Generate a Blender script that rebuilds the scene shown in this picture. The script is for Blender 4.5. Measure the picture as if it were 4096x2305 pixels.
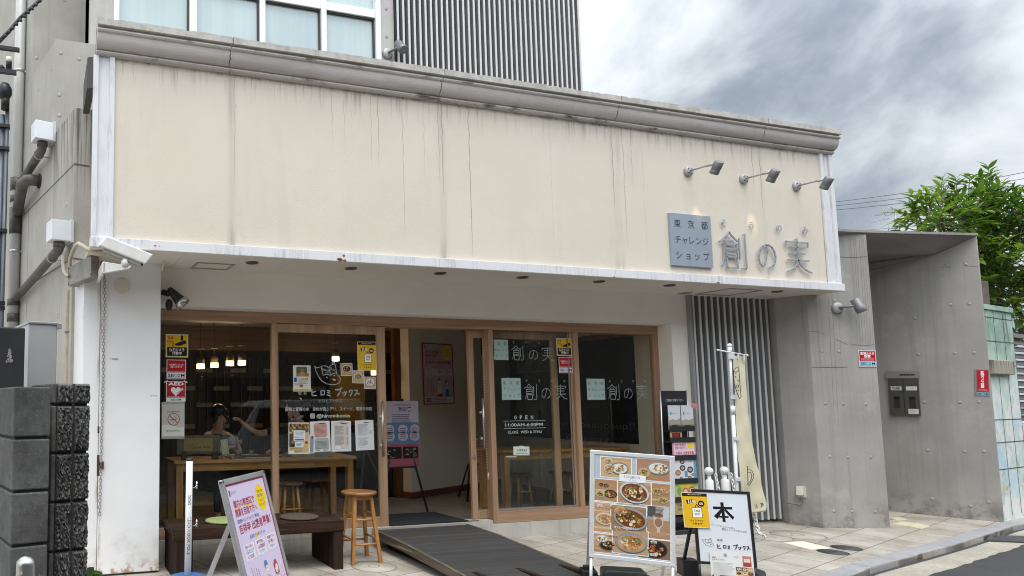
import bpy, bmesh, math, random
from mathutils import Vector, Matrix
random.seed(7)
for o in list(bpy.data.objects): bpy.data.objects.remove(o)
SC = bpy.context.scene
COL = SC.collection

# ------------------------------------------------------------------ camera
CAM = Vector((0, 0, 1.53))
FPX, CX, CY = 2855.02, 1000.89, 1351.90          # focal length and principal point on the 4096 px wide photograph
YAW, PIT, ROL = 0.29861, 0.08948, 0.00373
def cam_axes():
    cy, sy, cp, sp, cr, sr = (f(a) for a in (YAW, PIT, ROL) for f in (math.cos, math.sin))
    fwd = Vector((sy*cp, cy*cp, sp)); right = Vector((cy, -sy, 0)); down = fwd.cross(right)
    return cr*right + sr*down, -sr*right + cr*down, fwd
AR, AD, AF = cam_axes()
cam = bpy.data.cameras.new('camera'); cob = bpy.data.objects.new('camera', cam); COL.objects.link(cob)
cob.matrix_world = Matrix(((AR.x, -AD.x, -AF.x, CAM.x), (AR.y, -AD.y, -AF.y, CAM.y), (AR.z, -AD.z, -AF.z, CAM.z), (0, 0, 0, 1)))
cam.sensor_width = 36; cam.lens = 36*FPX/4096
cam.shift_x = (2048-CX)/4096; cam.shift_y = (CY-1152.5)/4096
cam.clip_start = .05; cam.clip_end = 2000
SC.camera = cob

# ------------------------------------------------------------------ sky, sun, exposure
SUN_EL, SUN_AZ = 68, 200                          # degrees; azimuth measured clockwise from +Y: behind the viewer
world = bpy.data.worlds.new('World'); SC.world = world; world.use_nodes = True
wt = world.node_tree; wt.nodes.clear()
def N(t, typ, **kw):
    n = t.nodes.new(typ)
    for k, v in kw.items(): setattr(n, k, v)
    return n
def setin(t, n, k, v):
    if isinstance(v, bpy.types.NodeSocket): t.links.new(v, n.inputs[k])
    elif v is not None: n.inputs[k].default_value = v
def M_(t, op, a, b=None, c=None, clamp=False):
    n = N(t, 'ShaderNodeMath', operation=op, use_clamp=clamp)
    setin(t, n, 0, a); setin(t, n, 1, b); setin(t, n, 2, c)
    return n.outputs[0]
def MIX(t, f, a, b, bt='MIX'):
    n = N(t, 'ShaderNodeMix', data_type='RGBA', blend_type=bt)
    setin(t, n, 0, f)
    for k, v in ((6, a), (7, b)):
        if isinstance(v, (tuple, list)): v = (*v[:3], 1)
        setin(t, n, k, v)
    return n.outputs[2]
def RAMP(t, x, lo, hi, a=0., b=1.):
    n = N(t, 'ShaderNodeMapRange', clamp=True, interpolation_type='SMOOTHSTEP')
    setin(t, n, 0, x); setin(t, n, 1, lo); setin(t, n, 2, hi); setin(t, n, 3, a); setin(t, n, 4, b)
    return n.outputs[0]
def NOISE(t, v, s, d=4, r=.55, dist=0):
    n = N(t, 'ShaderNodeTexNoise'); setin(t, n, 'Vector', v); setin(t, n, 'Scale', s); setin(t, n, 'Detail', d); setin(t, n, 'Roughness', r); setin(t, n, 'Distortion', dist)
    return n.outputs[0]
def VMUL(t, v, s):
    n = N(t, 'ShaderNodeVectorMath', operation='MULTIPLY'); setin(t, n, 0, v); n.inputs[1].default_value = s
    return n.outputs[0]
def sky_world():
    t = wt
    tc = N(t, 'ShaderNodeTexCoord'); g = tc.outputs['Generated']
    s = N(t, 'ShaderNodeSeparateXYZ'); t.links.new(g, s.inputs[0])
    # cloud bands lie along a slanting direction of the sky dome
    ax = Vector((.76, -.38, .53)).normalized(); up_ = (Vector((0, 0, 1)) - ax*ax.z).normalized(); sd_ = ax.cross(up_)
    cc_ = N(t, 'ShaderNodeCombineXYZ')
    for i_, (v_, k_) in enumerate(((ax, .42), (up_, 1.), (sd_, .8))):
        dn_ = N(t, 'ShaderNodeVectorMath', operation='DOT_PRODUCT'); t.links.new(g, dn_.inputs[0]); dn_.inputs[1].default_value = v_*k_
        t.links.new(dn_.outputs['Value'], cc_.inputs[i_])
    mp = N(t, 'ShaderNodeMapping'); t.links.new(cc_.outputs[0], mp.inputs[0]); mp.inputs['Location'].default_value = CLOUD_SHIFT
    n1 = NOISE(t, mp.outputs[0], 3.4, 8, .50, .15)
    n2 = NOISE(t, VMUL(t, mp.outputs[0], (1.9, 1, 1)), 8.5, 8, .58, .35)      # rounder lumps inside the bands
    m = M_(t, 'ADD', M_(t, 'MULTIPLY', n1, .66), M_(t, 'MULTIPLY', n2, .34))
    dark = RAMP(t, m, .40, .63)                    # 0 bright gap .. 1 heavy cloud
    cl = MIX(t, dark, (6.2, 6.6, 6.95), (2.15, 2.5, 3.05))
    blue = RAMP(t, n2, .70, .80)
    sk = N(t, 'ShaderNodeTexSky', sky_type='NISHITA', sun_disc=False)
    sk.sun_elevation = math.radians(SUN_EL); sk.sun_rotation = math.radians(SUN_AZ)
    col = MIX(t, M_(t, 'MULTIPLY', blue, .55), cl, sk.outputs[0])
    # thin overcast is brighter towards the hidden sun and overhead
    sd = sun_dir()
    dp = N(t, 'ShaderNodeVectorMath', operation='DOT_PRODUCT'); t.links.new(g, dp.inputs[0]); dp.inputs[1].default_value = sd
    glow = RAMP(t, dp.outputs['Value'], -.1, 1., 1., SKY_GLOW)
    col = MIX(t, 1.0, col, N_val_rgb(t, glow), 'MULTIPLY')
    bg = N(t, 'ShaderNodeBackground'); t.links.new(col, bg.inputs[0]); bg.inputs[1].default_value = .1
    out = N(t, 'ShaderNodeOutputWorld'); t.links.new(bg.outputs[0], out.inputs[0])
def N_val_rgb(t, x):
    n = N(t, 'ShaderNodeCombineXYZ')
    for i in range(3): t.links.new(x, n.inputs[i])
    return n.outputs[0]
def sun_dir():
    e, a = math.radians(SUN_EL), math.radians(SUN_AZ)
    return Vector((math.sin(a)*math.cos(e), math.cos(a)*math.cos(e), math.sin(e)))
SKY_GLOW = 3.2; CLOUD_SHIFT = (-2.2, 3.1, .4)
sky_world()
sl = bpy.data.lights.new('sun', 'SUN'); sl.energy = 1.3; sl.angle = math.radians(25); sl.color = (1, .96, .9)
so = bpy.data.objects.new('sun', sl); COL.objects.link(so); so.rotation_euler = sun_dir().to_track_quat('Z', 'Y').to_euler(); so.location = (-3, -6, 12)
SC.view_settings.view_transform = 'Standard'; SC.view_settings.look = 'None'; SC.view_settings.gamma = 1
SC.view_settings.exposure = 0.56
SC.cycles.max_bounces = 10; SC.cycles.transparent_max_bounces = 12; SC.cycles.diffuse_bounces = 5; SC.cycles.glossy_bounces = 4
SC.cycles.sample_clamp_indirect = 6; SC.cycles.filter_width = 1.05
try: SC.cycles.use_denoising = True
except Exception: pass

# ------------------------------------------------------------------ measuring helpers: where a sight line of the photograph meets a real plane
def ray(u, v): return AR*((u-CX)/FPX) + AD*((v-CY)/FPX) + AF
def on_plane(u, v, p, n):
    d = ray(u, v); return CAM + d*((Vector(p)-CAM).dot(n)/d.dot(n))
def onY(u, v, y): return on_plane(u, v, (0, y, 0), Vector((0, 1, 0)))
def onX(u, v, x): return on_plane(u, v, (x, 0, 0), Vector((1, 0, 0)))
def onZ(u, v, z): return on_plane(u, v, (0, 0, z), Vector((0, 0, 1)))
def gz(y): return -.035 + .025*(y-7.1)            # the pavement falls 2.5 % towards the road
def onG(u, v): return on_plane(u, v, (0, 7.1, -.035), Vector((0, -.025, 1)))

# ------------------------------------------------------------------ objects, parts and labels
def hexc(h):
    h = h.lstrip('#'); c = [int(h[i:i+2], 16)/255 for i in (0, 2, 4)]
    return tuple(x/12.92 if x <= .04045 else ((x+.055)/1.055)**2.4 for x in c)
def tag(o, label=None, cat=None, group=None, kind=None):
    if label: o['label'] = label
    if cat: o['category'] = cat
    if group: o['group'] = group
    if kind: o['kind'] = kind
    return o
def thing(name, label, cat, loc=(0, 0, 0), group=None):
    o = bpy.data.objects.new(name, None); COL.objects.link(o); o.location = loc; o.empty_display_size = .1
    return tag(o, label, cat, group)
def wm(o):
    m = Matrix.Translation(o.location)
    return m if o.parent is None or o.type != 'EMPTY' else m
class MB:
    """collects shapes (world coordinates) and links them as ONE mesh object"""
    def __init__(s): s.v = []; s.f = []; s.mi = []; s.sm = []
    def add(s, vs, fs, mi=0, sm=False, M=None):
        b = len(s.v)
        s.v += [tuple(M @ Vector(p)) if M else tuple(p) for p in vs]
        for f in fs: s.f.append([i+b for i in f]); s.mi.append(mi); s.sm.append(sm)
        return s
    def box(s, x0, x1, y0, y1, z0, z1, M=None, mi=0):
        vs = [(x, y, z) for z in (z0, z1) for y in (y0, y1) for x in (x0, x1)]
        return s.add(vs, [(0, 2, 3, 1), (4, 5, 7, 6), (0, 1, 5, 4), (2, 6, 7, 3), (0, 4, 6, 2), (1, 3, 7, 5)], mi, False, M)
    def prism(s, pts, z0, z1, M=None, mi=0, top=None):
        n = len(pts); z0s = z0 if isinstance(z0, (list, tuple)) else [z0]*n; z1s = z1 if isinstance(z1, (list, tuple)) else [z1]*n
        vs = [(p[0], p[1], z0s[i]) for i, p in enumerate(pts)] + [(p[0], p[1], z1s[i]) for i, p in enumerate(pts)]
        fs = [tuple(range(n))[::-1], tuple(range(n, 2*n))] + [(i, (i+1) % n, n+(i+1) % n, n+i) for i in range(n)]
        return s.add(vs, fs, mi, False, M)
    def prof(s, pts, x0, x1, M=None, mi=0, sm=False):
        """profile in the y-z plane run along x"""
        n = len(pts)
        vs = [(x0, p[0], p[1]) for p in pts] + [(x1, p[0], p[1]) for p in pts]
        fs = [tuple(range(n)), tuple(range(n, 2*n))[::-1]] + [(i, n+i, n+(i+1) % n, (i+1) % n) for i in range(n)]
        return s.add(vs, fs, mi, sm, M)
    def cyl(s, p0, p1, r0, r1=None, n=14, cap=True, mi=0, sm=True):
        p0, p1 = Vector(p0), Vector(p1); r1 = r0 if r1 is None else r1
        d = (p1-p0).normalized(); a = d.orthogonal().normalized(); b = d.cross(a)
        vs = []
        for p, r in ((p0, r0), (p1, r1)):
            for i in range(n):
                t = 2*math.pi*i/n; vs.append(p + a*(r*math.cos(t)) + b*(r*math.sin(t)))
        s.add(vs, [(i, (i+1) % n, n+(i+1) % n, n+i) for i in range(n)], mi, sm)
        if cap: s.add(vs, [tuple(range(n))[::-1], tuple(range(n, 2*n))], mi, False)
        return s
    def tube(s, path, r, n=10, mi=0, cap=True):
        path = [Vector(p) for p in path]; k = len(path)
        rs = r if isinstance(r, (list, tuple)) else [r]*k
        vs = []; a = None
        for i, p in enumerate(path):
            d = (path[min(i+1, k-1)] - path[max(i-1, 0)]).normalized()
            if a is None: a = d.orthogonal().normalized()
            a = (a - d*a.dot(d)).normalized(); b = d.cross(a)
            for j in range(n):
                t = 2*math.pi*j/n; vs.append(p + a*(rs[i]*math.cos(t)) + b*(rs[i]*math.sin(t)))
        fs = [(i*n+j, i*n+(j+1) % n, (i+1)*n+(j+1) % n, (i+1)*n+j) for i in range(k-1) for j in range(n)]
        s.add(vs, fs, mi, True)
        if cap: s.add(vs, [tuple(range(n))[::-1], tuple(range((k-1)*n, k*n))], mi, False)
        return s
    def lathe(s, prof, c, up=(0, 0, 1), n=24, mi=0, sm=True):
        up = Vector(up).normalized(); a = up.orthogonal().normalized(); b = up.cross(a); c = Vector(c)
        vs = [c + up*h + a*(r*math.cos(2*math.pi*i/n)) + b*(r*math.sin(2*math.pi*i/n)) for r, h in prof for i in range(n)]
        k = len(prof)
        s.add(vs, [(i*n+j, i*n+(j+1) % n, (i+1)*n+(j+1) % n, (i+1)*n+j) for i in range(k-1) for j in range(n)], mi, sm)
        s.add(vs, [tuple(range(n))[::-1], tuple(range((k-1)*n, k*n))], mi, False)
        return s
    def ball(s, c, r, sc=(1, 1, 1), n=14, mi=0, M=None):
        k = n//2; vs = []; c = Vector(c)
        for i in range(k+1):
            th = math.pi*i/k
            for j in range(n):
                ph = 2*math.pi*j/n
                q = Vector((r*sc[0]*math.sin(th)*math.cos(ph), r*sc[1]*math.sin(th)*math.sin(ph), r*sc[2]*math.cos(th)))
                vs.append(c + (M @ q if M else q))
        s.add(vs, [(i*n+j, (i+1)*n+j, (i+1)*n+(j+1) % n, i*n+(j+1) % n) for i in range(k) for j in range(n)], mi, True)
        return s
    def build(s, name, mats, parent=None, bevel=0, weld=True, seg=2):
        me = bpy.data.meshes.new(name); me.from_pydata(s.v, [], s.f)
        mats = mats if isinstance(mats, (list, tuple)) else [mats]
        for m in mats: me.materials.append(m)
        me.polygons.foreach_set('material_index', s.mi); me.polygons.foreach_set('use_smooth', s.sm)
        if weld:
            bm = bmesh.new(); bm.from_mesh(me)
            bmesh.ops.remove_doubles(bm, verts=bm.verts, dist=1e-6)
            bmesh.ops.recalc_face_normals(bm, faces=bm.faces)
            bm.to_mesh(me); bm.free()
        o = bpy.data.objects.new(name, me); COL.objects.link(o)
        adopt(o, parent)
        if bevel:
            md = o.modifiers.new('edge', 'BEVEL'); md.width = bevel; md.segments = seg; md.limit_method = 'ANGLE'; md.angle_limit = .6
        return o
def adopt(o, parent):
    if parent is None: return o
    o.parent = parent
    m = Matrix.Translation(parent.location) if parent.type == 'EMPTY' else parent_world(parent)
    o.matrix_parent_inverse = m.inverted()
    return o
def parent_world(p):
    # mesh parts carry world coordinates; their own world matrix is the identity
    return Matrix.Identity(4)
def copy_tree(o, parent=None):
    c = o.copy(); COL.objects.link(c)
    if parent: c.parent = parent
    for ch in [x for x in o.children]: copy_tree(ch, c)
    return c

# ------------------------------------------------------------------ materials
MATS = {}
def mat(name, col, rough=.6, metal=0., var=0., vs=3., bump=0., bs=60., streak=0., spec=.5, fine=0.):
    """principled material with procedural unevenness: var = blotches, streak = rain runs, bump = grain"""
    if name in MATS: return MATS[name]
    if isinstance(col, str): col = hexc(col)
    m = bpy.data.materials.new(name); m.use_nodes = True; t = m.node_tree; MATS[name] = m
    b = t.nodes['Principled BSDF']; b.inputs['Roughness'].default_value = rough; b.inputs['Metallic'].default_value = metal
    b.inputs['Specular IOR Level'].default_value = spec
    b.inputs['Base Color'].default_value = (*col, 1)
    if var or streak or bump or fine:
        o = N(t, 'ShaderNodeTexCoord').outputs['Object']; c = (*col, 1)
        if var:
            n = RAMP(t, NOISE(t, o, vs, 6, .6), .25, .75)
            c = MIX(t, n, tuple(x*(1-var) for x in col), tuple(min(1, x*(1+var*.6)) for x in col))
        if fine:
            n = RAMP(t, NOISE(t, o, bs, 3, .7), .3, .7)
            c = MIX(t, M_(t, 'MULTIPLY', n, fine), c, tuple(x*.35 for x in col))
        if streak:
            v = VMUL(t, o, (9, 9, .35)); n = RAMP(t, NOISE(t, v, 1.3, 6, .65), .48, .72)
            c = MIX(t, M_(t, 'MULTIPLY', n, streak), c, tuple(x*.42 for x in col))
        if not isinstance(c, tuple): t.links.new(c, b.inputs['Base Color'])
        if bump:
            bn = N(t, 'ShaderNodeBump'); bn.inputs['Strength'].default_value = min(1, bump); bn.inputs['Distance'].default_value = .004
            t.links.new(NOISE(t, o, bs, 4, .6), bn.inputs['Height']); t.links.new(bn.outputs[0], b.inputs['Normal'])
        if rough > .15 and var:
            t.links.new(RAMP(t, NOISE(t, o, vs*2.3, 4), .2, .8, max(0, rough-.1), min(1, rough+.12)), b.inputs['Roughness'])
    return m
def emat(name, col, s):
    if name in MATS: return MATS[name]
    m = bpy.data.materials.new(name); m.use_nodes = True; t = m.node_tree; MATS[name] = m
    b = t.nodes['Principled BSDF']; b.inputs['Base Color'].default_value = (*col, 1)
    b.inputs['Emission Color'].default_value = (*col, 1); b.inputs['Emission Strength'].default_value = s
    return m
def glass(name, tint=(.9, .95, .93), k=1.7, rough=0.):
    if name in MATS: return MATS[name]
    m = bpy.data.materials.new(name); m.use_nodes = True; t = m.node_tree; t.nodes.clear(); MATS[name] = m
    tr = N(t, 'ShaderNodeBsdfTransparent'); tr.inputs[0].default_value = (*tint, 1)
    gl = N(t, 'ShaderNodeBsdfGlossy'); gl.inputs['Roughness'].default_value = rough; gl.inputs[0].default_value = (1, 1, 1, 1)
    fr = N(t, 'ShaderNodeLayerWeight'); fr.inputs[0].default_value = .5      # Schlick's curve; the pane is two thin faces
    f5 = M_(t, 'POWER', fr.outputs['Facing'], 5.)
    mx = N(t, 'ShaderNodeMixShader'); t.links.new(M_(t, 'MULTIPLY_ADD', f5, .8*k, .038*k, clamp=True), mx.inputs[0])
    t.links.new(tr.outputs[0], mx.inputs[1]); t.links.new(gl.outputs[0], mx.inputs[2])
    o = N(t, 'ShaderNodeOutputMaterial'); t.links.new(mx.outputs[0], o.inputs[0])
    return m
def wood(name, col, dark=.55, axis=2, scale=1., rough=.45, bump=.15, wear=0.):
    if name in MATS: return MATS[name]
    if isinstance(col, str): col = hexc(col)
    m = bpy.data.materials.new(name); m.use_nodes = True; t = m.node_tree; MATS[name] = m
    b = t.nodes['Principled BSDF']; b.inputs['Roughness'].default_value = rough; b.inputs['Specular IOR Level'].default_value = .15 if rough > .6 else .4
    o = N(t, 'ShaderNodeTexCoord').outputs['Object']
    st = [26*scale]*3; st[axis] = 1.1*scale
    n = NOISE(t, VMUL(t, o, st), 1., 6, .62, .6); n2 = NOISE(t, VMUL(t, o, [x*4 for x in st]), 1., 3, .6)
    g = RAMP(t, M_(t, 'ADD', M_(t, 'MULTIPLY', n, .75), M_(t, 'MULTIPLY', n2, .25)), .34, .68)
    c = MIX(t, g, tuple(x*dark for x in col), tuple(min(1, x*1.15) for x in col))
    if wear:
        w = RAMP(t, NOISE(t, VMUL(t, o, [x*.35 for x in st]), 1.6, 8, .75), .60, .68)
        c = MIX(t, M_(t, 'MULTIPLY', w, wear), c, (.42, .36, .30))
    t.links.new(c, b.inputs['Base Color'])
    bn = N(t, 'ShaderNodeBump'); bn.inputs['Strength'].default_value = bump; bn.inputs['Distance'].default_value = .003
    t.links.new(n2, bn.inputs['Height']); t.links.new(bn.outputs[0], b.inputs['Normal'])
    return m

# ------------------------------------------------------------------ lettering and printed sheets
TSC = bpy.data.scenes.new('lettering_room')
_tc = {}
def text_mesh(s, bold=0.):
    k = (s, bold)
    if k in _tc: return _tc[k]
    c = bpy.data.curves.new('t', 'FONT'); c.body = s; c.size = 1; c.resolution_u = 2; c.offset = bold
    o = bpy.data.objects.new('t', c); TSC.collection.objects.link(o)
    vl = TSC.view_layers[0]; vl.update()
    dg = vl.depsgraph; dg.update()
    me = bpy.data.meshes.new_from_object(o.evaluated_get(dg))
    r = ([(v.co.x, v.co.y) for v in me.vertices], [tuple(p.vertices) for p in me.polygons])
    bpy.data.objects.remove(o); bpy.data.curves.remove(c); bpy.data.meshes.remove(me)
    _tc[k] = r
    return r
def ink(h):
    h = h.lstrip('#').lower(); n = 'print_'+h
    return MATS.get(n) or mat(n, hexc(h), .55, spec=.3)
class Sheet:
    """a printed sheet: fractions of width and height, y down; everything becomes one mesh"""
    def __init__(s, M, w, h, t=.0015): s.M = M; s.w = w; s.h = h; s.t = t; s.b = MB(); s.cols = []; s.step = .00035
    def ci(s, c):
        if c not in s.cols: s.cols.append(c)
        return s.cols.index(c)
    def P(s, x, y, l): return s.M @ Vector((x*s.w, -y*s.h, s.t + l*s.step))
    def base(s, col):
        i = s.ci(col)
        s.b.box(0, s.w, -s.h, 0, 0, s.t, s.M, i); return s
    def poly(s, pts, col, l=1):
        s.b.add([s.P(x, y, l) for x, y in pts], [tuple(range(len(pts)))], s.ci(col)); return s
    def rect(s, x0, y0, x1, y1, col, l=1): return s.poly([(x0, y1), (x1, y1), (x1, y0), (x0, y0)], col, l)
    def rrect(s, x0, y0, x1, y1, r, col, l=1):
        rx, ry = r/s.w, r/s.h; p = []
        for cx, cy, a0 in ((x1-rx, y1-ry, 0), (x1-rx, y0+ry, 1), (x0+rx, y0+ry, 2), (x0+rx, y1-ry, 3)):
            for k in range(5):
                a = math.pi/2*(a0 + k/4) - math.pi/2*1
                p.append((cx + rx*math.cos(a), cy - ry*math.sin(a)))
        return s.poly(p, col, l)
    def ell(s, cx, cy, rx, ry, col, l=1, n=26, rot=0.):
        """rx, ry as fractions of the width"""
        k = s.w/s.h; c, q = math.cos(rot), math.sin(rot)
        p = []
        for i in range(n):
            a = 2*math.pi*i/n; x, y = rx*math.cos(a), ry*math.sin(a)
            p.append((cx + x*c - y*q, cy + (x*q + y*c)*k))
        return s.poly(p[::-1], col, l)
    def ring(s, cx, cy, r0, r1, col, l=1, n=30):
        k = s.w/s.h; vs = []; fs = []
        for i in range(n):
            a = 2*math.pi*i/n
            for r in (r0, r1): vs.append(s.P(cx + r*math.cos(a), cy + r*math.sin(a)*k, l))
        s.b.add(vs, [(2*i, 2*((i+1) % n), 2*((i+1) % n)+1, 2*i+1) for i in range(n)], s.ci(col)); return s
    def line(s, pts, wd, col, l=2, closed=False):
        """polyline; wd in metres"""
        q = [(x*s.w, y*s.h) for x, y in pts]
        if closed: q.append(q[0])
        for (xa, ya), (xb, yb) in zip(q, q[1:]):
            dx, dy = xb-xa, yb-ya; L = math.hypot(dx, dy) or 1e-6; ux, uy = dx/L, dy/L; e = wd*.35; hx, hy = -uy*wd/2, ux*wd/2
            pp = [(xa-ux*e+hx, ya-uy*e+hy), (xb+ux*e+hx, yb+uy*e+hy), (xb+ux*e-hx, yb+uy*e-hy), (xa-ux*e-hx, ya-uy*e-hy)]
            s.poly([(x/s.w, y/s.h) for x, y in pp], col, l)
        return s
    def t_(s, txt, x, y, size, col, l=3, bold=0., al='L', w=None, rot=0., skew=0.):
        """y = middle of the line, size = letter height in fractions of the sheet height, w = wanted width in fractions"""
        vs, fs = text_mesh(txt, bold)
        if not vs: return s
        x0 = min(p[0] for p in vs); x1 = max(p[0] for p in vs); em = size*s.h/.86
        W = (x1-x0)*em; kx = (w*s.w/W) if w else 1.; W *= kx
        off = {'L': 0, 'C': -W/2, 'R': -W}[al]; c, q = math.cos(rot), math.sin(rot); o = []
        for a, b in vs:
            px, py = off + (a-x0)*em*kx, (b-.37)*em
            px += skew*py
            px, py = px*c - py*q, px*q + py*c
            o.append(s.M @ Vector((x*s.w + px, -y*s.h + py, s.t + l*s.step)))
        s.b.add(o, fs, s.ci(col)); return s
    def vt(s, txt, x, y, size, col, l=3, bold=0., pitch=1.06):
        for i, ch in enumerate(txt): s.t_(ch, x, y + i*size*pitch, size, col, l, bold, 'C')
        return s
    def lines(s, x0, y0, x1, n, dy, col, l=2, th=.006, rag=.5):
        """rows of body copy too small to read in the photograph"""
        for i in range(n):
            xe = x1 if rag == 0 else x1 - (x1-x0)*rag*random.random()*(1 if i % 3 == 2 else .25)
            x = x0
            while x < xe:
                w = random.uniform(.02, .06); s.rect(x, y0+i*dy-th/2, min(x+w, xe), y0+i*dy+th/2, col, l); x += w + .006
        return s
    def make(s, name, parent=None, extra=None):
        return s.b.build(name, [ink(c) for c in s.cols], parent, weld=False)
def frame_of(tl, tr, bl):
    tl, tr, bl = Vector(tl), Vector(tr), Vector(bl)
    r = (tr-tl).normalized(); u = (tl-bl); u = (u - r*u.dot(r)).normalized(); n = r.cross(u)
    M = Matrix(((r.x, u.x, n.x, tl.x), (r.y, u.y, n.y, tl.y), (r.z, u.z, n.z, tl.z), (0, 0, 0, 1)))
    return M, (tr-tl).length, abs((tl-bl).dot(u))
def facing(x0, z1, y, w, h): # a sheet on a plane parallel to the front, printed side towards the street
    return Matrix(((1, 0, 0, x0), (0, 0, -1, y), (0, 1, 0, z1), (0, 0, 0, 1))), w, h

# ------------------------------------------------------------------ the ground
def pave_mat():
    m = bpy.data.materials.new('paving'); m.use_nodes = True; t = m.node_tree; b = t.nodes['Principled BSDF']; b.inputs['Roughness'].default_value = .75
    o = N(t, 'ShaderNodeTexCoord').outputs['Object']
    mp = N(t, 'ShaderNodeMapping'); t.links.new(o, mp.inputs[0]); mp.inputs['Rotation'].default_value = (0, 0, math.radians(-17))
    br = N(t, 'ShaderNodeTexBrick', offset=.0, squash=1.); t.links.new(mp.outputs[0], br.inputs[0])
    for k, v in (('Scale', 1), ('Mortar Size', .006), ('Mortar Smooth', .2), ('Bias', 0), ('Brick Width', .40), ('Row Height', .40)): br.inputs[k].default_value = v
    br.inputs[1].default_value = (.42, .385, .34, 1); br.inputs[2].default_value = (.50, .465, .415, 1); br.inputs[3].default_value = (.17, .14, .11, 1)
    n = NOISE(t, o, 2.2, 7, .62); n2 = NOISE(t, o, 38, 4, .7); n3 = NOISE(t, VMUL(t, mp.outputs[0], (3, 22, 1)), 1, 4)
    c = MIX(t, RAMP(t, n, .3, .72), br.outputs[0], MIX(t, 1., br.outputs[0], (.62, .58, .52), 'MULTIPLY'))
    c = MIX(t, M_(t, 'MULTIPLY', RAMP(t, n2, .45, .75), .35), c, (.25, .21, .17))
    c = MIX(t, M_(t, 'MULTIPLY', RAMP(t, n3, .5, .75), .22), c, (.30, .25, .19))
    t.links.new(c, b.inputs['Base Color'])
    bn = N(t, 'ShaderNodeBump'); bn.inputs['Strength'].default_value = .35; bn.inputs['Distance'].default_value = .004
    t.links.new(M_(t, 'SUBTRACT', M_(t, 'MULTIPLY', n2, .4), br.outputs['Fac']), bn.inputs['Height']); t.links.new(bn.outputs[0], b.inputs['Normal'])
    return m
def road_mat(name, a, c2, sc):
    m = bpy.data.materials.new(name); m.use_nodes = True; t = m.node_tree; b = t.nodes['Principled BSDF']; b.inputs['Roughness'].default_value = .85
    o = N(t, 'ShaderNodeTexCoord').outputs['Object']
    n = NOISE(t, o, sc, 3, .8); n2 = NOISE(t, o, 1.4, 6, .6)
    v = N(t, 'ShaderNodeTexVoronoi'); t.links.new(o, v.inputs['Vector']); v.inputs['Scale'].default_value = sc*.9
    c = MIX(t, RAMP(t, n, .35, .7), a, c2); c = MIX(t, M_(t, 'MULTIPLY', RAMP(t, n2, .35, .7), .45), c, tuple(x*.55 for x in a))
    sp = RAMP(t, v.outputs['Distance'], .06, .16, 1, 0); c = MIX(t, M_(t, 'MULTIPLY', sp, .4), c, tuple(min(.4, x*4.2) for x in a))
    t.links.new(c, b.inputs['Base Color'])
    bn = N(t, 'ShaderNodeBump'); bn.inputs['Strength'].default_value = .6; bn.inputs['Distance'].default_value = .006
    t.links.new(n, bn.inputs['Height']); t.links.new(bn.outputs[0], b.inputs['Normal'])
    return m
KERB = [(-30, -4.3), (-4, 2.05), (2, 3.49), (6.0, 4.46)]
for px in ((1050, 1355), (1580, 1215), (2010, 1095), (2480, 940)):
    p = onG(3072+px[0]*.39752, 1729+px[1]*.39752); KERB.append((p.x, p.y))
e = KERB[-1]; KERB += [(e[0]+3, e[1]+.45), (e[0]+40, e[1]+4)]
pv = MB(); pts = KERB + [(60, 40), (-30, 40)]
pv.prism(pts, [gz(p[1])-.3 for p in pts], [gz(p[1]) for p in pts])
tag(pv.build('pavement', pave_mat()), kind='structure')
def roadz(y): return gz(max(y, 2.6))-.062
rd = MB(); q = [(-250, -250), (250, -250), (250, 250), (-250, 250)]
rd.add([(x, y, -.36) for x, y in q], [(0, 1, 2, 3)])
tag(rd.build('ground', road_mat('earth', (.10, .095, .085), (.16, .15, .13), 40)), kind='structure')
rd = MB()
edge = [(x, y+.02) for x, y in KERB]; far = [(x+1.5, y-7.5) for x, y in KERB]
vs = [(x, y, roadz(y)) for x, y in edge] + [(x, y, roadz(edge[i][1])-.03) for i, (x, y) in enumerate(far)]
k = len(edge); rd.add(vs, [(i, k+i, k+i+1, i+1) for i in range(k-1)])
tag(rd.build('road', road_mat('asphalt', (.038, .038, .040), (.066, .066, .067), 75)), kind='structure')
# concrete gutter strip with a ragged edge against the asphalt
gt = MB(); n = 90; a = []; b_ = []
def along(s):
    seg = [(math.dist(p, q), p, q) for p, q in zip(KERB[2:], KERB[3:-1])]
    for L, p, q in seg:
        if s <= L: return p[0]+(q[0]-p[0])*s/L, p[1]+(q[1]-p[1])*s/L
        s -= L
    return q
tot = sum(math.dist(p, q) for p, q in zip(KERB[2:], KERB[3:-1]))
for i in range(n+1):
    x, y = along(tot*i/n*.9999); z = roadz(y)+.004
    w = .29 + random.uniform(-.015, .015); a.append((x, y-.05, z)); b_.append((x+.1, y-w, z-.002))
gt.add(a+b_, [(i, n+1+i, n+2+i, i+1) for i in range(n)])
tag(gt.build('gutter_strip', road_mat('gutter_concrete', (.36, .33, .27), (.50, .46, .38), 22)), kind='structure')
kb = MB(); s = 0
while s < tot-.1:
    x0, y0 = along(s); x1, y1 = along(min(s+.60, tot-.001)); d = Vector((x1-x0, y1-y0)).normalized(); nn = Vector((-d.y, d.x))*.17
    g = d*.006; low = .045 if s > tot-1.4 and s < tot-.5 else 0
    p4 = [(x0+g.x, y0+g.y), (x1-g.x, y1-g.y), (x1-g.x+nn.x, y1-g.y+nn.y), (x0+g.x+nn.x, y0+g.y+nn.y)]
    kb.prism(p4, [roadz(p[1])-.1 for p in p4], [gz(p[1])+.008-low for p in p4]); s += .60
tag(kb.build('kerb', mat('granite_kerb', (.36, .36, .365), .92, var=.14, vs=5, bump=.7, bs=120, fine=.3, spec=.2), bevel=.018), kind='structure')

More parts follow.
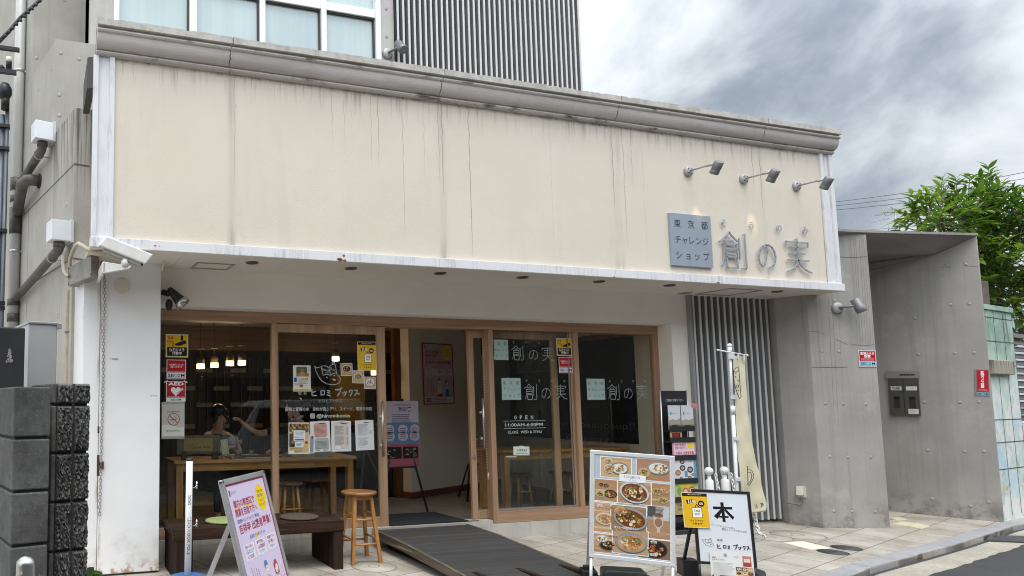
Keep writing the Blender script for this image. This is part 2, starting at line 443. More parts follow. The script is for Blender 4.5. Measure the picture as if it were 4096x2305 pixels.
# ------------------------------------------------------------------ shop
CREAM = (.735, .665, .563)
def stucco():
    m = bpy.data.materials.new('cream_stucco'); m.use_nodes = True; t = m.node_tree; b = t.nodes['Principled BSDF']; b.inputs['Roughness'].default_value = .85
    o = N(t, 'ShaderNodeTexCoord').outputs['Object']
    s = N(t, 'ShaderNodeSeparateXYZ'); t.links.new(o, s.inputs[0]); X, Z = s.outputs[0], s.outputs[2]
    wob = M_(t, 'MULTIPLY', M_(t, 'SUBTRACT', NOISE(t, VMUL(t, o, (0, 0, 1)), 6, 4), .5), .05)
    c = MIX(t, RAMP(t, NOISE(t, o, 1.1, 5, .6), .3, .7), CREAM, tuple(x*f for x, f in zip(CREAM, (.93, .925, .91))))
    c = MIX(t, M_(t, 'MULTIPLY', RAMP(t, NOISE(t, o, 2.6, 6, .65), .40, .62), .6), c, (.715, .63, .525))
    run = NOISE(t, VMUL(t, o, (14, 1, .5)), 1.5, 6, .7)
    fine = NOISE(t, o, 90, 3, .7)
    mask = None
    def add(mk):
        nonlocal mask
        mask = mk if mask is None else M_(t, 'MAXIMUM', mask, mk)
    for x0, wd, st in ((1.735, .075, .62), (3.955, .085, .75), (6.165, .11, .60), (8.35, .06, .5)):   # rain runs under the cornice joints
        d = M_(t, 'ABSOLUTE', M_(t, 'SUBTRACT', X, x0)); g = RAMP(t, d, 0, wd, 1, 0)
        lowz = M_(t, 'ADD', RAMP(t, Z, 2.9, 3.25, .9, .25), RAMP(t, Z, 3.9, 4.55, 0, .5))
        add(M_(t, 'MULTIPLY', M_(t, 'MULTIPLY', M_(t, 'MULTIPLY', g, lowz), RAMP(t, M_(t, 'ADD', M_(t, 'MULTIPLY', run, .6), M_(t, 'MULTIPLY', fine, .4)), .38, .62)), st))
    for x0, z0, wd, st in ((1.765, 3.3, .0035, .6), (1.93, 4.25, .003, .6), (2.75, 3.9, .003, .6), (2.88, 3.95, .003, .55), (2.96, 4.05, .003, .5), (3.17, 3.7, .003, .55), (3.25, 3.8, .0045, .75), (3.52, 3.1, .004, .65), (3.76, 3.6, .003, .5),
                           (3.97, 3.5, .006, .8), (3.93, 3.6, .004, .7), (4.29, 2.96, .005, .85), (6.13, 3.5, .006, .75), (6.28, 3.2, .005, .7), (6.40, 3.8, .004, .6), (8.22, 3.95, .006, .8), (8.34, 3.6, .007, .8), (8.05, 4.2, .004, .6), (6.55, 2.97, .003, .35), (5.3, 3.0, .003, .3)):  # hairline cracks
        d = M_(t, 'ABSOLUTE', M_(t, 'SUBTRACT', M_(t, 'ADD', X, wob), x0)); g = RAMP(t, d, wd*.25, wd*1.15, 1, 0)
        add(M_(t, 'MULTIPLY', M_(t, 'MULTIPLY', g, RAMP(t, Z, z0-.1, z0+.45)), st*.8))
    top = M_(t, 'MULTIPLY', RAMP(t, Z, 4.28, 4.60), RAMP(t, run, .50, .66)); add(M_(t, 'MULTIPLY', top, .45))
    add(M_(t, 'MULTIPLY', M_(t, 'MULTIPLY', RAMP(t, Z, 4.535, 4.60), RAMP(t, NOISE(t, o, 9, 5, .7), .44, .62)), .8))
    add(M_(t, 'MULTIPLY', RAMP(t, NOISE(t, VMUL(t, o, (2.2, 1, .25)), 1.7, 5, .6), .5, .75), .07))
    c = MIX(t, mask, c, (.13, .10, .08))
    t.links.new(c, b.inputs['Base Color'])
    bn = N(t, 'ShaderNodeBump'); bn.inputs['Strength'].default_value = .55; bn.inputs['Distance'].default_value = .004
    t.links.new(NOISE(t, VMUL(t, o, (1, 1, 1.6)), 75, 3, .55, .4), bn.inputs['Height']); t.links.new(bn.outputs[0], b.inputs['Normal'])
    return m
def stone_mat():
    m = bpy.data.materials.new('cornice_mortar'); m.use_nodes = True; t = m.node_tree; b = t.nodes['Principled BSDF']; b.inputs['Roughness'].default_value = .85
    o = N(t, 'ShaderNodeTexCoord').outputs['Object']
    base = (.60, .55, .515)
    c = MIX(t, RAMP(t, NOISE(t, VMUL(t, o, (.5, 4, 4)), 1.6, 6, .6), .3, .7), base, tuple(x*.78 for x in base))
    s = N(t, 'ShaderNodeSeparateXYZ'); t.links.new(o, s.inputs[0]); Z = s.outputs[2]
    cap = RAMP(t, Z, 4.79, 4.815)
    c = MIX(t, cap, c, MIX(t, RAMP(t, NOISE(t, o, 9, 6, .7), .35, .7), (.56, .53, .48), (.38, .36, .33)))
    blot = RAMP(t, NOISE(t, VMUL(t, o, (1, 2, 2)), 4.2, 7, .68), .52, .68)
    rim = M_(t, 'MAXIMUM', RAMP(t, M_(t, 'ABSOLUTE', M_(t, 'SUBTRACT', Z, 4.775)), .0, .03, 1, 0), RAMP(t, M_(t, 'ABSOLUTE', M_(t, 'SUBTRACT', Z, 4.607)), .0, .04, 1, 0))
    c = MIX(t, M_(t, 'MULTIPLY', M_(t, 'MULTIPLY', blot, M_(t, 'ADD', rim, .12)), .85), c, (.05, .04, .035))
    t.links.new(c, b.inputs['Base Color'])
    bn = N(t, 'ShaderNodeBump'); bn.inputs['Strength'].default_value = .5; bn.inputs['Distance'].default_value = .005
    t.links.new(NOISE(t, o, 45, 5, .65), bn.inputs['Height']); t.links.new(bn.outputs[0], b.inputs['Normal'])
    return m
def trim_mat():
    m = bpy.data.materials.new('weathered_white_paint'); m.use_nodes = True; t = m.node_tree; b = t.nodes['Principled BSDF']; b.inputs['Roughness'].default_value = .6
    o = N(t, 'ShaderNodeTexCoord').outputs['Object']
    n = RAMP(t, NOISE(t, VMUL(t, o, (22, 10, 2.2)), 1.4, 7, .72), .42, .66)
    n2 = RAMP(t, NOISE(t, o, 3, 4), .35, .7)
    c = MIX(t, M_(t, 'MULTIPLY', n, n2), (.74, .74, .75), (.42, .42, .45))
    c = MIX(t, RAMP(t, NOISE(t, o, 2.1, 6, .7), .68, .74), c, (.74, .70, .62))
    t.links.new(c, b.inputs['Base Color'])
    bn = N(t, 'ShaderNodeBump'); bn.inputs['Strength'].default_value = .3; bn.inputs['Distance'].default_value = .003
    t.links.new(NOISE(t, o, 60, 4, .65), bn.inputs['Height']); t.links.new(bn.outputs[0], b.inputs['Normal'])
    return m
WHITE = mat('white_paint', (.84, .785, .705), .6, var=.05, vs=1.5)
SOFF = mat('soffit_board', (.70, .655, .59), .7, var=.06, vs=1.2)
DARKLINE = mat('dark_joint', (.05, .045, .04), .9)
OAK = wood('oak_frame', (.40, .245, .145), .74, 2, .6, .5, .08)
OAKH = wood('oak_frame_rail', (.40, .245, .145), .74, 0, .6, .5, .08)
ALU = mat('brushed_metal', (.55, .55, .55), .35, .9, var=.1)
BLACK = mat('black_plastic', (.018, .018, .02), .45)
BLACKM = mat('black_metal', (.02, .02, .022), .4, .3)
GLASS = glass('shop_glass', (.90, .92, .90), .80)

ZS, YF, YW, YG = 2.861, 6.2, 6.95, 7.15
shop = thing('shop_building', 'low cream-fronted corner shop with stained cornice, deep soffit and wooden glazed front', 'shop', (5, 7, 0))
tr = trim_mat(); st = stone_mat()
MB().box(.655, 9.34, YF, YF+.05, 2.955, 4.61).build('fascia_panel', stucco(), shop)
prof = [(-.155, 4.868), (-.155, 4.806), (-.122, 4.802), (-.120, 4.788), (-.136, 4.782), (-.140, 4.770), (-.132, 4.758), (-.118, 4.754)]
prof += [(-.118 + .080*(1-math.cos(a)) , 4.754 - .127*math.sin(a)) for a in [math.pi/2*i/8 for i in range(1, 9)]]
prof += [(-.030, 4.624), (-.050, 4.620), (-.054, 4.606), (-.046, 4.594), (-.022, 4.586), (.06, 4.586), (.06, 4.868)]
prof = [(YF+a, z) for a, z in prof]
xs = [.485, 1.708, 3.925, 6.144, 8.319, 9.548]
for a, b in zip(xs, xs[1:]):
    cm = MB(); n = max(2, int((b-a)/.035)); P = len(prof); rows = []
    for i in range(n+1):
        x = a+.005 + (b-a-.010)*i/n; ch = random.choice((0, 0, 0, 0, .003, .006, .010)) if 0 < i < n else 0
        jit = .016 if i in (0, n) else 0
        for j, (y, z) in enumerate(prof):
            zz = z - ch if j in (0, P-1) else z
            xx = x + (-.016 if 4 < j < P-6 else 0)*(1 if (i == 0 and a > 1) or (i == n and b < 9) else 0) + (math.sin(j*2.7+(a if i == 0 else b)*3)*.005 if (i == 0 and a > 1) or (i == n and b < 9) else 0)
            rows.append((xx if a > .5 or i else x, y, zz))
    fs = [(i*P+j, (i+1)*P+j, (i+1)*P+(j+1) % P, i*P+(j+1) % P) for i in range(n) for j in range(P)]
    cm.add(rows, fs, 0, False); cm.add(rows, [tuple(range(P)), tuple(range(n*P, n*P+P))[::-1]])
    cm.build('cornice', st, shop)
MB().box(.49, 9.54, YF-.005, YF+.05, 4.60, 4.84).build('cornice_backing', DARKLINE, shop)
tm = MB().box(.471, .655, YF-.004, YF+.05, 2.945, 4.588).box(.471, .515, YF-.028, YF-.004, 2.945, 4.586).box(.612, .656, YF-.028, YF-.004, 2.945, 4.586); tm.build('edge_trim', tr, shop, .004)
tm = MB().box(9.325, 9.535, YF-.004, YF+.05, 2.945, 4.588).box(9.325, 9.372, YF-.028, YF-.004, 2.945, 4.586).box(9.478, 9.536, YF-.028, YF-.004, 2.945, 4.586); tm.build('edge_trim', tr, shop, .004)
tm = MB()
for a, b in zip((.462, 2.795, 6.055, 7.52), (2.795, 6.055, 7.52, 9.556)): tm.box(a+.0015, b-.0015, YF-.045, YF+.05, ZS, 2.951)
tm.build('bottom_trim', tr, shop, .003)
MB().prism([(.49, 6.28), (.49, 6.9), (.43, 6.9), (.425, 6.32)], 4.33, 4.62).build('flashing', mat('dark_flashing', (.06, .06, .055), .6), shop)
MB().prism([(9.54, 6.3), (9.72, 6.42), (9.72, 6.9), (9.54, 6.9)], 4.55, 4.57).build('flashing', mat('lead_flashing', (.16, .17, .16), .6), shop)
rust = mat('rust', (.20, .075, .03), .9, var=.5, vs=40, bump=.6)
rm = MB()
for x, z, r in ((2.80, 2.875, .026), (2.84, 2.868, .020), (2.83, 2.915, .014), (2.775, 2.88, .014), (7.49, 2.872, .012), (7.515, 2.868, .014), (6.03, 2.868, .01), (1.02, 2.902, .009), (1.06, 2.9, .007)):
    k = 11; rm.add([(x+r*random.uniform(.6, 1.15)*math.cos(6.283*i/k), YF-.0465, z+r*random.uniform(.5, 1)*math.sin(6.283*i/k)) for i in range(k)], [tuple(range(k))])
rm.build('rust_patch', rust, shop, weld=False)
# soffit with panel joints, hatches and downlights
sf = MB(); hx = [.462, 1.30, 2.36, 4.03, 5.68, 7.33, 9.54]
for a, b in zip(hx, hx[1:]): sf.box(a+.002, b-.002, YF-.04, YW+.3, ZS-.004, ZS+.01)
sf.box(.462, 9.54, YF, YW+.3, ZS+.012, ZS+.03)
sf.build('soffit', SOFF, shop)
for x0, x1, y0, y1 in ((1.49, 1.87, 6.55, 6.85), (7.93, 8.46, 6.35, 6.82)):
    h = MB()
    for a, b, c, d in ((x0, x1, y0, y0+.022), (x0, x1, y1-.022, y1), (x0, x0+.022, y0+.022, y1-.022), (x1-.022, x1, y0+.022, y1-.022)): h.box(a, b, c, d, ZS-.012, ZS-.004)
    h.build('access_hatch', mat('hatch_frame', (.36, .355, .34), .5, .4), shop)
MB().box(7.69, 7.80, 6.74, 6.86, ZS-.012, ZS-.004).build('soffit_vent', mat('grey_grille', (.2, .2, .19), .6), shop)
for x, y in ((1.998, 6.417), (3.033, 6.425), (4.044, 6.424), (5.034, 6.39), (6.042, 6.385), (7.031, 6.371), (8.723, 6.379)):
    d = MB().lathe([(.040, .0), (.062, -.0), (.062, -.008), (.056, -.012), (.050, -.008), (.046, .004)], (x, y, ZS-.004), n=24)
    o = d.build('downlight', mat('downlight_trim', (.12, .09, .07), .5), shop)
    MB().cyl((x, y, ZS-.0075), (x, y, ZS-.005), .048, n=24).build('lamp_recess', mat('unlit_recess', (.012, .010, .009), .5), o)
# front wall
MB().box(1.10, 7.916, YW, YW+.18, 2.487, ZS+.01).box(7.653, 7.916, YW, 7.30, -.15, 2.485).build('front_wall', WHITE, shop)
MB().box(1.10, 7.653, YW+.0, YG+.1, 2.480, 2.487).build('reveal', mat('reveal_board', (.74, .73, .72), .6), shop)
CONC2 = mat('foundation_render', (.50, .475, .42), .85, var=.16, vs=3, bump=.4, bs=50, streak=.3)
MB().box(1.19, 7.66, YG-.02, 7.4, -.2, .128).box(1.19, 5.09, YG-.022, 7.3, .1, .172).build('foundation', CONC2, shop)
# wooden window wall
def bars(name, boxes, m, parent, bv=.003):
    b = MB()
    for q in boxes: b.box(*q)
    return b.build(name, m, parent, bv)
Y0, Y1 = YG, YG+.07
hd = bars('head_rail', [(1.19, 7.653, Y0, Y1+.12, 2.368, 2.484)], OAKH, shop)
bars('mullion', [(2.443, 2.503, Y0, Y1, .172, 2.366)], OAK, shop)
bars('mullion', [(5.118, 5.183, Y0-.004, Y1+.05, .13, 2.366)], OAK, shop)
bars('mullion', [(6.337, 6.405, Y0, Y1, .262, 2.366), (6.298, 6.335, Y0+.03, Y1, .262, 2.366)], OAK, shop)
bars('mullion', [(7.572, 7.650, Y0, Y1, .262, 2.366)], OAK, shop)
bars('sill_rail', [(5.185, 7.651, Y0+.001, Y1, .132, .262)], OAKH, shop)
bars('sill_rail', [(1.19, 2.441, Y0+.001, Y1, .174, .285)], OAKH, shop)
GY = YG+.030
for a, b, z0 in ((1.19, 2.443, .285), (5.183, 6.30, .262), (6.405, 7.572, .262)):
    w = MB().box(a, b, GY, GY+.006, z0, 2.367).build('window_pane', GLASS, shop)
MB().box(5.19, 6.29, Y0+.018, Y0+.028, .264, .285).box(6.262, 6.272, Y0+.018, Y0+.028, .285, 2.36).build('glazing_bead', mat('bead_grey', (.22, .20, .17), .5), shop)
def sliding_door(x0, x1, y, stl, str_):
    d = bars('sliding_door', [(x0, x0+stl, y, y+.04, .176, 2.362), (x1-str_, x1, y, y+.04, .176, 2.362), (x0+stl, x1-str_, y+.0005, y+.0395, .176, .277), (x0+stl, x1-str_, y+.0005, y+.0395, 2.272, 2.362)], OAK, shop)
    MB().box(x0+stl, x1-str_, y+.017, y+.023, .277, 2.272).build('door_pane', GLASS, d)
    return d
d1 = sliding_door(2.506, 3.782, YG+.012, .012, .098)
d2 = sliding_door(4.905, 6.16, YG+.09, .073, .085)
def bar_handle(x, y, z0, z1, par):
    h = MB().cyl((x, y-.055, z0), (x, y-.055, z1), .014, n=12)
    h.build('handle', mat('satin_steel', (.42, .42, .43), .3, .9), par)
    b = MB()
    for z in (z0+(z1-z0)*.2, z1-(z1-z0)*.28): b.cyl((x, y, z), (x, y-.055, z), .016, n=10)
    b.build('handle_bracket', mat('white_bracket', (.7, .7, .68), .5), par)
bar_handle(3.705, YG+.012, .93, 1.53, d1); bar_handle(5.045, YG+.09, .98, 1.56, d2)
MB().cyl((4.945, YG+.09, .88), (4.945, YG+.082, .88), .022, n=16).build('lock', mat('lock_metal', (.5, .48, .44), .3, .9), d2)
bc = MB()
for k in range(46): bc.ball((5.105, YG+.075, .76+.031*k), .005, n=6); bc.ball((5.128, YG+.078, .72+.031*k), .005, n=6)
bc.cyl((5.115, YG+.075, .62), (5.115, YG+.075, .70), .011, .006, n=8)
tag(bc.build('bead_chain', mat('chain_beads', (.75, .73, .68), .4)), 'white beaded blind chain hanging beside the bar handle of the open sliding door', 'blind chain')
# clad pillar
PILW = None
def pillar_mat():
    m = bpy.data.materials.new('pillar_enamel'); m.use_nodes = True; t = m.node_tree; b = t.nodes['Principled BSDF']; b.inputs['Roughness'].default_value = .45
    o = N(t, 'ShaderNodeTexCoord').outputs['Object']; s = N(t, 'ShaderNodeSeparateXYZ'); t.links.new(o, s.inputs[0]); X, Z = s.outputs[0], s.outputs[2]
    base = MIX(t, RAMP(t, NOISE(t, o, 1.8, 5), .3, .7), (.80, .79, .78), (.74, .73, .72))
    low = M_(t, 'MULTIPLY', RAMP(t, Z, .75, -.1), RAMP(t, NOISE(t, o, 5, 6, .7), .45, .7)); c = MIX(t, M_(t, 'MULTIPLY', low, .55), base, (.45, .44, .40))
    dx = M_(t, 'ABSOLUTE', M_(t, 'SUBTRACT', X, .612)); nz = NOISE(t, VMUL(t, o, (30, 1, 2.2)), 1, 6, .7)
    r1 = M_(t, 'MULTIPLY', RAMP(t, dx, .0, .045, 1, 0), RAMP(t, nz, .47, .64)); r2 = M_(t, 'MULTIPLY', RAMP(t, X, .50, .462), RAMP(t, nz, .58, .68))
    spot = RAMP(t, NOISE(t, o, 7.5, 4, .6), .70, .74); edge = M_(t, 'MULTIPLY', RAMP(t, Z, .12, -.03), RAMP(t, NOISE(t, o, 14, 5), .5, .62))
    rr = M_(t, 'MAXIMUM', M_(t, 'MAXIMUM', M_(t, 'MULTIPLY', r1, .8), M_(t, 'MULTIPLY', r2, .6)), M_(t, 'MAXIMUM', M_(t, 'MULTIPLY', spot, M_(t, 'MULTIPLY', RAMP(t, X, .75, .5), .8)), M_(t, 'MULTIPLY', edge, .8)))
    c = MIX(t, rr, c, (.33, .15, .06)); t.links.new(c, b.inputs['Base Color'])
    return m
pm = pillar_mat()
PY = 6.74
pil = MB().prism([(.455, PY), (.608, PY+.001), (.608, 7.2), (.36, 7.2), (.34, 7.1)], -.02, 2.858).prism([(.6125, PY), (1.178, PY), (1.178, 7.2), (.6125, 7.2)], -.025, 2.858).build('pillar', pm, shop, .004)
MB().box(.607, .614, PY+.006, PY+.1, -.02, 2.857).build('pillar_seam', mat('seam_rust', (.10, .05, .03), .9), pil)
MB().prism([(.615, PY-.004), (.66, PY-.03), (.64, PY-.002)], .92, .99).prism([(.600, PY-.002), (.622, PY-.0015), (.622, PY+.01), (.600, PY+.01)], .86, 1.05).prism([(.601, PY-.002), (.618, PY-.0015), (.618, PY+.01), (.601, PY+.01)], 1.25, 1.31).build('torn_cladding', mat('torn_steel', (.07, .03, .02), .9), pil)
# interior shell
FZ = .168
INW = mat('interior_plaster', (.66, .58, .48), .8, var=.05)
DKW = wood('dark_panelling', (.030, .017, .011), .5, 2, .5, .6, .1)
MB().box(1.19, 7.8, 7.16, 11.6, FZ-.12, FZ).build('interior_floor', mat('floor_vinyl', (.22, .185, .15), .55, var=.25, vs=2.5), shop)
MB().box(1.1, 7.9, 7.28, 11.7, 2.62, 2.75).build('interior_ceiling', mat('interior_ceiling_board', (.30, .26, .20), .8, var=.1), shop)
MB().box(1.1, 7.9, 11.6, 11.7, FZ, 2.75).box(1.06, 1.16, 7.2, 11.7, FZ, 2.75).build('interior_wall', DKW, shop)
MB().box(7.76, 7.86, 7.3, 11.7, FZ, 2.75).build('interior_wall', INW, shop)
MB().box(1.19, 7.75, 7.26, 7.30, 2.42, 2.63).build('curtain_box', wood('amber_trim', (.22, .085, .03), .7, 0, .5), shop)
pb = Vector((5.15, 9.05, 0)); pdir = Vector((6.48-5.15, 9.68-9.05, 0)).normalized(); pn = Vector((pdir.y, -pdir.x, 0))
pe = pb + pdir*2.9; back = -pn*.14
MB().prism([(pb.x, pb.y), (pe.x, pe.y), (pe.x+back.x, pe.y+back.y), (pb.x+back.x, pb.y+back.y)], FZ+.09, 2.62).build('partition', INW, shop)
o2 = pn*.008
MB().prism([(pb.x+o2.x, pb.y+o2.y), (pe.x+o2.x, pe.y+o2.y), (pe.x+back.x, pe.y+back.y), (pb.x+back.x, pb.y+back.y)], FZ, FZ+.089).build('skirting', wood('red_skirting', (.16, .05, .025), .7, 0), shop)
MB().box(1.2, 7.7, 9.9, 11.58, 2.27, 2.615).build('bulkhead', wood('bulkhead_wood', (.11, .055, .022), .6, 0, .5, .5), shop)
# batten screen on the back wall with a row of pale cards
bt = MB(); cd = MB()
for i in range(40):
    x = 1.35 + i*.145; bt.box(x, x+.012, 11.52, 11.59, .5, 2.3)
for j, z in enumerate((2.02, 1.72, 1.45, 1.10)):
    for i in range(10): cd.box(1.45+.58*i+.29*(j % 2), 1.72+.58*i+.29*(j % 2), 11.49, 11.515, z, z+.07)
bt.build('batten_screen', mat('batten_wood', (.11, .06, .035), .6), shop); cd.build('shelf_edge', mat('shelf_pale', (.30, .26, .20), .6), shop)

# ------------------------------------------------------------------ raw concrete
def concrete(name, base, streak=.5, dirt=.3, stain_top=None, foot=0.):
    m = bpy.data.materials.new(name); m.use_nodes = True; t = m.node_tree; b = t.nodes['Principled BSDF']; b.inputs['Roughness'].default_value = .8
    o = N(t, 'ShaderNodeTexCoord').outputs['Object']
    c = MIX(t, RAMP(t, NOISE(t, o, 1.3, 6, .6), .3, .7), tuple(x*1.06 for x in base), tuple(x*.84 for x in base))
    n = RAMP(t, NOISE(t, VMUL(t, o, (11, 11, .28)), 1.2, 7, .66), .50, .72)
    c = MIX(t, M_(t, 'MULTIPLY', n, streak), c, tuple(x*.5 for x in base))
    c = MIX(t, M_(t, 'MULTIPLY', RAMP(t, NOISE(t, o, 26, 5, .7), .52, .75), dirt), c, tuple(x*.62 for x in base))
    if stain_top:
        z0, z1, amt = stain_top
        s = N(t, 'ShaderNodeSeparateXYZ'); t.links.new(o, s.inputs[0])
        g = RAMP(t, s.outputs[2], z0, z1); r = RAMP(t, NOISE(t, VMUL(t, o, (26, 26, .5)), 1.1, 6, .7), .46, .60)
        c = MIX(t, M_(t, 'MULTIPLY', M_(t, 'MULTIPLY', g, r), amt), c, (.035, .03, .027))
    if foot:
        s2 = N(t, 'ShaderNodeSeparateXYZ'); t.links.new(o, s2.inputs[0])
        g2_ = M_(t, 'MULTIPLY', RAMP(t, s2.outputs[2], .38, -.02), RAMP(t, NOISE(t, o, 4.5, 6, .7), .42, .62)); c = MIX(t, M_(t, 'MULTIPLY', g2_, foot), c, tuple(x*.4 for x in base))
        c = MIX(t, M_(t, 'MULTIPLY', RAMP(t, NOISE(t, o, 1.7, 7, .7), .56, .68), .35), c, tuple(min(1, x*1.3) for x in base))
    t.links.new(c, b.inputs['Base Color'])
    bn = N(t, 'ShaderNodeBump'); bn.inputs['Strength'].default_value = .3; bn.inputs['Distance'].default_value = .004
    t.links.new(NOISE(t, o, 30, 6, .6), bn.inputs['Height']); t.links.new(bn.outputs[0], b.inputs['Normal'])
    return m
CONC = concrete('cast_concrete', (.40, .378, .338), .25, .2)
CONCD = concrete('stained_concrete', (.40, .38, .335), .6, .3, (3.3, 4.45, .9))
TIE = mat('tie_hole_shadow', (.22, .21, .195), .9)
def tie_holes(name, pts, nrm, parent, r=.028):
    """shallow form-tie dimples: a flat plug over a darker disc whose crescent paints the recess shade"""
    b = MB(); nrm = Vector(nrm).normalized()
    for p in pts:
        b.lathe([(r*.80, .0), (r*.80, .0009), (r*.2, .0009)], Vector(p)-nrm*.0002-Vector((0, 0, .003)), nrm, 14); b.lathe([(r*.84, .0), (r*.84, .0004), (r*.2, .0004)], Vector(p)-nrm*.0002+Vector((0, 0, .001)), nrm, 14, 1)
    return b.build(name, parent=parent, mats=[mat('tie_plug', (.36, .345, .32), .9), TIE], weld=False)
WU = Vector((-.222, .975, 0)).normalized()       # the side walls of the neighbour run back at this slant
WN = Vector((-WU.y, WU.x, 0))                    # and face this way
C0 = Vector((.359, 6.95, 0))
def side(q, off=0.): return C0 + WU*q - Vector((-WN.x, -WN.y, 0))*0 + WN*off
def onW(u, v, off=0.): return on_plane(u, v, C0+WN*off, WN)
blk = thing('concrete_building', 'stepped bare concrete building with streaked side wall beside the cream shop', 'building', (-.5, 9, 0))
def wall_block(q0, q1, z0, z1, x1, m, name, zb=None):
    a, b = side(q0), side(q1); zb = z1 if zb is None else zb
    return MB().prism([(a.x, a.y), (x1, a.y), (x1, b.y), (b.x, b.y)], z0, [z1, z1, zb, zb]).build(name, m, blk)
A = wall_block(0, .62, -.1, 4.40, 1.05, CONCD, 'lower_wall')
B = wall_block(.80, 1.90, -.1, 3.0, 1.05, CONC, 'stepped_wall'); wall_block(.80, 1.90, 3.0, 5.47, 2.2, CONC, 'stepped_wall', 5.50)
Cc = wall_block(1.92, 9.0, -.1, 12.0, .56, CONC, 'tall_wall')
MB().prism([(side(.62).x, side(.62).y), (1.05, side(.62).y), (1.05, side(.80).y), (side(.80).x, side(.80).y)], -.1, 4.39).build('lower_wall', CONCD, blk)
j = MB()
for a, b in ((3.83, 4.0), (2.9, 3.0)):
    p, q = side(-.004, .003), side(2.6, .003); j.add([(p.x, p.y, a), (q.x, q.y, a), (q.x, q.y, a+.012), (p.x, p.y, a+.012)], [(0, 1, 2, 3)])
    j.add([(.36, 6.947, a), (.5, 6.947, a-.01), (.5, 6.947, a+.004), (.36, 6.947, a+.014)], [(0, 1, 2, 3)])
j.build('pour_joint', mat('pour_joint_dark', (.10, .09, .08), .9), blk, weld=False)
tie_holes('tie_hole', [side(a, 0)+Vector((0, 0, z)) for a, z in ((.25, 3.5), (.9, 3.5), (1.5, 3.5), (.9, 4.6), (1.5, 4.6), (.95, 5.2), (1.55, 5.2), (.5, 2.4), (1.2, 2.4), (1.7, 2.4), (2.1, 5.9), (2.2, 4.8))], WN, blk)
yb = side(.80).y; yc = side(1.92).y
tie_holes('tie_hole', [(x, yb, z) for x, z in ((.235, 5.32), (.43, 5.28), (.23, 4.85), (.235, 4.62))] + [(x, yc, z) for x, z in ((.30, 6.55), (-.02, 5.75), (.31, 7.2))], (0, -1, 0), blk)
# ------------------------------------------------------------------ upper storeys behind the parapet
YU = 8.0
up = thing('upper_building', 'upper storey with wired-glass windows in white frames rising behind the cornice', 'building', (2.5, 8.2, 0))
UPC = concrete('pale_concrete', (.50, .48, .455), .2, .2)
MB().box(.563, .822, YU, YU+.9, 3.0, 12).box(4.247, 4.447, YU, YU+.9, 3.0, 12).box(.563, 4.447, YU+.25, YU+5, 3.0, 12).build('wall', UPC, up)
MB().box(4.25, 4.444, YU-.003, YU, 6.86, 6.872).build('pour_joint', mat('pour_joint_dark', (.1, .09, .08)), up)
tie_holes('tie_hole', [(.70, YU, 6.2), (4.34, YU, 6.65), (4.34, YU, 6.27), (4.34, YU, 7.1)], (0, -1, 0), up)
WFR = mat('white_window_metal', (.80, .80, .80), .4, .1)
vx = [(.823, .886), (1.715, 1.806), (2.79, 2.875), (3.412, 3.483), (4.172, 4.246)]
ps = [onY(1024+x*.39752, 420*.39752, YU).x for x in (35, 90)]; vx[2] = (ps[0], ps[1])
fb = MB()
for a, b in vx: fb.box(a, b, YU-.03, YU+.08, 4.7, 9)
fb.build('window_frame', WFR, up, .004)
fb = MB()
for (a0, a), (b, b1) in zip(vx, vx[1:]): fb.box(a, b, YU-.015, YU+.07, 6.49, 6.60)
fb.build('window_transom', WFR, up, .004)
fb = MB()
for (a0, a), (b, b1) in zip(vx, vx[1:]): fb.box(b-.02, b-.001, YU+.01, YU+.06, 4.7, 6.49).box(a+.001, b-.02, YU+.01, YU+.06, 6.47, 6.489)
fb.build('window_gasket', mat('gasket', (.05, .045, .04), .6), up)
def wired():
    m = bpy.data.materials.new('wired_glass'); m.use_nodes = True; t = m.node_tree; b = t.nodes['Principled BSDF']; b.inputs['Roughness'].default_value = .04; b.inputs['Specular IOR Level'].default_value = .9
    o = N(t, 'ShaderNodeTexCoord').outputs['Object']
    s = N(t, 'ShaderNodeSeparateXYZ'); t.links.new(o, s.inputs[0]); X, Z = s.outputs[0], s.outputs[2]
    lines = None
    for sg in (1, -1):
        f = M_(t, 'FRACT', M_(t, 'MULTIPLY', M_(t, 'ADD', X, M_(t, 'MULTIPLY', Z, sg)), 42)); l = M_(t, 'LESS_THAN', f, .10); lines = l if lines is None else M_(t, 'MAXIMUM', lines, l)
    cur = RAMP(t, NOISE(t, VMUL(t, o, (7, 1, .15)), 1, 4), .35, .65)
    c = MIX(t, cur, (.49, .59, .59), (.44, .55, .56)); c = MIX(t, M_(t, 'MULTIPLY', lines, .28), c, (.25, .30, .32))
    t.links.new(c, b.inputs['Base Color']); return m
for (a0, a), (b, b1) in zip(vx, vx[1:]): MB().box(a, b, YU+.04, YU+.05, 4.7, 9).build('window_pane', wired() if 'wired_glass' not in bpy.data.materials else bpy.data.materials['wired_glass'], up)
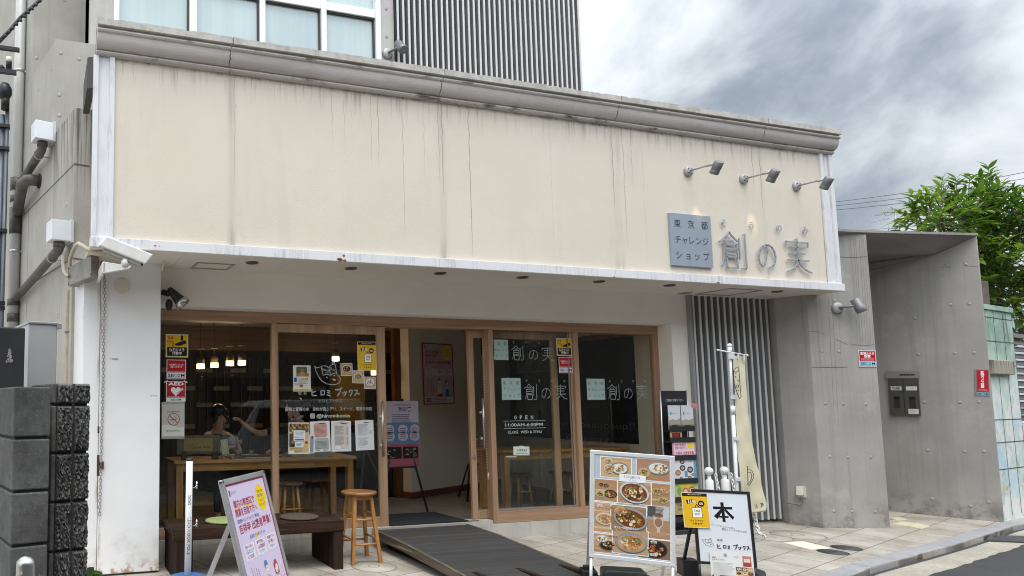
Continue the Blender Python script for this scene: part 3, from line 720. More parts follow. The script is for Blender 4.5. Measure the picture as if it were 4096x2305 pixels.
# louvred tower and the louvre screen at street level
FIN = mat('louvre_fin', (.29, .29, .28), .55, .1, var=.12); FIN_LIT = mat('louvre_lit_edge', (.60, .60, .60), .45, .1); FINB = mat('louvre_back', (.07, .073, .073), .7)  # light painted in: fin fronts take a lit tone, their sides a shaded one
tw = thing('louvre_tower', 'tall tower clad in vertical grey fins against the cloudy sky', 'tower', (5.9, 8.5, 0))
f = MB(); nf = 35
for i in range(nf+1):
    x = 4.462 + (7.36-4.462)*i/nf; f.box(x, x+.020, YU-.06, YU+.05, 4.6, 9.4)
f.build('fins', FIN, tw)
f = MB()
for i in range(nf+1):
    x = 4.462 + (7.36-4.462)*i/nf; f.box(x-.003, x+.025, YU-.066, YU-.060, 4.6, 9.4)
f.build('lit_fin_edges', FIN_LIT, tw)
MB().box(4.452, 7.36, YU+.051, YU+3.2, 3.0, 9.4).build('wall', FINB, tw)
MB().box(4.45, 4.462, YU-.05, YU+.05, 4.6, 9.4).build('edge_strip', BLACKM, tw)
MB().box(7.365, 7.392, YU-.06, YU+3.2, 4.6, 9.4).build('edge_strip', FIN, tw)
sc = thing('louvre_screen', 'tall screen of vertical grey fins between the white wall and concrete entrance', 'louvre screen', (8.6, 6.95, 0))
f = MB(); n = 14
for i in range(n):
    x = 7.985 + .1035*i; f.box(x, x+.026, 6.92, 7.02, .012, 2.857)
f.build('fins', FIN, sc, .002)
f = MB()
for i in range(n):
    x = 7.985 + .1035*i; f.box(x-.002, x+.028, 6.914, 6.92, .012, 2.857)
f.build('lit_fin_edges', FIN_LIT, sc)
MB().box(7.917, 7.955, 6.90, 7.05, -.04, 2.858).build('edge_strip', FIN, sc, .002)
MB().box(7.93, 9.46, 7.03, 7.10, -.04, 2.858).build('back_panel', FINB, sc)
# ------------------------------------------------------------------ concrete entrance portal
T4 = lambda r, c, x, y: (c*1024+x*.39752, (0, 576, 1152, 1729)[r]+y*.39752)
ga, gb, gc, gd, ge, gf = [Vector(p) for p in ((9.287, 6.839), (9.402, 6.511), (10.200, 6.275), (12.079, 6.135), (11.881, 6.463), (11.599, 7.126))]
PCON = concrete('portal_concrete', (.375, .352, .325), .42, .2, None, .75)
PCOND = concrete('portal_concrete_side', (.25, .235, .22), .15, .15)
gt_ = thing('concrete_portal', 'bare concrete entrance portal with splayed piers and a sloping slab roof', 'entrance', (10.6, 6.6, 0))
back2 = Vector((.35, .95)).normalized()
lw = [ga, gb, gc, gc+Vector((.30, 1.5)), ga+Vector((.25, 1.2))]
MB().prism([tuple(p) for p in lw], -.3, [3.60, 3.66, 3.640, 3.50, 3.40]).build('pier', PCON, gt_, .006)
fb_ = gf + (gf-ge).normalized()*2.4
rw = [gd, gd+Vector((.06, .02)), fb_+Vector((.5, .3)), fb_, gf, ge]
MB().prism([tuple(p) for p in rw], -.3, [3.716, 3.716, 3.40, 3.40, 3.40, 3.520]).build('pier', PCON, gt_, .006)
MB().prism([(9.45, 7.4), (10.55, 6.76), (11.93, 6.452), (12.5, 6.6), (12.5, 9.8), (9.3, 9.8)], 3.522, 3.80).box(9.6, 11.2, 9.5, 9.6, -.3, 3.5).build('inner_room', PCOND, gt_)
# roof slab: level top, underside falling to the back
sl_f = [(9.2, 6.36, 3.655), (10.2, 6.262, 3.662), (12.085, 6.118, 3.716)]
sl_b = [(9.5, 7.55, 3.40), (10.55, 6.78, 3.505), (11.89, 6.475, 3.520)]
topz = .03
vs = [Vector(p) for p in sl_f] + [Vector(p) for p in sl_b] + [Vector((x, y, z+topz)) for x, y, z in sl_f] + [Vector((x+.3, y+1.2, 3.70)) for x, y, z in sl_b]
MB().add(vs, [(0, 1, 4, 3), (1, 2, 5, 4), (0, 6, 7, 1), (1, 7, 8, 2), (6, 9, 10, 7), (7, 10, 11, 8), (2, 8, 11, 5), (0, 3, 9, 6), (3, 4, 10, 9), (4, 5, 11, 10)]).build('roof_slab', concrete('board_marked_concrete', (.33, .305, .28), .1, .35), gt_)
bm_ = MB()   # board marks under the slab
for i in range(22):
    a = (i+.5)/22; p = Vector(sl_f[0]).lerp(Vector(sl_f[2]), a); q = Vector(sl_b[0]).lerp(Vector(sl_b[2]), a); d = Vector((.010, 0, 0)); dz = Vector((0, 0, -.004))
    p = Vector(sl_f[1]).lerp(Vector(sl_f[2]), a); q = Vector(sl_b[1]).lerp(Vector(sl_b[2]), a)
    bm_.add([p+dz, p+d+dz, q+d+dz, q+dz], [(0, 1, 2, 3)])
bm_.build('board_marks', mat('board_mark', (.17, .155, .14), .9), gt_, weld=False)
n2 = Vector((gc-gb).to_tuple()+(0,)).cross(Vector((0, 0, 1))).normalized(); n3 = Vector((gd-ge).to_tuple()+(0,)).cross(Vector((0, 0, 1))).normalized(); n4 = Vector((ge-gf).to_tuple()+(0,)).cross(Vector((0, 0, 1))).normalized()
n1 = Vector((gb-ga).to_tuple()+(0,)).cross(Vector((0, 0, 1))).normalized()
def v3(p, z=0): return Vector((p.x, p.y, z))
def pier(u, v, off=0): return on_plane(u, v, v3(gb)+n2*off, n2)
def rpier(u, v, off=0): return on_plane(u, v, v3(ge)+n3*off, n3)
def inner(u, v, off=0): return on_plane(u, v, v3(gf)+n4*off, n4)
def sidep(u, v, off=0): return on_plane(u, v, v3(ga)+n1*off, n1)
tie_holes('tie_hole', [pier(*T4(2, 3, *p)) for p in ((460, 125), (670, 125), (898, 125), (545, 640), (716, 640), (578, 1160), (757, 1165), (985, 1168))] + [pier(*T4(3, 3, *p)) for p in ((620, 245), (802, 250), (1035, 250), (663, 795), (846, 797), (1080, 800))], n2, gt_, .026)
tie_holes('tie_hole', [rpier(*T4(2, 3, *p)) for p in ((1838, 168), (2027, 160), (1882, 655), (2075, 652), (1930, 1148), (2125, 1146))] + [rpier(*T4(3, 3, *p)) for p in ((1980, 195), (2175, 195), (2035, 742), (2220, 702))] + [rpier(*T4(1, 3, *p)) for p in ((1800, 1215), (1990, 1210))], n3, gt_, .026)
tie_holes('tie_hole', [inner(*T4(2, 3, *p)) for p in ((1480, 305), (1515, 670), (1570, 1150))] + [inner(*T4(3, 3, *p)) for p in ((1605, 180), (1650, 670))], n4, gt_, .026)
jj = MB()
def strip(pts, w, off, fn, b):
    q = [fn(*p, off) for p in pts]
    for p0, p1 in zip(q, q[1:]):
        h = Vector((0, 0, w)); b.add([p0, p1, p1+h, p0+h], [(0, 1, 2, 3)])
strip([T4(2, 3, 440, 800), T4(2, 3, 620, 802), T4(2, 3, 800, 799)], .006, .002, pier, jj)
strip([T4(2, 3, 415, 436), T4(2, 3, 480, 442), T4(2, 3, 560, 466)], .004, .002, pier, jj); strip([T4(2, 3, 680, 518), T4(2, 3, 740, 545), T4(2, 3, 800, 572)], .005, .002, pier, jj)
strip([T4(2, 3, 840, 574), T4(2, 3, 1000, 580), T4(2, 3, 1075, 574)], .005, .002, pier, jj); strip([T4(1, 3, 690, 1138), T4(1, 3, 860, 1145), T4(1, 3, 1000, 1136)], .005, .002, pier, jj)
strip([T4(1, 3, 1730, 1243), T4(1, 3, 1850, 1240)], .004, .002, rpier, jj); strip([T4(1, 3, 1980, 1230), T4(1, 3, 2120, 1234)], .004, .002, rpier, jj)
jj.build('pour_joint', mat('pour_joint_dark', (.1, .09, .08)), gt_, weld=False)
ds = MB()   # black rain runs down the outer edge of the pier
for x in (905, 930, 955, 985, 1010, 1035, 1060):
    a = pier(*T4(2, 3, x-75+random.randint(-6, 6), -500), .0015); b = pier(*T4(2, 3, x, 560), .0015); w = Vector((.006, -.002, 0))*random.uniform(.4, 1.)
    ds.add([a, a+w, b+w*.5, b], [(0, 1, 2, 3)])
for x in (600, 640, 700): 
    a = pier(*T4(2, 3, x, 40), .0015); b = pier(*T4(2, 3, x+70, 1400), .0015); w = Vector((.006, -.002, 0))*random.uniform(.5, 1.)
    ds.add([a, a+w, b+w*.4, b], [(0, 1, 2, 3)])
ds.build('rain_stain', mat('rain_stain_grey', (.215, .205, .19), .9), gt_, weld=False)
# intercom and letter slots on the inner wall
ic = thing('intercom_panel', 'dark metal double letterbox panel set in the concrete entrance wall', 'letterbox', tuple(inner(*T4(2, 3, 1360, 1050))))
Mi, wi, hi = frame_of(inner(*T4(2, 3, 1180, 840), .012), inner(*T4(2, 3, 1525, 838), .012), inner(*T4(2, 3, 1185, 908), .012))
s_ = Sheet(Mi, wi, .10, .012).base('8a8781'); s_.lines(.42, .5, .86, 1, .1, '2a2826', 1, .22, 0); s_.make('header_plate', ic)
for xa, xb, nm in ((1210, 1355, '加藤'), (1362, 1512, None)):
    M2, w2, h2 = frame_of(inner(*T4(2, 3, xa, 910), .02), inner(*T4(2, 3, xb, 908), .02), inner(*T4(2, 3, xa+28, 1270), .02))
    s_ = Sheet(M2, w2, .52, .02).base('4a4741'); s_.rect(.14, .22, .88, .325, 'd8d6d0')
    if nm: s_.t_(nm, .5, .272, .075, '2b2b2b', 3, .01, 'C')
    else: s_.lines(.45, .272, .7, 1, .1, 'b0aea8', 2, .02, 0)
    s_.rect(.30, .49, .72, .80, '22201e').rect(.36, .50, .66, .56, '0e0d0c', 2).rrect(.32, .57, .70, .79, .006, '2c2a2a', 2)
    if not nm: s_.rect(.2, .82, .88, .95, 'd5d2c8').lines(.25, .86, .8, 3, .03, '9a978e', 2, .008)
    s_.make('letterbox_door', ic)
# ------------------------------------------------------------------ mural wall, slatted gate, tree, roofs and wires behind
mw = thing('mural_wall', 'weathered mint tiled garden wall with faded painted mural beside the concrete portal', 'garden wall', (12.5, 6.25, 0))
m0 = Vector((12.135, 6.165, 0)); md = Vector((.596, .117, 0)).normalized(); mn = md.cross(Vector((0, 0, 1)))
def onM(u, v, off=0): return on_plane(u, v, m0+mn*off, mn)
def mural():
    m = bpy.data.materials.new('faded_mural'); m.use_nodes = True; t = m.node_tree; b = t.nodes['Principled BSDF']; b.inputs['Roughness'].default_value = .8
    o = N(t, 'ShaderNodeTexCoord').outputs['Object']
    s = N(t, 'ShaderNodeSeparateXYZ'); t.links.new(o, s.inputs[0]); Z = s.outputs[2]
    n = NOISE(t, o, 2.6, 6, .6, .5); n2 = NOISE(t, VMUL(t, o, (1, 1, .6)), 5.2, 6, .65, .4)
    c = MIX(t, RAMP(t, Z, 1.7, 2.3), MIX(t, RAMP(t, n, .35, .65), (.50, .63, .57), (.66, .74, .69)), MIX(t, RAMP(t, n, .35, .65), (.25, .38, .31), (.42, .55, .46)))
    c = MIX(t, M_(t, 'MULTIPLY', RAMP(t, n2, .50, .56), RAMP(t, Z, 2.0, 1.6)), c, (.78, .75, .72))
    c = MIX(t, M_(t, 'MULTIPLY', RAMP(t, n, .50, .58), M_(t, 'MULTIPLY', RAMP(t, Z, 1.5, 1.1), RAMP(t, Z, .1, .5))), c, (.48, .66, .78))
    c = MIX(t, M_(t, 'MULTIPLY', RAMP(t, n2, .42, .36), M_(t, 'MULTIPLY', RAMP(t, Z, .95, .6), RAMP(t, Z, .05, .3))), c, (.55, .43, .24))
    c = MIX(t, M_(t, 'MULTIPLY', RAMP(t, NOISE(t, VMUL(t, o, (20, 20, 1.2)), 1.2, 6, .7), .52, .66), RAMP(t, Z, 1.6, 2.6)), c, (.10, .12, .09))
    t.links.new(c, b.inputs['Base Color']); return m
tz = onM(*T4(2, 3, 2175, 165)).z; te = onM(*T4(2, 3, 2440, 215)); le = (te-m0).dot(md)
pR = m0+md*le; pRb = m0+md*(le+.5)
MUR = mural()
mb_ = MB().prism([(m0.x, m0.y), (pR.x, pR.y), (pR.x-mn.x*.25, pR.y-mn.y*.25), (m0.x-mn.x*.25, m0.y-mn.y*.25)], -.3, tz-.07); mb_.build('wall', MUR, mw)
g2 = MB()
for k in (.33, .66, 1.0):
    p = m0+md*le*k+mn*.002; g2.add([p+Vector((0, 0, .0)), p+md*.012+Vector((0, 0, 0)), p+md*.012+Vector((0, 0, tz-.08)), p+Vector((0, 0, tz-.08))], [(0, 1, 2, 3)])
for z in (2.62, 2.30, 1.98, 1.25, .95, .6):
    if z < tz: p = m0+mn*.002+Vector((0, 0, z)); q = p+md*le; g2.add([p, q, q+Vector((0, 0, .012)), p+Vector((0, 0, .012))], [(0, 1, 2, 3)])
g2.build('tile_joint', mat('mural_joint', (.07, .09, .07), .9), mw, weld=False)
MB().prism([(m0.x+mn.x*.02, m0.y+mn.y*.02), (pR.x+mn.x*.02+.01, pR.y+mn.y*.02), (pR.x-mn.x*.27, pR.y-mn.y*.27), (m0.x-mn.x*.27, m0.y-mn.y*.27)], tz-.068, tz).build('coping', MUR, mw, .005)
MB().prism([(m0.x+mn.x*.06, m0.y+mn.y*.06), (m0.x+md.x*le*.72+mn.x*.06, m0.y+md.y*le*.72+mn.y*.06), (m0.x+md.x*le*.72, m0.y+md.y*le*.72), (m0.x, m0.y)], 1.86, 2.05).build('broken_ledge', concrete('ledge_concrete', (.42, .38, .30), .3, .4, (1.8, 2.05, .9)), mw, .01)
MB().prism([(pR.x, pR.y), (pR.x+md.x*2.5, pR.y+md.y*2.5), (pR.x+md.x*2.5-mn.x*.2, pR.y+md.y*2.5-mn.y*.2), (pR.x-mn.x*.2, pR.y-mn.y*.2)], -.3, 1.18).build('wall', MUR, mw)
sg = thing('slatted_gate', 'dark grey metal fence panel of horizontal louvre slats beyond the mural wall', 'fence', tuple(pR+md*1.2))
f = MB(); z = 1.22
while z < 2.46:
    p = pR+md*.08-mn*.06; q = p+md*2.3
    f.add([p+Vector((0, 0, z)), q+Vector((0, 0, z)), q-mn*.035+Vector((0, 0, z+.075)), p-mn*.035+Vector((0, 0, z+.075)), p+mn*.012+Vector((0, 0, z+.006)), q+mn*.012+Vector((0, 0, z+.006))], [(0, 1, 2, 3), (0, 4, 5, 1), (4, 3, 2, 5)]); z += .098
SLAT = mat('dark_slat', (.075, .07, .07), .5, .3); f.build('slats', SLAT, sg)
MB().prism([tuple((pR+md*.04-mn*.03)[:2]), tuple((pR+md*.10-mn*.03)[:2]), tuple((pR+md*.10-mn*.12)[:2]), tuple((pR+md*.04-mn*.12)[:2])], 1.19, 2.50).build('post', SLAT, sg)
bl = thing('brick_pier', 'small brown pier peeking out between the portal and the tree', 'pier', (13.1, 7.4, 0))
p0 = onY(*T4(2, 3, 2145, 0), 7.4); p1 = onY(*T4(2, 3, 2235, 150), 7.4)
MB().box(p0.x-.15, p1.x, 7.4, 7.8, -.2, p0.z+.12).build('pier_body', mat('brown_block', (.16, .12, .10), .9, var=.3, vs=9, bump=.5), bl)
MB().box(p0.x-.15, p1.x+.005, 7.395, 7.4, (p0.z+p1.z)/2-.3, (p0.z+p1.z)/2-.285).build('joint', DARKLINE, bl)
# tree
def leaf_mat(name, a, b2, c3):
    m = bpy.data.materials.new(name); m.use_nodes = True; t = m.node_tree; p = t.nodes['Principled BSDF']; p.inputs['Roughness'].default_value = .45
    g = N(t, 'ShaderNodeNewGeometry').outputs['Random Per Island']
    o = N(t, 'ShaderNodeTexCoord').outputs['Object']
    c = MIX(t, RAMP(t, g, .1, .8), a, b2); c = MIX(t, RAMP(t, NOISE(t, o, 1.1, 2), .52, .68), c, c3)
    t.links.new(c, p.inputs['Base Color'])
    tl = N(t, 'ShaderNodeBsdfTranslucent'); t.links.new(MIX(t, 1., c, (1.5, 1.5, .5), 'MULTIPLY'), tl.inputs[0])
    mx = N(t, 'ShaderNodeMixShader'); mx.inputs[0].default_value = .32; t.links.new(p.outputs[0], mx.inputs[1]); t.links.new(tl.outputs[0], mx.inputs[2])
    t.links.new(mx.outputs[0], t.nodes['Material Output'].inputs[0]); return m
BARK = mat('bark', (.09, .07, .05), .9, var=.3, vs=12, bump=.6)
def leaf(vs, fs, p, d, nrm, L, W):
    d = d.normalized(); s = d.cross(nrm).normalized(); nn = s.cross(d); i = len(vs)
    for k, (a, w) in enumerate(((0, .10), (.30, 1.), (.65, .85), (1., .05))):
        c = p + d*(L*a) - nn*(L*.28*a*a); vs += [c - s*(W*w) + nn*(W*.25*w), c + s*(W*w) + nn*(W*.25*w)]
    fs += [(i+2*k, i+2*k+1, i+2*k+3, i+2*k+2) for k in range(3)]
def make_tree(root, base, blobs, shoots, L, W, lm, seed, trunk_r=.13, extra=()):
    R = random.Random(seed); vs = []; fs = []; tw = MB()
    top = Vector(base)+Vector((.2, .1, 2.2)); tk = MB().tube([Vector(base)+Vector((0, 0, -.3)), Vector(base)+Vector((.08, 0, 1.2)), top], [trunk_r, trunk_r*.8, trunk_r*.6], 10)
    for c, r, n in blobs:
        c = Vector(c); tk.tube([top, (top+c)/2+Vector((R.uniform(-.2, .2), R.uniform(-.2, .2), .1)), c], [trunk_r*.5, trunk_r*.32, .02], 7)
    def shoot(p, d, ln):
        d = d.normalized(); q = p + d*ln*.6 + Vector((0, 0, .06*ln)); e = p + d*ln + Vector((0, 0, -.02*ln))
        tw.tube([p, q, e], [.010, .007, .003], 4, cap=False)
        n = int(ln/.045)
        for k in range(n):
            a = .22 + .78*k/n; c = p.lerp(q, a/.6) if a < .6 else q.lerp(e, (a-.6)/.4)
            ax = d.cross(Vector((0, 0, 1))).normalized()
            if ax.length < .1: ax = Vector((1, 0, 0))
            sd = ax*(1 if k % 2 else -1); sd.rotate(Matrix.Rotation(R.uniform(-.8, .8), 3, d))
            leaf(vs, fs, c, d*R.uniform(.5, 1.1)+sd*R.uniform(.6, 1.)+Vector((0, 0, R.uniform(-.25, .45))), Vector((R.uniform(-.4, .4), R.uniform(-.4, .4), 1)), L*R.uniform(.65, 1.2), W*R.uniform(.75, 1.2))
    for c, r, n in blobs:
        c = Vector(c)
        for _ in range(n):
            v = Vector((R.gauss(0, 1), R.gauss(0, 1), R.gauss(.25, .9))).normalized(); rr = R.uniform(.35, 1.)**.6
            p = c + Vector((v.x*r[0], v.y*r[1], v.z*r[2]))*rr*.82
            shoot(p, v+Vector((R.uniform(-.4, .4), R.uniform(-.4, .4), R.uniform(.0, .7))), R.uniform(.3, .6))
    for p, d, ln in extra: shoot(Vector(p), Vector(d), ln)
    me = bpy.data.meshes.new('crown'); me.from_pydata([tuple(v) for v in vs], [], fs); me.materials.append(lm)
    me.polygons.foreach_set('use_smooth', [True]*len(fs))
    o = bpy.data.objects.new('crown', me); COL.objects.link(o); adopt(o, root)
    tk.build('trunk', BARK, root, weld=False); tw.build('twigs', mat('twig', (.12, .12, .05), .8), root, weld=False)
LM = leaf_mat('tree_leaves', (.045, .11, .020), (.115, .215, .032), (.20, .31, .048))
def crownpt(px, y): q = onY(px[0], px[1], y); return (q.x, q.y, q.z)
TY = 8.6
def blob(px, y, r, n): return (crownpt(px, y), r, n)
trr = thing('leafy_tree', 'bushy green tree with long drooping leaves above the garden wall', 'tree', (crownpt((3960, 1250), TY+.6)[0], TY+.6, 0))
ex = []
for px, ln in (((3935, 860), .75), ((3965, 850), .9), ((3990, 850), .8), ((4010, 830), .5), ((3780, 800), .45), ((3830, 800), .45), ((3725, 835), .4)):
    ex.append((crownpt(px, TY), (random.uniform(-.12, .12), random.uniform(-.1, .1), 1), ln))
make_tree(trr, trr.location, [blob((3765, 890), TY, (.42, .5, .38), 34), blob((3850, 860), TY+.2, (.45, .6, .34), 40), blob((3975, 910), TY+.2, (.65, .7, .42), 66), blob((4060, 940), TY, (.6, .7, .55), 60),
    blob((3880, 1000), TY+.7, (.8, .7, .6), 70), blob((4000, 1060), TY, (.75, .8, .75), 110), blob((3960, 1190), TY+.1, (.7, .7, .7), 90), blob((4080, 1250), TY-.1, (.8, .8, .8), 100), blob((4150, 1080), TY, (.8, .8, .9), 70), blob((3715, 915), TY, (.22, .4, .2), 12)], 0, .205, .033, LM, 11, extra=ex)
# small roof, aerial and overhead lines
rf = thing('far_house', 'dark tiled roof edge of a house behind the entrance portal', 'house', (15, 10, 0))
a = onY(*T4(1, 3, 600, 815), 10); b = onY(*T4(1, 3, 860, 890), 10)
MB().add([a+Vector((-.5, 0, .05)), b, b+Vector((0, 3, -.1)), a+Vector((-.5, 3, .05)), a+Vector((-.5, 0, -.05)), b+Vector((0, 0, -.1)), b+Vector((0, 3, -.2)), a+Vector((-.5, 3, -.05))], [(0, 1, 2, 3), (4, 7, 6, 5), (0, 4, 5, 1), (1, 5, 6, 2), (2, 6, 7, 3), (3, 7, 4, 0)]).build('roof', mat('dark_roof', (.07, .055, .05), .8), rf)
MB().box(a.x-.5, b.x-.25, 10.2, 13, -.2, b.z-.12).build('wall', mat('far_wall', (.4, .38, .35), .9), rf)
an = thing('roof_aerial', 'thin television aerial standing on a roof beyond the portal', 'aerial', (26, 16, 3))
yA = 16
q = lambda x, y: onY(*T4(1, 3, x, y), yA)
GREY = mat('galvanised', (.33, .34, .35), .5, .5)
MB().cyl(q(1285, 940), q(1278, 685), .022, n=8).cyl(q(1215, 940), q(1211, 755), .016, n=8).build('mast', GREY, an)
b = MB().cyl(q(1165, 690), q(1345, 685), .014, n=6).cyl(q(1040, 785), q(1215, 750), .012, n=6).cyl(q(1218, 850), q(1290, 852), .012, n=6)
for x in (1178, 1200, 1225, 1300, 1325): b.cyl(q(x, 676)+Vector((0, -.35, 0)), q(x, 700)+Vector((0, .35, 0)), .007, n=5)
b.cyl(q(1180, 660), q(1160, 690), .01, n=5).cyl(q(1160, 690), q(1185, 722), .01, n=5); b.build('antenna_rods', GREY, an)
WIRE = mat('cable_black', (.03, .03, .035), .6); WIREG = mat('cable_grey', (.16, .17, .18), .6)
def wire(label, pts, y, r, m=WIREG, cat='cable', group=None, name='overhead_wire', sag=.0):
    p = [onY(u, v, y) for u, v in pts]; b = MB(); path = []
    for i in range(25):
        t = i/24; c = p[0].lerp(p[1], t); c.z -= sag*4*t*(1-t); path.append(c)
    return tag(b.tube(path, r, 5).build(name, m, weld=False), label, cat, group)
for lab, y0, y1 in (('topmost of the overhead lines crossing the sky behind the tree', 583, 270), ('middle overhead line of three crossing the sky behind the tree', 622, 335), ('lowest of the three main overhead lines running behind the tree', 662, 405)):
    wire(lab, [T4(1, 3, 560, y0+12), T4(1, 3, 2800, y1-32)], 15, .014, sag=.10)
wire('faint thin line low in the sky just above the portal roof', [T4(1, 3, 800, 880), T4(1, 3, 2000, 790)], 17, .008)

# ------------------------------------------------------------------ pipes and boxes on the neighbour's side wall
PVC = mat('pvc_grey', (.46, .46, .44), .4, var=.06); PVCD = mat('pvc_weathered', (.105, .10, .085), .55, var=.5, vs=9, bump=.2)
Z2 = lambda x, y: (x*.4909, 288+y*.4909)
dp = thing('drain_pipe', 'tall grey plastic drain pipe running up the concrete side wall', 'pipe', (-.235, 9.2, 0))
px = lambda z: (-.222 - .039*(z-3.7)/2.6*.0, 9.2, z)
MB().cyl(px(-.1), px(9.5), .066, n=20).build('pipe', PVC, dp)
c = MB()
for z0, z1 in ((4.17, 4.33), (4.02, 4.10), (3.62, 3.95), (2.72, 2.80), (2.52, 2.62)): c.cyl(px(z0), px(z1), .075, n=20)
c.build('pipe_socket', PVCD, dp)
for z in (5.72, 3.62-.22):
    k = MB().cyl(px(z-.015), px(z+.015), .072, n=20); w = onW(*Z2(225, 180 if z > 5 else 1160)); k.box(-.16, -.06, 9.17, 9.20, z-.012, z+.006); k.build('clamp', ALU, dp)
STEEL = mat('galvanised_pole', (.115, .13, .15), .5, .4, var=.15)
ep = thing('utility_pole', 'dark slim metal conduits with clamps and cable fittings at the photo edge', 'pole', (-.37, 9.0, 0))
MB().cyl((-.40, 9.0, -.1), (-.40, 9.0, 5.05), .030, n=12).cyl((-.345, 8.98, -.1), (-.345, 8.98, 5.1), .026, n=12).build('conduit', STEEL, ep)
k = MB()
for z in (4.9, 4.62, 3.6, 2.72, 2.66, 1.92, 1.85): k.box(-.44, -.31, 8.94, 9.03, z-.02, z+.02)
k.build('clamp', BLACKM, ep)
k = MB().ball((-.38, 8.95, 5.33), .09, (1, 1, 1.3), 10).ball((-.44, 8.97, 5.62), .06, (1, 1, .8), 10).cyl((-.37, 8.95, 5.1), (-.37, 8.95, 5.3), .05, n=10).box(-.50, -.25, 8.9, 8.96, 5.55, 5.60).box(-.50, -.22, 8.9, 8.96, 5.85, 5.89).cyl((-.34, 8.93, 5.62), (-.34, 8.93, 5.74), .035, n=12)
k.build('cable_fitting', BLACKM, ep)
MB().cyl((-.34, 8.93, 5.70), (-.34, 8.93, 5.76), .038, n=12).build('insulator', mat('porcelain', (.7, .68, .6), .4), ep)
cbk = MB()
for i in range(3):
    p = [onY(x, y, 6.0+.05*i) for x, y in ((-60, 215+i*6), (0, 160+i*4), (40, 120+i*3), (80, 72), (120, 36+i*2), (168, -6-i*2), (230, -60))]
    cbk.tube(p, .011 if i else .014, 6)
for i in range(10):
    t = i/9; a = onY(20+t*140, 140-t*140+4, 5.98); cbk.ball(a, .016, (1, 1, 1), 6)
tag(cbk.build('bundled_cable', WIRE, weld=False), 'twisted bundle of black overhead cables crossing the top corner by the drain pipe', 'cable')
nb = thing('neighbour_house', 'pale neighbouring house corner with dark eaves behind the drain pipe', 'house', (-3, 14, 0))
a = onY(0, 195, 14); b_ = onY(54, 8, 14)
MB().add([a+Vector((-3, 0, 0)), a, b_, b_+Vector((0, 0, 6)), a+Vector((-3, 0, 8))], [(0, 1, 2, 3, 4)]).add([a+Vector((-3, 3, 0)), a+Vector((0, 3, 0)), b_+Vector((0, 3, 0)), b_+Vector((0, 3, 6)), a+Vector((-3, 3, 8))], [(4, 3, 2, 1, 0)]).build('upper_wall', mat('pale_render', (.62, .61, .59), .8, var=.1), nb, weld=False)
MB().box(-4, onY(56, 400, 14.2).x, 14.2, 18, -.3, 8.3).build('wall', mat('dark_eaves', (.05, .045, .04), .8, var=.2), nb)
WBOX = mat('white_box_plastic', (.74, .76, .79), .35, var=.03)
BP = lambda q, off, z: C0 + WU*q + WN*off + Vector((0, 0, z))
def vent(label, q, z, pend, bracket, r=.048):
    t = thing('vent_hood', label, 'vent hood', tuple(BP(q, .11, z)), 'white vent hoods on the side wall')
    R3 = Matrix(((-WN.x, WU.x, 0), (-WN.y, WU.y, 0), (0, 0, 1)))
    M = Matrix.Translation(BP(q, .11, z)) @ R3.to_4x4()
    MB().box(-.10, .10, -.10, .10, -.09, .105, M).build('hood_box', WBOX, t, .004)
    MB().box(.085, .11, -.115, .115, -.10, .118, M).build('back_plate', mat('vent_plate', (.55, .56, .56), .5), t)
    p0 = BP(q, .11, z-.09); p1 = BP(q, .11, z-.17); e = Vector(pend)
    pth = [p0, p0+Vector((0, 0, -.05))]
    for k in range(1, 7):
        a = k/6; v = p1.lerp(p1+(e-p1).normalized()*.09, a*a); v.z = p0.z-.05-(p0.z-.05-p1.z)*min(1, a*1.3); pth.append(v)
    pth += [p1+(e-p1)*.5, e]
    MB().tube(pth, r, 14).build('vent_pipe', PVCD, t)
    MB().cyl(p0, p0+Vector((0, 0, -.05)), r+.008, n=14).build('pipe_collar', PVCD, t)
    mid = p1+(e-p1)*.12; k = MB().cyl(mid, mid+(e-p1).normalized()*.03, r+.006, n=14).cyl(mid+Vector((0, 0, -.02)), mid+Vector((0, 0, -.02))-WN*.14, .006, n=6); k.build('clamp', ALU, t)
vent('white box vent hood with mossy pipe, upper one beside the stained concrete', .84, 4.40, (-.20, 9.14, 4.20), None)
vent('white box vent hood with mossy pipe behind the security camera, lower one', .08, 3.16, (-.20, 9.14, 2.80), None)
el = thing('wall_drain', 'thick grey elbow pipe leaving the concrete side wall between the vent pipes', 'pipe', tuple(BP(1.42, .0, 4.1)))
pA = onW(*Z2(325, 890)); pth = [pA, pA+WN*.09, pA+WN*.14+WU*.02+Vector((0, 0, -.005)), pA+WN*.17+WU*.10+Vector((0, 0, -.03)), (-.20, 9.1, 3.88)]
MB().tube(pth, .064, 16).build('pipe', PVCD, el); MB().cyl(pA, pA+WN*.018, .085, n=18).build('wall_flange', mat('sealant_black', (.03, .028, .025), .8), el)
# ------------------------------------------------------------------ security camera and its cabling on the pillar
CAMW = mat('camera_casing', (.70, .685, .65), .4, var=.08, vs=9)
cc = thing('security_camera', 'white bullet security camera under a long weathered sunshield', 'security camera', (.80, 6.15, 2.85))
tl, tr2, br, bl_ = [onY(*T4(1, 0, *p), 6.12) for p in ((1075, 922), (1545, 1112), (1455, 1210), (1035, 1042))]
d = (tr2-tl).normalized(); dn = Vector((-d.z, 0, d.x))*-1; L = (tr2-tl).length
if dn.z > 0: dn = -dn
def cb(b, a0, a1, h0, h1, y0, y1, taper=.0):
    o = tl
    vs = []
    for y in (y0, y1):
        for a, h in ((a0, h0), (a1, h0), (a1-taper, h1), (a0-taper, h1)): p = o + d*a + dn*h; vs.append((p.x, y, p.z))
    return b.add(vs, [(0, 1, 2, 3), (7, 6, 5, 4), (0, 4, 5, 1), (1, 5, 6, 2), (2, 6, 7, 3), (3, 7, 4, 0)])
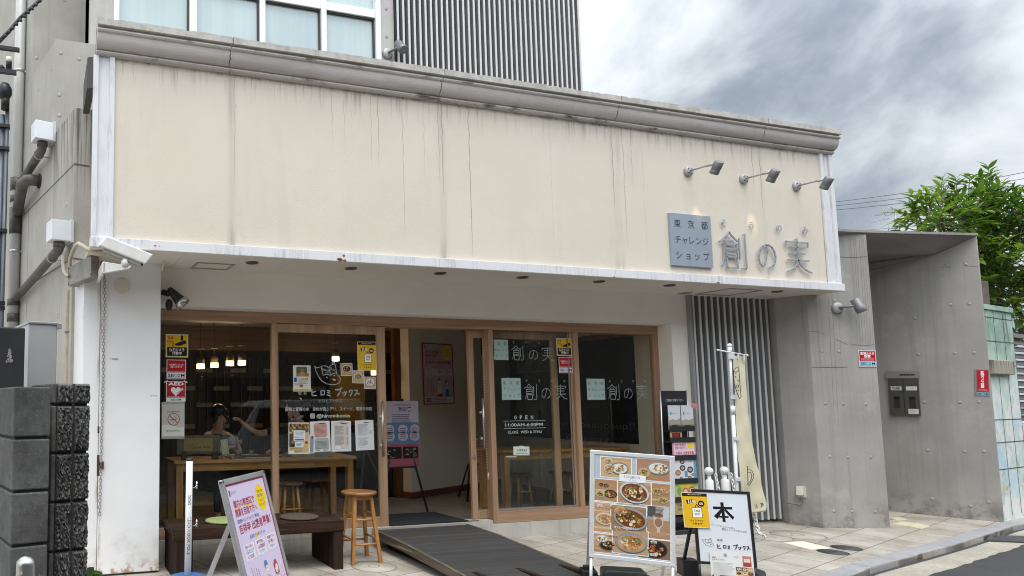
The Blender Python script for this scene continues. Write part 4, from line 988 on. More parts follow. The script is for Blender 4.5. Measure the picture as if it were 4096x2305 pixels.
cb(MB(), 0, L, 0, .108, 6.12, 6.225, .035).build('sunshield', CAMW, cc, .012, seg=3)
cb(MB(), .02, L-.05, .108, .135, 6.14, 6.205, .01).build('camera_body', mat('camera_under', (.33, .31, .28), .5), cc)
cb(MB(), L-.07, L-.055, .03, .13, 6.14, 6.2).build('lens_window', mat('lens_black', (.01, .01, .012), .1), cc)
j0 = tl + d*.22 + dn*.135
MB().cyl((j0.x, 6.17, j0.z+.01), (j0.x, 6.17, j0.z-.055), .034, n=14).build('pan_joint', CAMW, cc)
z0 = j0.z-.05
MB().add([(x, y, z) for y in (6.15, 6.19) for x, z in ((j0.x+.055, z0), (j0.x+.04, z0-.022), (.575, z0-.075), (.575, z0+.03))], [(0, 1, 2, 3), (7, 6, 5, 4), (0, 4, 5, 1), (1, 5, 6, 2), (2, 6, 7, 3), (3, 7, 4, 0)]).box(.566, .59, 6.15, 6.70, z0-.07, z0+.02).build('bracket_arm', CAMW, cc, .004)
jb = thing('junction_box', 'weathered stainless junction box fixed beside the white pillar under the camera', 'junction box', (.43, 6.62, 2.72))
MB().prism([(.315, 6.86), (.50, 6.50), (.575, 6.55), (.42, 6.90)], [2.62, 2.66, 2.66, 2.62], [2.80, 2.862, 2.862, 2.80]).build('box', mat('stained_steel', (.30, .285, .25), .4, .6, var=.35, vs=5, streak=.6), jb, .005)
sx = MB()
for x, y, z in ((.497, 6.497, 2.845), (.497, 6.497, 2.68), (.32, 6.845, 2.79), (.32, 6.845, 2.64)): sx.ball((x, y, z), .008, n=6)
sx.build('screws', mat('screw', (.15, .14, .13), .5, .6), jb)
BEIGE = mat('beige_conduit', (.42, .385, .31), .6, var=.12)
fx = MB()
P1 = lambda x, y, Y: onY(*T4(1, 0, x, y), Y)
fx.tube([P1(*p) for p in ((700, 1230, 6.7), (705, 1160, 6.68), (730, 1090, 6.62), (760, 1025, 6.55), (790, 1003, 6.5), (830, 1025, 6.42), (880, 1060, 6.34), (960, 1085, 6.28), (1060, 1095, 6.24), (1130, 1090, 6.22))], .019, 10)
tag(fx.build('flexible_conduit', BEIGE, weld=False), 'beige flexible hose looping from the junction box up to the security camera', 'hose')
fx = MB().tube([P1(*p) for p in ((635, 1120, 6.9), (632, 1200, 6.9), (640, 1280, 6.88), (665, 1325, 6.85), (690, 1335, 6.83))], .017, 10)
tag(fx.build('flexible_conduit', BEIGE, weld=False), 'short beige hose hanging under the lower vent hood beside the junction box', 'hose')
fx = MB().tube([P1(*p) for p in ((1560, 1105, 6.5), (1620, 1130, 6.52), (1650, 1190, 6.6), (1630, 1270, 6.72))], .013, 10)
tag(fx.build('flexible_conduit', mat('cream_cable', (.6, .56, .48), .6), weld=False), 'cream cable arching from the soffit into the edge of the white pillar', 'hose')
fx = MB(); n = 60
pt = onY(*T4(1, 0, 685, 1420), 6.85); pth = [Vector((pt.x-.002, 6.85, 2.58-.029*i)) for i in range(int(2.65/.029))]
fx.tube(pth, [.016+.0015*(i % 2) for i in range(len(pth))], 10)
cdt = tag(fx.build('ribbed_conduit', mat('ribbed_beige', (.40, .33, .23), .6, var=.2, vs=14), weld=False), 'ribbed tan conduit running straight down beside the white pillar', 'conduit')
MB().cyl((pt.x-.002, 6.85, 2.18), (pt.x-.002, 6.85, 2.205), .022, n=12).cyl((pt.x-.002, 6.85, 1.60), (pt.x-.002, 6.85, 1.63), .022, n=12).build('clip', mat('clip_grey', (.2, .22, .2), .6), cdt)
def chain(name, pts, link, wire_r, m, label, cat='chain', group=None, parent=None, alt=True):
    b = MB(); pts = [Vector(p) for p in pts]; seg = [(q-p).length for p, q in zip(pts, pts[1:])]; tot_ = sum(seg); n = int(tot_/(link*.78)); 
    for i in range(n):
        s = tot_*i/n; k = 0
        while k < len(seg)-1 and s > seg[k]: s -= seg[k]; k += 1
        c = pts[k].lerp(pts[k+1], s/seg[k]); dd = (pts[k+1]-pts[k]).normalized(); a = dd.orthogonal().normalized(); a2 = dd.cross(a); sdv = (a*math.cos(.8)+a2*math.sin(.8)) if i % 2 else (a*math.cos(-.8)+a2*math.sin(-.8))
        ring = [c + dd*(link*.5*math.cos(t)) + sdv*(link*.30*math.sin(t)) for t in [6.2832*j/8 for j in range(9)]]
        b.tube(ring, wire_r, 5, cap=False)
    o = b.build(name, m, parent, weld=False)
    return tag(o, label, cat, group) if label else o
xc = .640
chain('hanging_chain', [(xc+.004, PY-.02, 2.70), (xc+.002, PY-.02, 1.6), (xc-.012, PY-.02, .49)], .038, .0030, mat('chain_steel', (.26, .255, .25), .5, .5), 'thin dark steel chain hanging down the face of the white pillar', 'chain')
tag(MB().cyl((.808, PY, 2.625), (.808, PY-.012, 2.625), .072, n=30).build('cover_disc', mat('beige_plate', (.62, .565, .47), .6), bevel=.002), 'round beige cover plate on the upper white pillar', 'cover plate')
sw = MB()
for x, z, w in ((.70, 1.93, .075), (.725, 1.925, .06), (1.085, 1.585, .07)): sw.box(x, x+w, PY-.0012, PY, z, z+.012)
tag(sw.build('tape_residue', mat('tape_grey', (.55, .54, .5), .8)), 'grey scraps of old tape stuck on the white pillar', 'tape')
# ------------------------------------------------------------------ spot lamps
SPOT = mat('spot_grey', (.42, .42, .42), .45, .2); SPOTD = mat('spot_head_grey', (.20, .20, .205), .45, .25); BOLT = mat('bolt_dark', (.05, .05, .05), .6)
def arm_spot(x, z):
    t = thing('arm_spotlight', 'x', 'spotlight', (x, YF, z), 'three arm spotlights above the shop sign')
    MB().lathe([(.058, 0), (.058, .028), (.050, .036), (.016, .038)], (x, YF, z), (0, -1, 0), 24).build('wall_base', SPOT, t)
    b = MB()
    for a in (.7, 2.3, 3.9, 5.4): b.cyl((x+.034*math.cos(a), YF-.035, z+.034*math.sin(a)), (x+.034*math.cos(a), YF-.042, z+.034*math.sin(a)), .008, n=8)
    b.build('bolts', BOLT, t)
    e = Vector((x+.028, YF-.305, z-.006))
    MB().tube([(x, YF-.03, z), (x+.014, YF-.20, z-.002), e], .0105, 10).cyl((x+.018, YF-.225, z-.003), e, .0145, n=10).build('arm', SPOT, t)
    hd = Vector((x+.062, YF-.315, z-.045)); ax = Vector((.06, .62, -.80)).normalized()
    MB().lathe([(.040, -.070), (.048, -.066), (.048, .018), (.046, .020), (.046, .028), (.048, .030), (.048, .070), (.044, .074)], hd, ax, 24).build('lamp_head', SPOTD, t)
    MB().cyl(hd+ax*.0745, hd+ax*.0755, .040, n=20).build('lamp_lens', emat('warm_lens', (1, .82, .55), 1.5), t)
    return t, hd, ax
SPX = ((7.201, 4.160, 'grey arm spotlight mounted over the blue-grey plate sign'), (8.048, 4.145, 'grey arm spotlight between the two other arm spotlights on the cream wall'), (8.905, 4.134, 'grey arm spotlight at the end of its row, nearest the corner trim'))
heads = []
for i, (x, z, lab) in enumerate(SPX):
    t, hd, ax = arm_spot(x, z); t['label'] = lab; heads.append((x, z, hd, ax, t))
for x, z, hd, ax, t in heads[:2]:
    l = bpy.data.lights.new('sign_lamp', 'SPOT'); l.energy = 5; l.spot_size = math.radians(24); l.spot_blend = .9; l.color = (1, .72, .40); l.shadow_soft_size = .03
    lo = bpy.data.objects.new('sign_lamp', l); COL.objects.link(lo); lo.location = hd+ax*.08
    tgt = Vector((x+.10, YF, z-.55)); lo.rotation_euler = (lo.location-tgt).to_track_quat('Z', 'Y').to_euler(); lo.parent = t; lo.matrix_parent_inverse = Matrix.Translation(t.location).inverted()
def stub_spot(c, nrm, hx, hdir, label, s=1., nm='wall_spotlight'):
    c = Vector(c); nrm = Vector(nrm).normalized(); t = thing(nm, label, 'spotlight', tuple(c))
    MB().lathe([(.062*s, 0), (.062*s, .02*s), (.050*s, .034*s), (.015*s, .036*s)], c, nrm, 24).build('wall_base', SPOT, t)
    h = Vector(hx); MB().tube([c+nrm*.03*s, (c+nrm*.08*s+h)/2, h], .014*s, 10).build('arm', SPOTD, t)
    ax = Vector(hdir).normalized()
    MB().lathe([(.036*s, -.085*s), (.045*s, -.08*s), (.045*s, .0), (.052*s, .006*s), (.052*s, .075*s), (.048*s, .08*s), (.040*s, .074*s)], h, ax, 24).build('lamp_head', SPOTD, t)
    MB().cyl(h+ax*.068*s, h+ax*.069*s, .042*s, n=20).build('lamp_lens', mat('lens_glass', (.20, .22, .24), .1), t)
ub = onY(*T4(0, 1, 1318, 545), YU)
stub_spot((ub.x, YU, ub.z), (0, -1, 0), (ub.x+.105, YU-.17, ub.z+.03), (.12, -.62, -.78), 'grey stub spotlight on the pale upper wall beside the fins', 1.15)
gb_ = pier(*T4(2, 3, 690, 203)); gh = gb_ + n2*.17 + Vector((.19, .0, .015))
stub_spot(gb_, n2, gh, (.30, -.25, -.92), 'grey stub spotlight high on the pier of the concrete portal', 1.12)
fl = thing('floodlight', 'black floodlight with silver rim hanging under the soffit by the white pillar', 'floodlight', (1.27, 6.9, 2.7))
MB().tube([(1.19, 6.95, 2.60), (1.22, 6.86, 2.585), (1.27, 6.85, 2.57), (1.29, 6.86, 2.60)], .012, 8).ball((1.235, 6.87, 2.605), .035, (1, 1, .8), 10).build('swivel_arm', BLACKM, fl)
ax = Vector((.62, -.25, -.72)).normalized(); h = Vector((1.285, 6.84, 2.625))
MB().lathe([(.018, -.02), (.032, .0), (.042, .06), (.052, .12), (.062, .155)], h, ax, 20).build('lamp_head', BLACKM, fl)
MB().lathe([(.060, .150), (.075, .165), (.076, .20), (.070, .205), (.064, .185), (.01, .178)], h, ax, 24).build('rim', mat('chrome_rim', (.55, .55, .54), .25, .8), fl)
MB().ball((1.275, 6.83, 2.475), .052, (.72, .72, 1.15), 14).build('sensor', BLACKM, fl)
# ------------------------------------------------------------------ shop sign: plate and standing letters
SG = mat('sign_blue_grey', (.30, .345, .40), .42, .1)
SGL = mat('letter_blue_grey', (.33, .37, .42), .4, .1)
pl = thing('sign_plate', 'square blue-grey metal sign plate with three rows of dark lettering on the cream wall', 'sign', (7.17, YF, 3.34))
MB().box(6.868, 7.468, 6.168, YF, 3.043, 3.646).build('plate', SG, pl, .002)
M, w, h = facing(6.868, 3.646, 6.168, .60, .603)
s_ = Sheet(M, w, h, .0008)
for row, y, sx in (('東京都', .195, (.165, .50, .835)), ('チャレンジ', .505, (.16, .33, .50, .67, .84)), ('ショップ', .80, (.165, .39, .61, .84))):
    for ch, x in zip(row, sx): s_.t_(ch, x, y, .148 if ch not in 'ャョッ' else .148, '14181f', 3, -.006, 'C')
s_.make('lettering', pl)
def stroke_char(strokes, x0, z1, w, h, r, mtl, parent, name, y=6.165):
    b = MB()
    for st_ in strokes:
        q = [(x0+a*w, y, z1-c*h) for a, c in st_]
        for p0, p1 in zip(q, q[1:]):
            p0, p1 = Vector(p0), Vector(p1); dd = (p1-p0).normalized(); nn = Vector((dd.z, 0, -dd.x))*r; p0 = p0-dd*r*.6; p1 = p1+dd*r*.6
            b.add([p0+nn, p1+nn, p1-nn, p0-nn] + [v+Vector((0, .014, 0)) for v in (p0+nn, p1+nn, p1-nn, p0-nn)], [(0, 1, 2, 3), (7, 6, 5, 4), (0, 4, 5, 1), (1, 5, 6, 2), (2, 6, 7, 3), (3, 7, 4, 0)])
    for st_ in strokes[::2]:
        a, c = st_[0]; b.cyl((x0+a*w, y+.01, z1-c*h), (x0+a*w, YF+.001, z1-c*h), .004, n=6)
    return b.build(name, mtl, parent, weld=False)
def arc(cx, cy, rx, ry, a0, a1, n=14): return [(cx+rx*math.cos(math.radians(a0+(a1-a0)*i/n)), cy+ry*math.sin(math.radians(a0+(a1-a0)*i/n))) for i in range(n+1)]
SOU = [[(.36, 0), (.20, .15), (0, .27)], [(.36, 0), (.48, .12), (.65, .23)], [(.20, .235), (.50, .235)], [(.16, .33), (.60, .33), (.60, .60), (.16, .60)], [(.16, .33), (.15, .62), (.11, .80), (.04, .92)], [(.16, .465), (.60, .465)],
       [(.22, .68), (.60, .68), (.60, .98), (.22, .98), (.22, .68)], [(.71, .15), (.71, .72)], [(.93, .02), (.93, .93), (.90, .985), (.74, .985)]]
NO = [[(.54, .04), (.52, .35), (.44, .62), (.33, .84), (.22, .93), (.12, .86), (.05, .68), (.04, .50), (.12, .26), (.28, .10), (.46, .03), (.62, .03), (.80, .11), (.93, .30), (.97, .50), (.92, .72), (.80, .87), (.62, .97)]]
JITSU = [[(.47, 0), (.47, .10)], [(.03, .22), (.03, .10), (.90, .10), (.90, .22)], [(.20, .25), (.76, .25)], [(.47, .14), (.47, .66)], [(.20, .43), (.76, .43)], [(.06, .635), (.90, .635)], [(.47, .64), (.38, .82), (.22, .92), (.04, .98)], [(.50, .64), (.60, .80), (.78, .92), (.98, .98)]]
lt = thing('sign_letters', 'thin blue-grey standing characters with small phonetic letters beside the plate sign', 'sign', (8.3, YF, 3.3))
stroke_char(SOU, 7.591, 3.478, .42, .427, .0085, SGL, lt, 'letter')
stroke_char(NO, 8.170, 3.372, .29, .29, .0085, SGL, lt, 'letter')
stroke_char(JITSU, 8.622, 3.468, .415, .413, .0085, SGL, lt, 'letter')
for ch, x, z in (('そ', 7.672, 3.582), ('う', 8.104, 3.582), ('の', 8.541, 3.580), ('み', 8.976, 3.588)):
    M, w, h = facing(x-.05, z+.05, 6.168, .1, .1); vs, fs = text_mesh(ch, .0)
    em = .092/.86; b = MB(); n_ = len(vs); xm = (min(v[0] for v in vs)+max(v[0] for v in vs))/2
    b.add([(x+(a-xm)*em, 6.170, z+(c-.37)*em) for a, c in vs], fs); b.add([(x+(a-xm)*em, 6.178, z+(c-.37)*em) for a, c in vs], fs)
    b.cyl((x, 6.172, z), (x, YF+.001, z), .003, n=6)
    b.build('small_letter', SGL, lt, weld=False)

# ------------------------------------------------------------------ stickers, posters and vinyl lettering on the glass
GF = GY-.0025                                     # just in front of the panes
DF = YG+.012+.0145                                # just in front of the sliding door's pane
def sheet_px(tl, tr, bl, y, t=.0012):
    M, w, h = frame_of(onY(*tl, y), onY(*tr, y), onY(*bl, y)); return Sheet(M, w, h, t)
def sheet_at(x0, x1, z1, z0, y=None, t=.0012): return Sheet(facing(x0, z1, GF if y is None else y, 0, 0)[0], x1-x0, z1-z0, t)
def secom_word(s, x0, x1, y, sz, split=True):
    w = (x1-x0); e = w/5.4
    for ch, x, c in (('S', x0, '1b2a78'), ('E', x0+e*1.02, '1b4f98'), ('C', x0+e*2.0, '2aa7a8'), ('O', x0+e*3.02, '16266e'), ('M', x0+e*4.2, '16266e')): s.t_(ch, x, y, sz, c, 3, .02, 'L', w=e*(.92 if ch != 'M' else 1.2))
def cam_sticker(s):
    s.base('d9d8c8').rrect(.03, .03, .97, .97, .012, 'd8ac12', 1).rrect(.06, .56, .94, .94, .008, '15161a', 2)
    s.t_('24', .20, .155, .15, 'b2352a', 3, .03, 'C', w=.27).t_('hour', .20, .31, .10, '6b3a12', 3, .02, 'C', w=.27)
    s.poly([(.44, .40), (.86, .24), (.93, .36), (.90, .40), (.62, .50), (.46, .49)], '17181c', 2).poly([(.67, .04), (.77, .04), (.78, .26), (.67, .28)], '17181c', 2).ell(.47, .44, .055, .055, '17181c', 3)
    for k in (.36, .33, .30): s.line(arc(.44, .44, k-.20, k-.20, 140, 220, 5), .003, '17181c', 2)
    s.t_('防犯カメラ', .5, .67, .145, 'e8e6dc', 3, .012, 'C', w=.66).t_('作動中', .5, .83, .145, 'e8e6dc', 3, .012, 'C', w=.42)
def secom_sticker(s):
    s.base('dfdcdc').rect(.035, .03, .965, .655, 'b3121f').t_('非常通報システムを', .5, .26, .085, 'f0e6e6', 3, .012, 'C', w=.74).t_('設置しております', .5, .37, .085, 'f0e6e6', 3, .012, 'C', w=.60)
    s.t_('EMERGENCY SIGNAL IN EFFECT', .5, .60, .045, 'e8c8c8', 3, .01, 'C', w=.86); secom_word(s, .07, .93, .80, .19); s.rect(.04, .925, .96, .965, 'a81626')
def put(s, name, label, cat, group=None): return tag(s.make(name), label, cat, group)
G1 = 'security stickers on the shop windows'
s = sheet_at(1.309, 1.541, 2.222, 1.986); cam_sticker(s); put(s, 'camera_sticker', 'yellow and black 24 hour camera sticker above the emergency sign by the white pillar', 'sticker', G1)
s = sheet_at(1.319, 1.519, 1.962, 1.763); secom_sticker(s); put(s, 'alarm_sticker', 'red and white emergency alarm sticker between the yellow sticker and the AED sign', 'sticker', G1)
C6 = lambda x, y: (1950+x*.2989, 1300+y*.2989); C7 = lambda x, y: (1950+x*.2989, 1733+y*.2989)
s = sheet_px(C6(917, 178), C6(1120, 181), C6(922, 413), GF); cam_sticker(s); put(s, 'camera_sticker', 'yellow and black 24 hour camera sticker beside the window lettering near the mullion', 'sticker', G1)
s = sheet_px(C6(950, 430), C6(1130, 432), C6(957, 645), GF); secom_sticker(s); put(s, 'alarm_sticker', 'small red alarm sticker directly under the yellow sticker near the mullion', 'sticker', G1)
s = sheet_at(1.316, 1.516, 1.741, 1.535); s.base('dcdcdc').rect(.03, .03, .97, .80, 'ad1626').t_('AED', .5, .12, .17, 'f2eeee', 3, .03, 'C', w=.80)
hp = [(.5+.26*(16*math.sin(t)**3)/16, .48-.26*(13*math.cos(t)-5*math.cos(2*t)-2*math.cos(3*t)-math.cos(4*t))/16) for t in [6.2832*i/28 for i in range(28)]]
s.poly(hp[::-1], 'e4e2e2', 2).poly([(.56, .57), (.86, .30), (.88, .43), (.74, .50), (.60, .60)], 'cfcccc', 3).line([(.52, .60), (.62, .53), (.74, .45)], .0025, '4a3a3a', 4)
s.t_('自動体外式除細動器を配置しています', .5, .765, .045, 'e8c8c8', 3, .01, 'C', w=.84); secom_word(s, .25, .76, .90, .11)
for x, a in ((-.02, .6), (.5, 0), (1.0, -.6)): s.poly([(x-.09, -.02+a*.06), (x+.09, -.02-a*.06), (x+.09, .05-a*.06), (x-.09, .05+a*.06)], 'c9c9c4', 4)
put(s, 'aed_sign', 'red AED sign with a white heart taped to the window by the pillar', 'sign')
s = sheet_at(1.272, 1.508, 1.533, 1.161); s.base('9c9d98').rect(.02, .065, .98, .93, 'b9b8ae', 1)
s.poly([(.02, .93), (.98, .93), (.98, .67), (.80, .69), (.60, .665), (.40, .635), (.20, .615), (.02, .62)], 'd4d3c9', 2).t_('NO SMOKING', .52, .265, .045, '3d3b38', 3, .01, 'C', w=.54)
s.ring(.52, .475, .235, .265, 'a5303a', 4).poly([(.335, .385), (.36, .37), (.705, .565), (.68, .58)], 'a5303a', 4).rect(.37, .475, .63, .50, '4a4643', 3).line([(.56, .40), (.60, .43), (.64, .45), (.68, .47)], .004, '4a4643', 3)
s.t_('当施設内は全面禁煙です', .5, .775, .022, '55534e', 3, .02, 'C', w=.64).t_('ご協力をお願いいたします', .5, .805, .022, '55534e', 3, .02, 'C', w=.64)
put(s, 'no_smoking_sign', 'grey no smoking sign hanging below the AED sign in the window', 'sign')
def takeout(s):
    s.base('e6e2d4').rect(.02, .015, .98, .985, 'dfb01c', 1).rect(.02, .015, .98, .09, '33180c', 2)
    for i in range(13): s.ell(.06+i*.0735, .09, .038, .032, '33180c', 2, 12)
    s.t_('喫茶ヒロミブックス', .5, .055, .032, 'e8ddc8', 3, .02, 'C', w=.5)
    s.poly([(.16, .22), (.38, .18), (.40, .30), (.20, .34)], '33180c', 2)
    for x in (.23, .31): s.poly([(x, .205), (x+.035, .198), (x+.05, .315), (x+.015, .322)], 'ece4d0', 3)
    s.poly([(.39, .20), (.50, .22), (.56, .29), (.54, .31), (.47, .28), (.41, .28)], 'ead9ae', 3).line([(.39, .20), (.50, .22), (.56, .29)], .003, '33180c', 4)
    s.ell(.73, .31, .125, .125, '33180c', 3).t_('OK', .73, .31, .075, 'f0e4c0', 4, .03, 'C', w=.16)
    s.line([(.48, .43), (.55, .33), (.65, .43)], .006, '33180c', 4).poly([(.36, .72), (.73, .71), (.72, .42), (.36, .43)], 'eeebe0', 3).line([(.36, .43), (.72, .42), (.73, .71), (.36, .72)], .0035, '33180c', 4, True)
    s.t_('TAKE', .545, .52, .075, '33180c', 5, .015, 'C', w=.24).t_('OUT', .545, .61, .075, '33180c', 5, .015, 'C', w=.19)
    s.t_('テイクアウト', .5, .80, .055, '33180c', 3, .02, 'C', w=.50).t_('できます！', .52, .885, .055, '33180c', 3, .02, 'C', w=.42)
T21 = lambda x, y: T4(2, 1, x, y)
s = sheet_px(T21(1018, 541), T21(1208, 544), T21(1020, 832), DF); takeout(s); put(s, 'takeout_poster', 'yellow take out poster taped high on the sliding door glass', 'poster')
R5 = random.Random(5)
FOOD = {'curry': ('6a3a16', '8a5426', 'b98a4a', 'd8c8a4', '5c7a2c', '3e2410'), 'salad': ('cfccc2', '5c6c3a', '7e8a50', 'c8ae62', '965842', 'e4e0d4'), 'rice': ('b98d5c', 'c8a272', 'a8683c', 'dac8a0', '7c8452', 'a85a3c'), 'soup': ('b49a62', '8a7238', 'cdbb84', '5c6a2c', '94642c', '3a2c16'), 'dark': ('1c1712', '3a2a1c', 'b4542a', 'd2b48c', '54683a', '8c3c20')}
def dish(s, cx, cy, rx, ry, kind, rim='c9cdd0', rot=0., n=26, l=3):
    s.ell(cx, cy, rx, ry, '5a5149', l, 28, rot).ell(cx, cy-ry*.06, rx*.99, ry*.97, rim, l+1, 28, rot).ell(cx, cy-ry*.04, rx*.86, ry*.80, FOOD[kind][0], l+2, 26, rot)
    k = s.w/s.h; c, q = math.cos(rot), math.sin(rot)
    for i in range(n*2):
        a = R5.uniform(0, 6.283); r = R5.uniform(0, .78)**.7; x, y = rx*.84*r*math.cos(a), ry*.80*r*math.sin(a)
        e = R5.uniform(.06, .17)*min(rx, ry); s.ell(cx+x*c-y*q, cy+(x*q+y*c)*k, e*R5.uniform(.8, 1.5), e, R5.choice(FOOD[kind][1:]), l+3+(i % 3), 7, R5.uniform(0, 3))
def soft(h, k=.38): return ''.join('%02x' % int(int(h[i:i+2], 16)*(1-k)+int('cdbba2'[i:i+2], 16)*k) for i in (0, 2, 4))
def photo(s, x0, y0, x1, y1, dishes, bg='ab7f54', l=1, border=.008, tone='c49c6c'):
    bg = soft(bg); tone = soft(tone); s.rect(x0, y0, x1, y1, 'e4e2dc', l); bx, by = border, border*s.w/s.h; a0, b0, a1, b1 = x0+bx, y0+by, x1-bx, y1-by
    s.rect(a0, b0, a1, b1, bg, l+1); W, H = a1-a0, b1-b0
    for i in range(5): t = i/5+R5.uniform(0, .1); s.rect(a0, b0+H*t, a1, b0+H*(t+R5.uniform(.02, .09)), R5.choice((tone, bg, soft('84552e'))), l+2)
    for cx, cy, r1, r2, kd, *rest in dishes:
        rim = rest[0] if rest else 'c9cdd0'; rot = rest[1] if len(rest) > 1 else 0.
        dish(s, a0+W*cx, b0+H*cy, W*r1, W*r2, kd, rim, rot, 22, l+3)
for i, ((x0, y0), (x1, y1), (x2, y2), kd, lab) in enumerate((((850, 759), (968, 758), (852, 885), 'dark', 'small food photo of a dark soup bowl, topmost of the three beside the cat drawing'), ((969, 831), (1085, 834), (970, 958), 'soup', 'small food photo of a stew bowl, middle one of the slanting row of three'), ((1088, 894), (1202, 896), (1086, 1016), 'salad', 'small food photo of a green soup bowl, lowest of the slanting row of three'))):
    s = sheet_px(T21(x0, y0), T21(x1, y1), T21(x2, y2), DF); s.base('dcd8cc'); photo(s, 0, 0, 1, 1, ((.5, .46, .42, .33, kd, 'd6d3cb'),), border=.035); put(s, 'food_photo', lab, 'photo', 'food photos on the sliding door')
s = sheet_px(T21(372, 779), T21(548, 781), T21(366, 1042), DF); s.base('d2cfc4').rrect(.18, .05, .80, .43, .012, '4f5a44', 1).rect(.18, .30, .9, .43, '8a7440', 2).ell(.52, .20, .09, .10, '8a6a4a', 3).poly([(.34, .43), (.70, .43), (.64, .26), (.42, .26)], 'a58a4a', 3)
s.rect(.05, .47, .21, .64, '1f5a94', 2).t_('5.28', .68, .51, .05, '3a3630', 3, .02, 'C', w=.34).lines(.30, .52, .92, 7, .028, '6a665c', 2, .010).lines(.06, .68, .9, 4, .028, '6a665c', 2, .010).rect(.36, .74, .55, .84, '8a5a3a', 3).rect(.04, .915, .96, .985, 'b8a468', 2)
s.vt('旅の記憶', .88, .08, .045, '6a665c'); put(s, 'event_flyer', 'pale event flyer with a portrait photo taped on the sliding door glass', 'flyer')
INK = 'a9b6b2'
def vinyl(name, label, fn, y=None, cat='window lettering', group=None, box=None):
    s = Sheet(facing(box[0], box[1], DF+.002 if y is None else y, 0, 0)[0], box[2], box[3], .0003); fn(s); return put(s, name, label, cat, group)
a = onY(*T21(290, 730), DF); b = onY(*T21(1170, 1310), DF)
BX = (a.x, a.z, b.x-a.x, a.z-b.z)
fx_ = lambda x: (x-290)/880; fy_ = lambda y: (y-730)/580
def pxl(*pts): return [(fx_(x), fy_(y)) for x, y in pts]
def cat_logo(s, f, wd, col, txt=True, l=2):
    s.line([f(*p) for p in ((585, 783), (610, 800), (640, 792), (650, 786))], wd, col, l).line([f(*p) for p in ((585, 783), (600, 835), (625, 890), (660, 935), (705, 960), (760, 970), (805, 965), (838, 945), (846, 915), (835, 885), (812, 868), (802, 800), (795, 770), (785, 760), (790, 735), (770, 745), (760, 765))], wd, col, l)
    s.line([f(*p) for p in ((650, 786), (675, 778), (705, 782), (730, 800), (745, 775), (765, 765), (800, 768))], wd, col, l).line([f(*p) for p in ((650, 786), (672, 875), (700, 862), (730, 868), (745, 880), (760, 860), (800, 850))], wd, col, l).line([f(730, 800), f(748, 878)], wd, col, l)
    for p in ((708, 892), (785, 872)): s.line([f(p[0]-5, p[1]), f(p[0]+5, p[1]+8)], wd*1.2, col, l)
    s.line([f(770, 915), f(790, 922)], wd*2.2, col, l)
    if txt:
        for t_, x, y, sz, r in (('HIRO', 695, 822, .05, -.2), ('MI', 705, 850, .03, -.2), ('B', 755, 800, .05, .1), ('OOKS', 778, 818, .04, -.3)): s.t_(t_, *f(x, y), sz*(1 if s.h > .3 else 1.1), col, l, 0, 'C', rot=r)
def hand_kana(s, f, wd, col, l=2):
    """hand-drawn shop name, stroke by stroke"""
    for st_ in (((555, 1018), (557, 1078), (600, 1080)), ((562, 1048), (590, 1036)), ((645, 1030), (647, 1072), (680, 1070), (682, 1030), (645, 1030)), ((712, 1028), (738, 1036)), ((712, 1048), (736, 1056)), ((708, 1070), (740, 1084)), ((795, 1022), (848, 1018), (838, 1050), (812, 1082)), ((842, 1004), (846, 1012)), ((856, 1000), (860, 1008)), ((868, 1046), (872, 1058)), ((888, 1040), (892, 1054)), ((905, 1038), (895, 1068), (878, 1084)), ((945, 1022), (935, 1044)), ((945, 1026), (968, 1024), (962, 1056), (944, 1084)), ((992, 1026), (1022, 1022), (1010, 1052), (990, 1080)), ((1015, 1054), (1040, 1064))):
        s.line([f(*p) for p in st_], wd, col, l)
def big(s):
    f = lambda x, y: (fx_(x), fy_(y))
    cat_logo(s, f, .0075, INK); hand_kana(s, f, .011, INK)
    s.t_('喫', fx_(420), fy_(1058), .055, INK, 2).t_('茶', fx_(472), fy_(1055), .055, INK, 2)
    s.t_('ヒロミブックス', fx_(740), fy_(1132), .055, INK, 2, 0, 'C', w=.265).t_('探検と冒険の本　身体が喜ぶデリ、スイーツ、喫茶のお店', .5, fy_(1214), .062, 'c2ccc8', 2, .004, 'C', w=1.0)
    s.rrect(fx_(536), fy_(1258), fx_(583), fy_(1307), .011, 'c2ccc8', 2).rrect(fx_(541), fy_(1263), fx_(578), fy_(1302), .009, '2a2a28', 3).rrect(fx_(545), fy_(1267), fx_(574), fy_(1298), .006, 'c2ccc8', 4).ring(fx_(559.5), fy_(1282.5), .007, .012, '2a2a28', 5)
    s.t_('@hiromibooks', fx_(600), fy_(1281), .072, 'c2ccc8', 2, .012, 'L', w=.385)
vinyl('shop_name_lettering', 'white hand-drawn cat logo and shop name lettering on the sliding door glass', big, box=BX)
C5 = lambda x, y: (1100+x*.19876, 1560+y*.19876)
s = sheet_px(C5(272, 656), C5(690, 658), C5(274, 1290), DF-.001); s.base('dcd9d0').rect(.04, .03, .97, .96, 'c8ae78', 1).rect(.04, .04, .97, .30, '7a5a30', 2)
for i in range(46): s.ell(R5.uniform(.07, .94), R5.uniform(.05, .32), R5.uniform(.03, .07), R5.uniform(.03, .06), R5.choice(('b8873a', '8a5a2a', 'd8b070', '4a3a2c', '8c8c8a', '5a5450')), 3+i % 3, 7)
s.rect(.04, .35, .30, .78, '54463a', 3).ell(.2, .62, .06, .07, 'a07c5c', 4).poly([(.10, .78), (.30, .78), (.27, .68), (.14, .68)], '2a2c34', 5).rect(.74, .52, .97, .72, 'd8b884', 3).ell(.86, .64, .08, .06, '8a4a2a', 4)
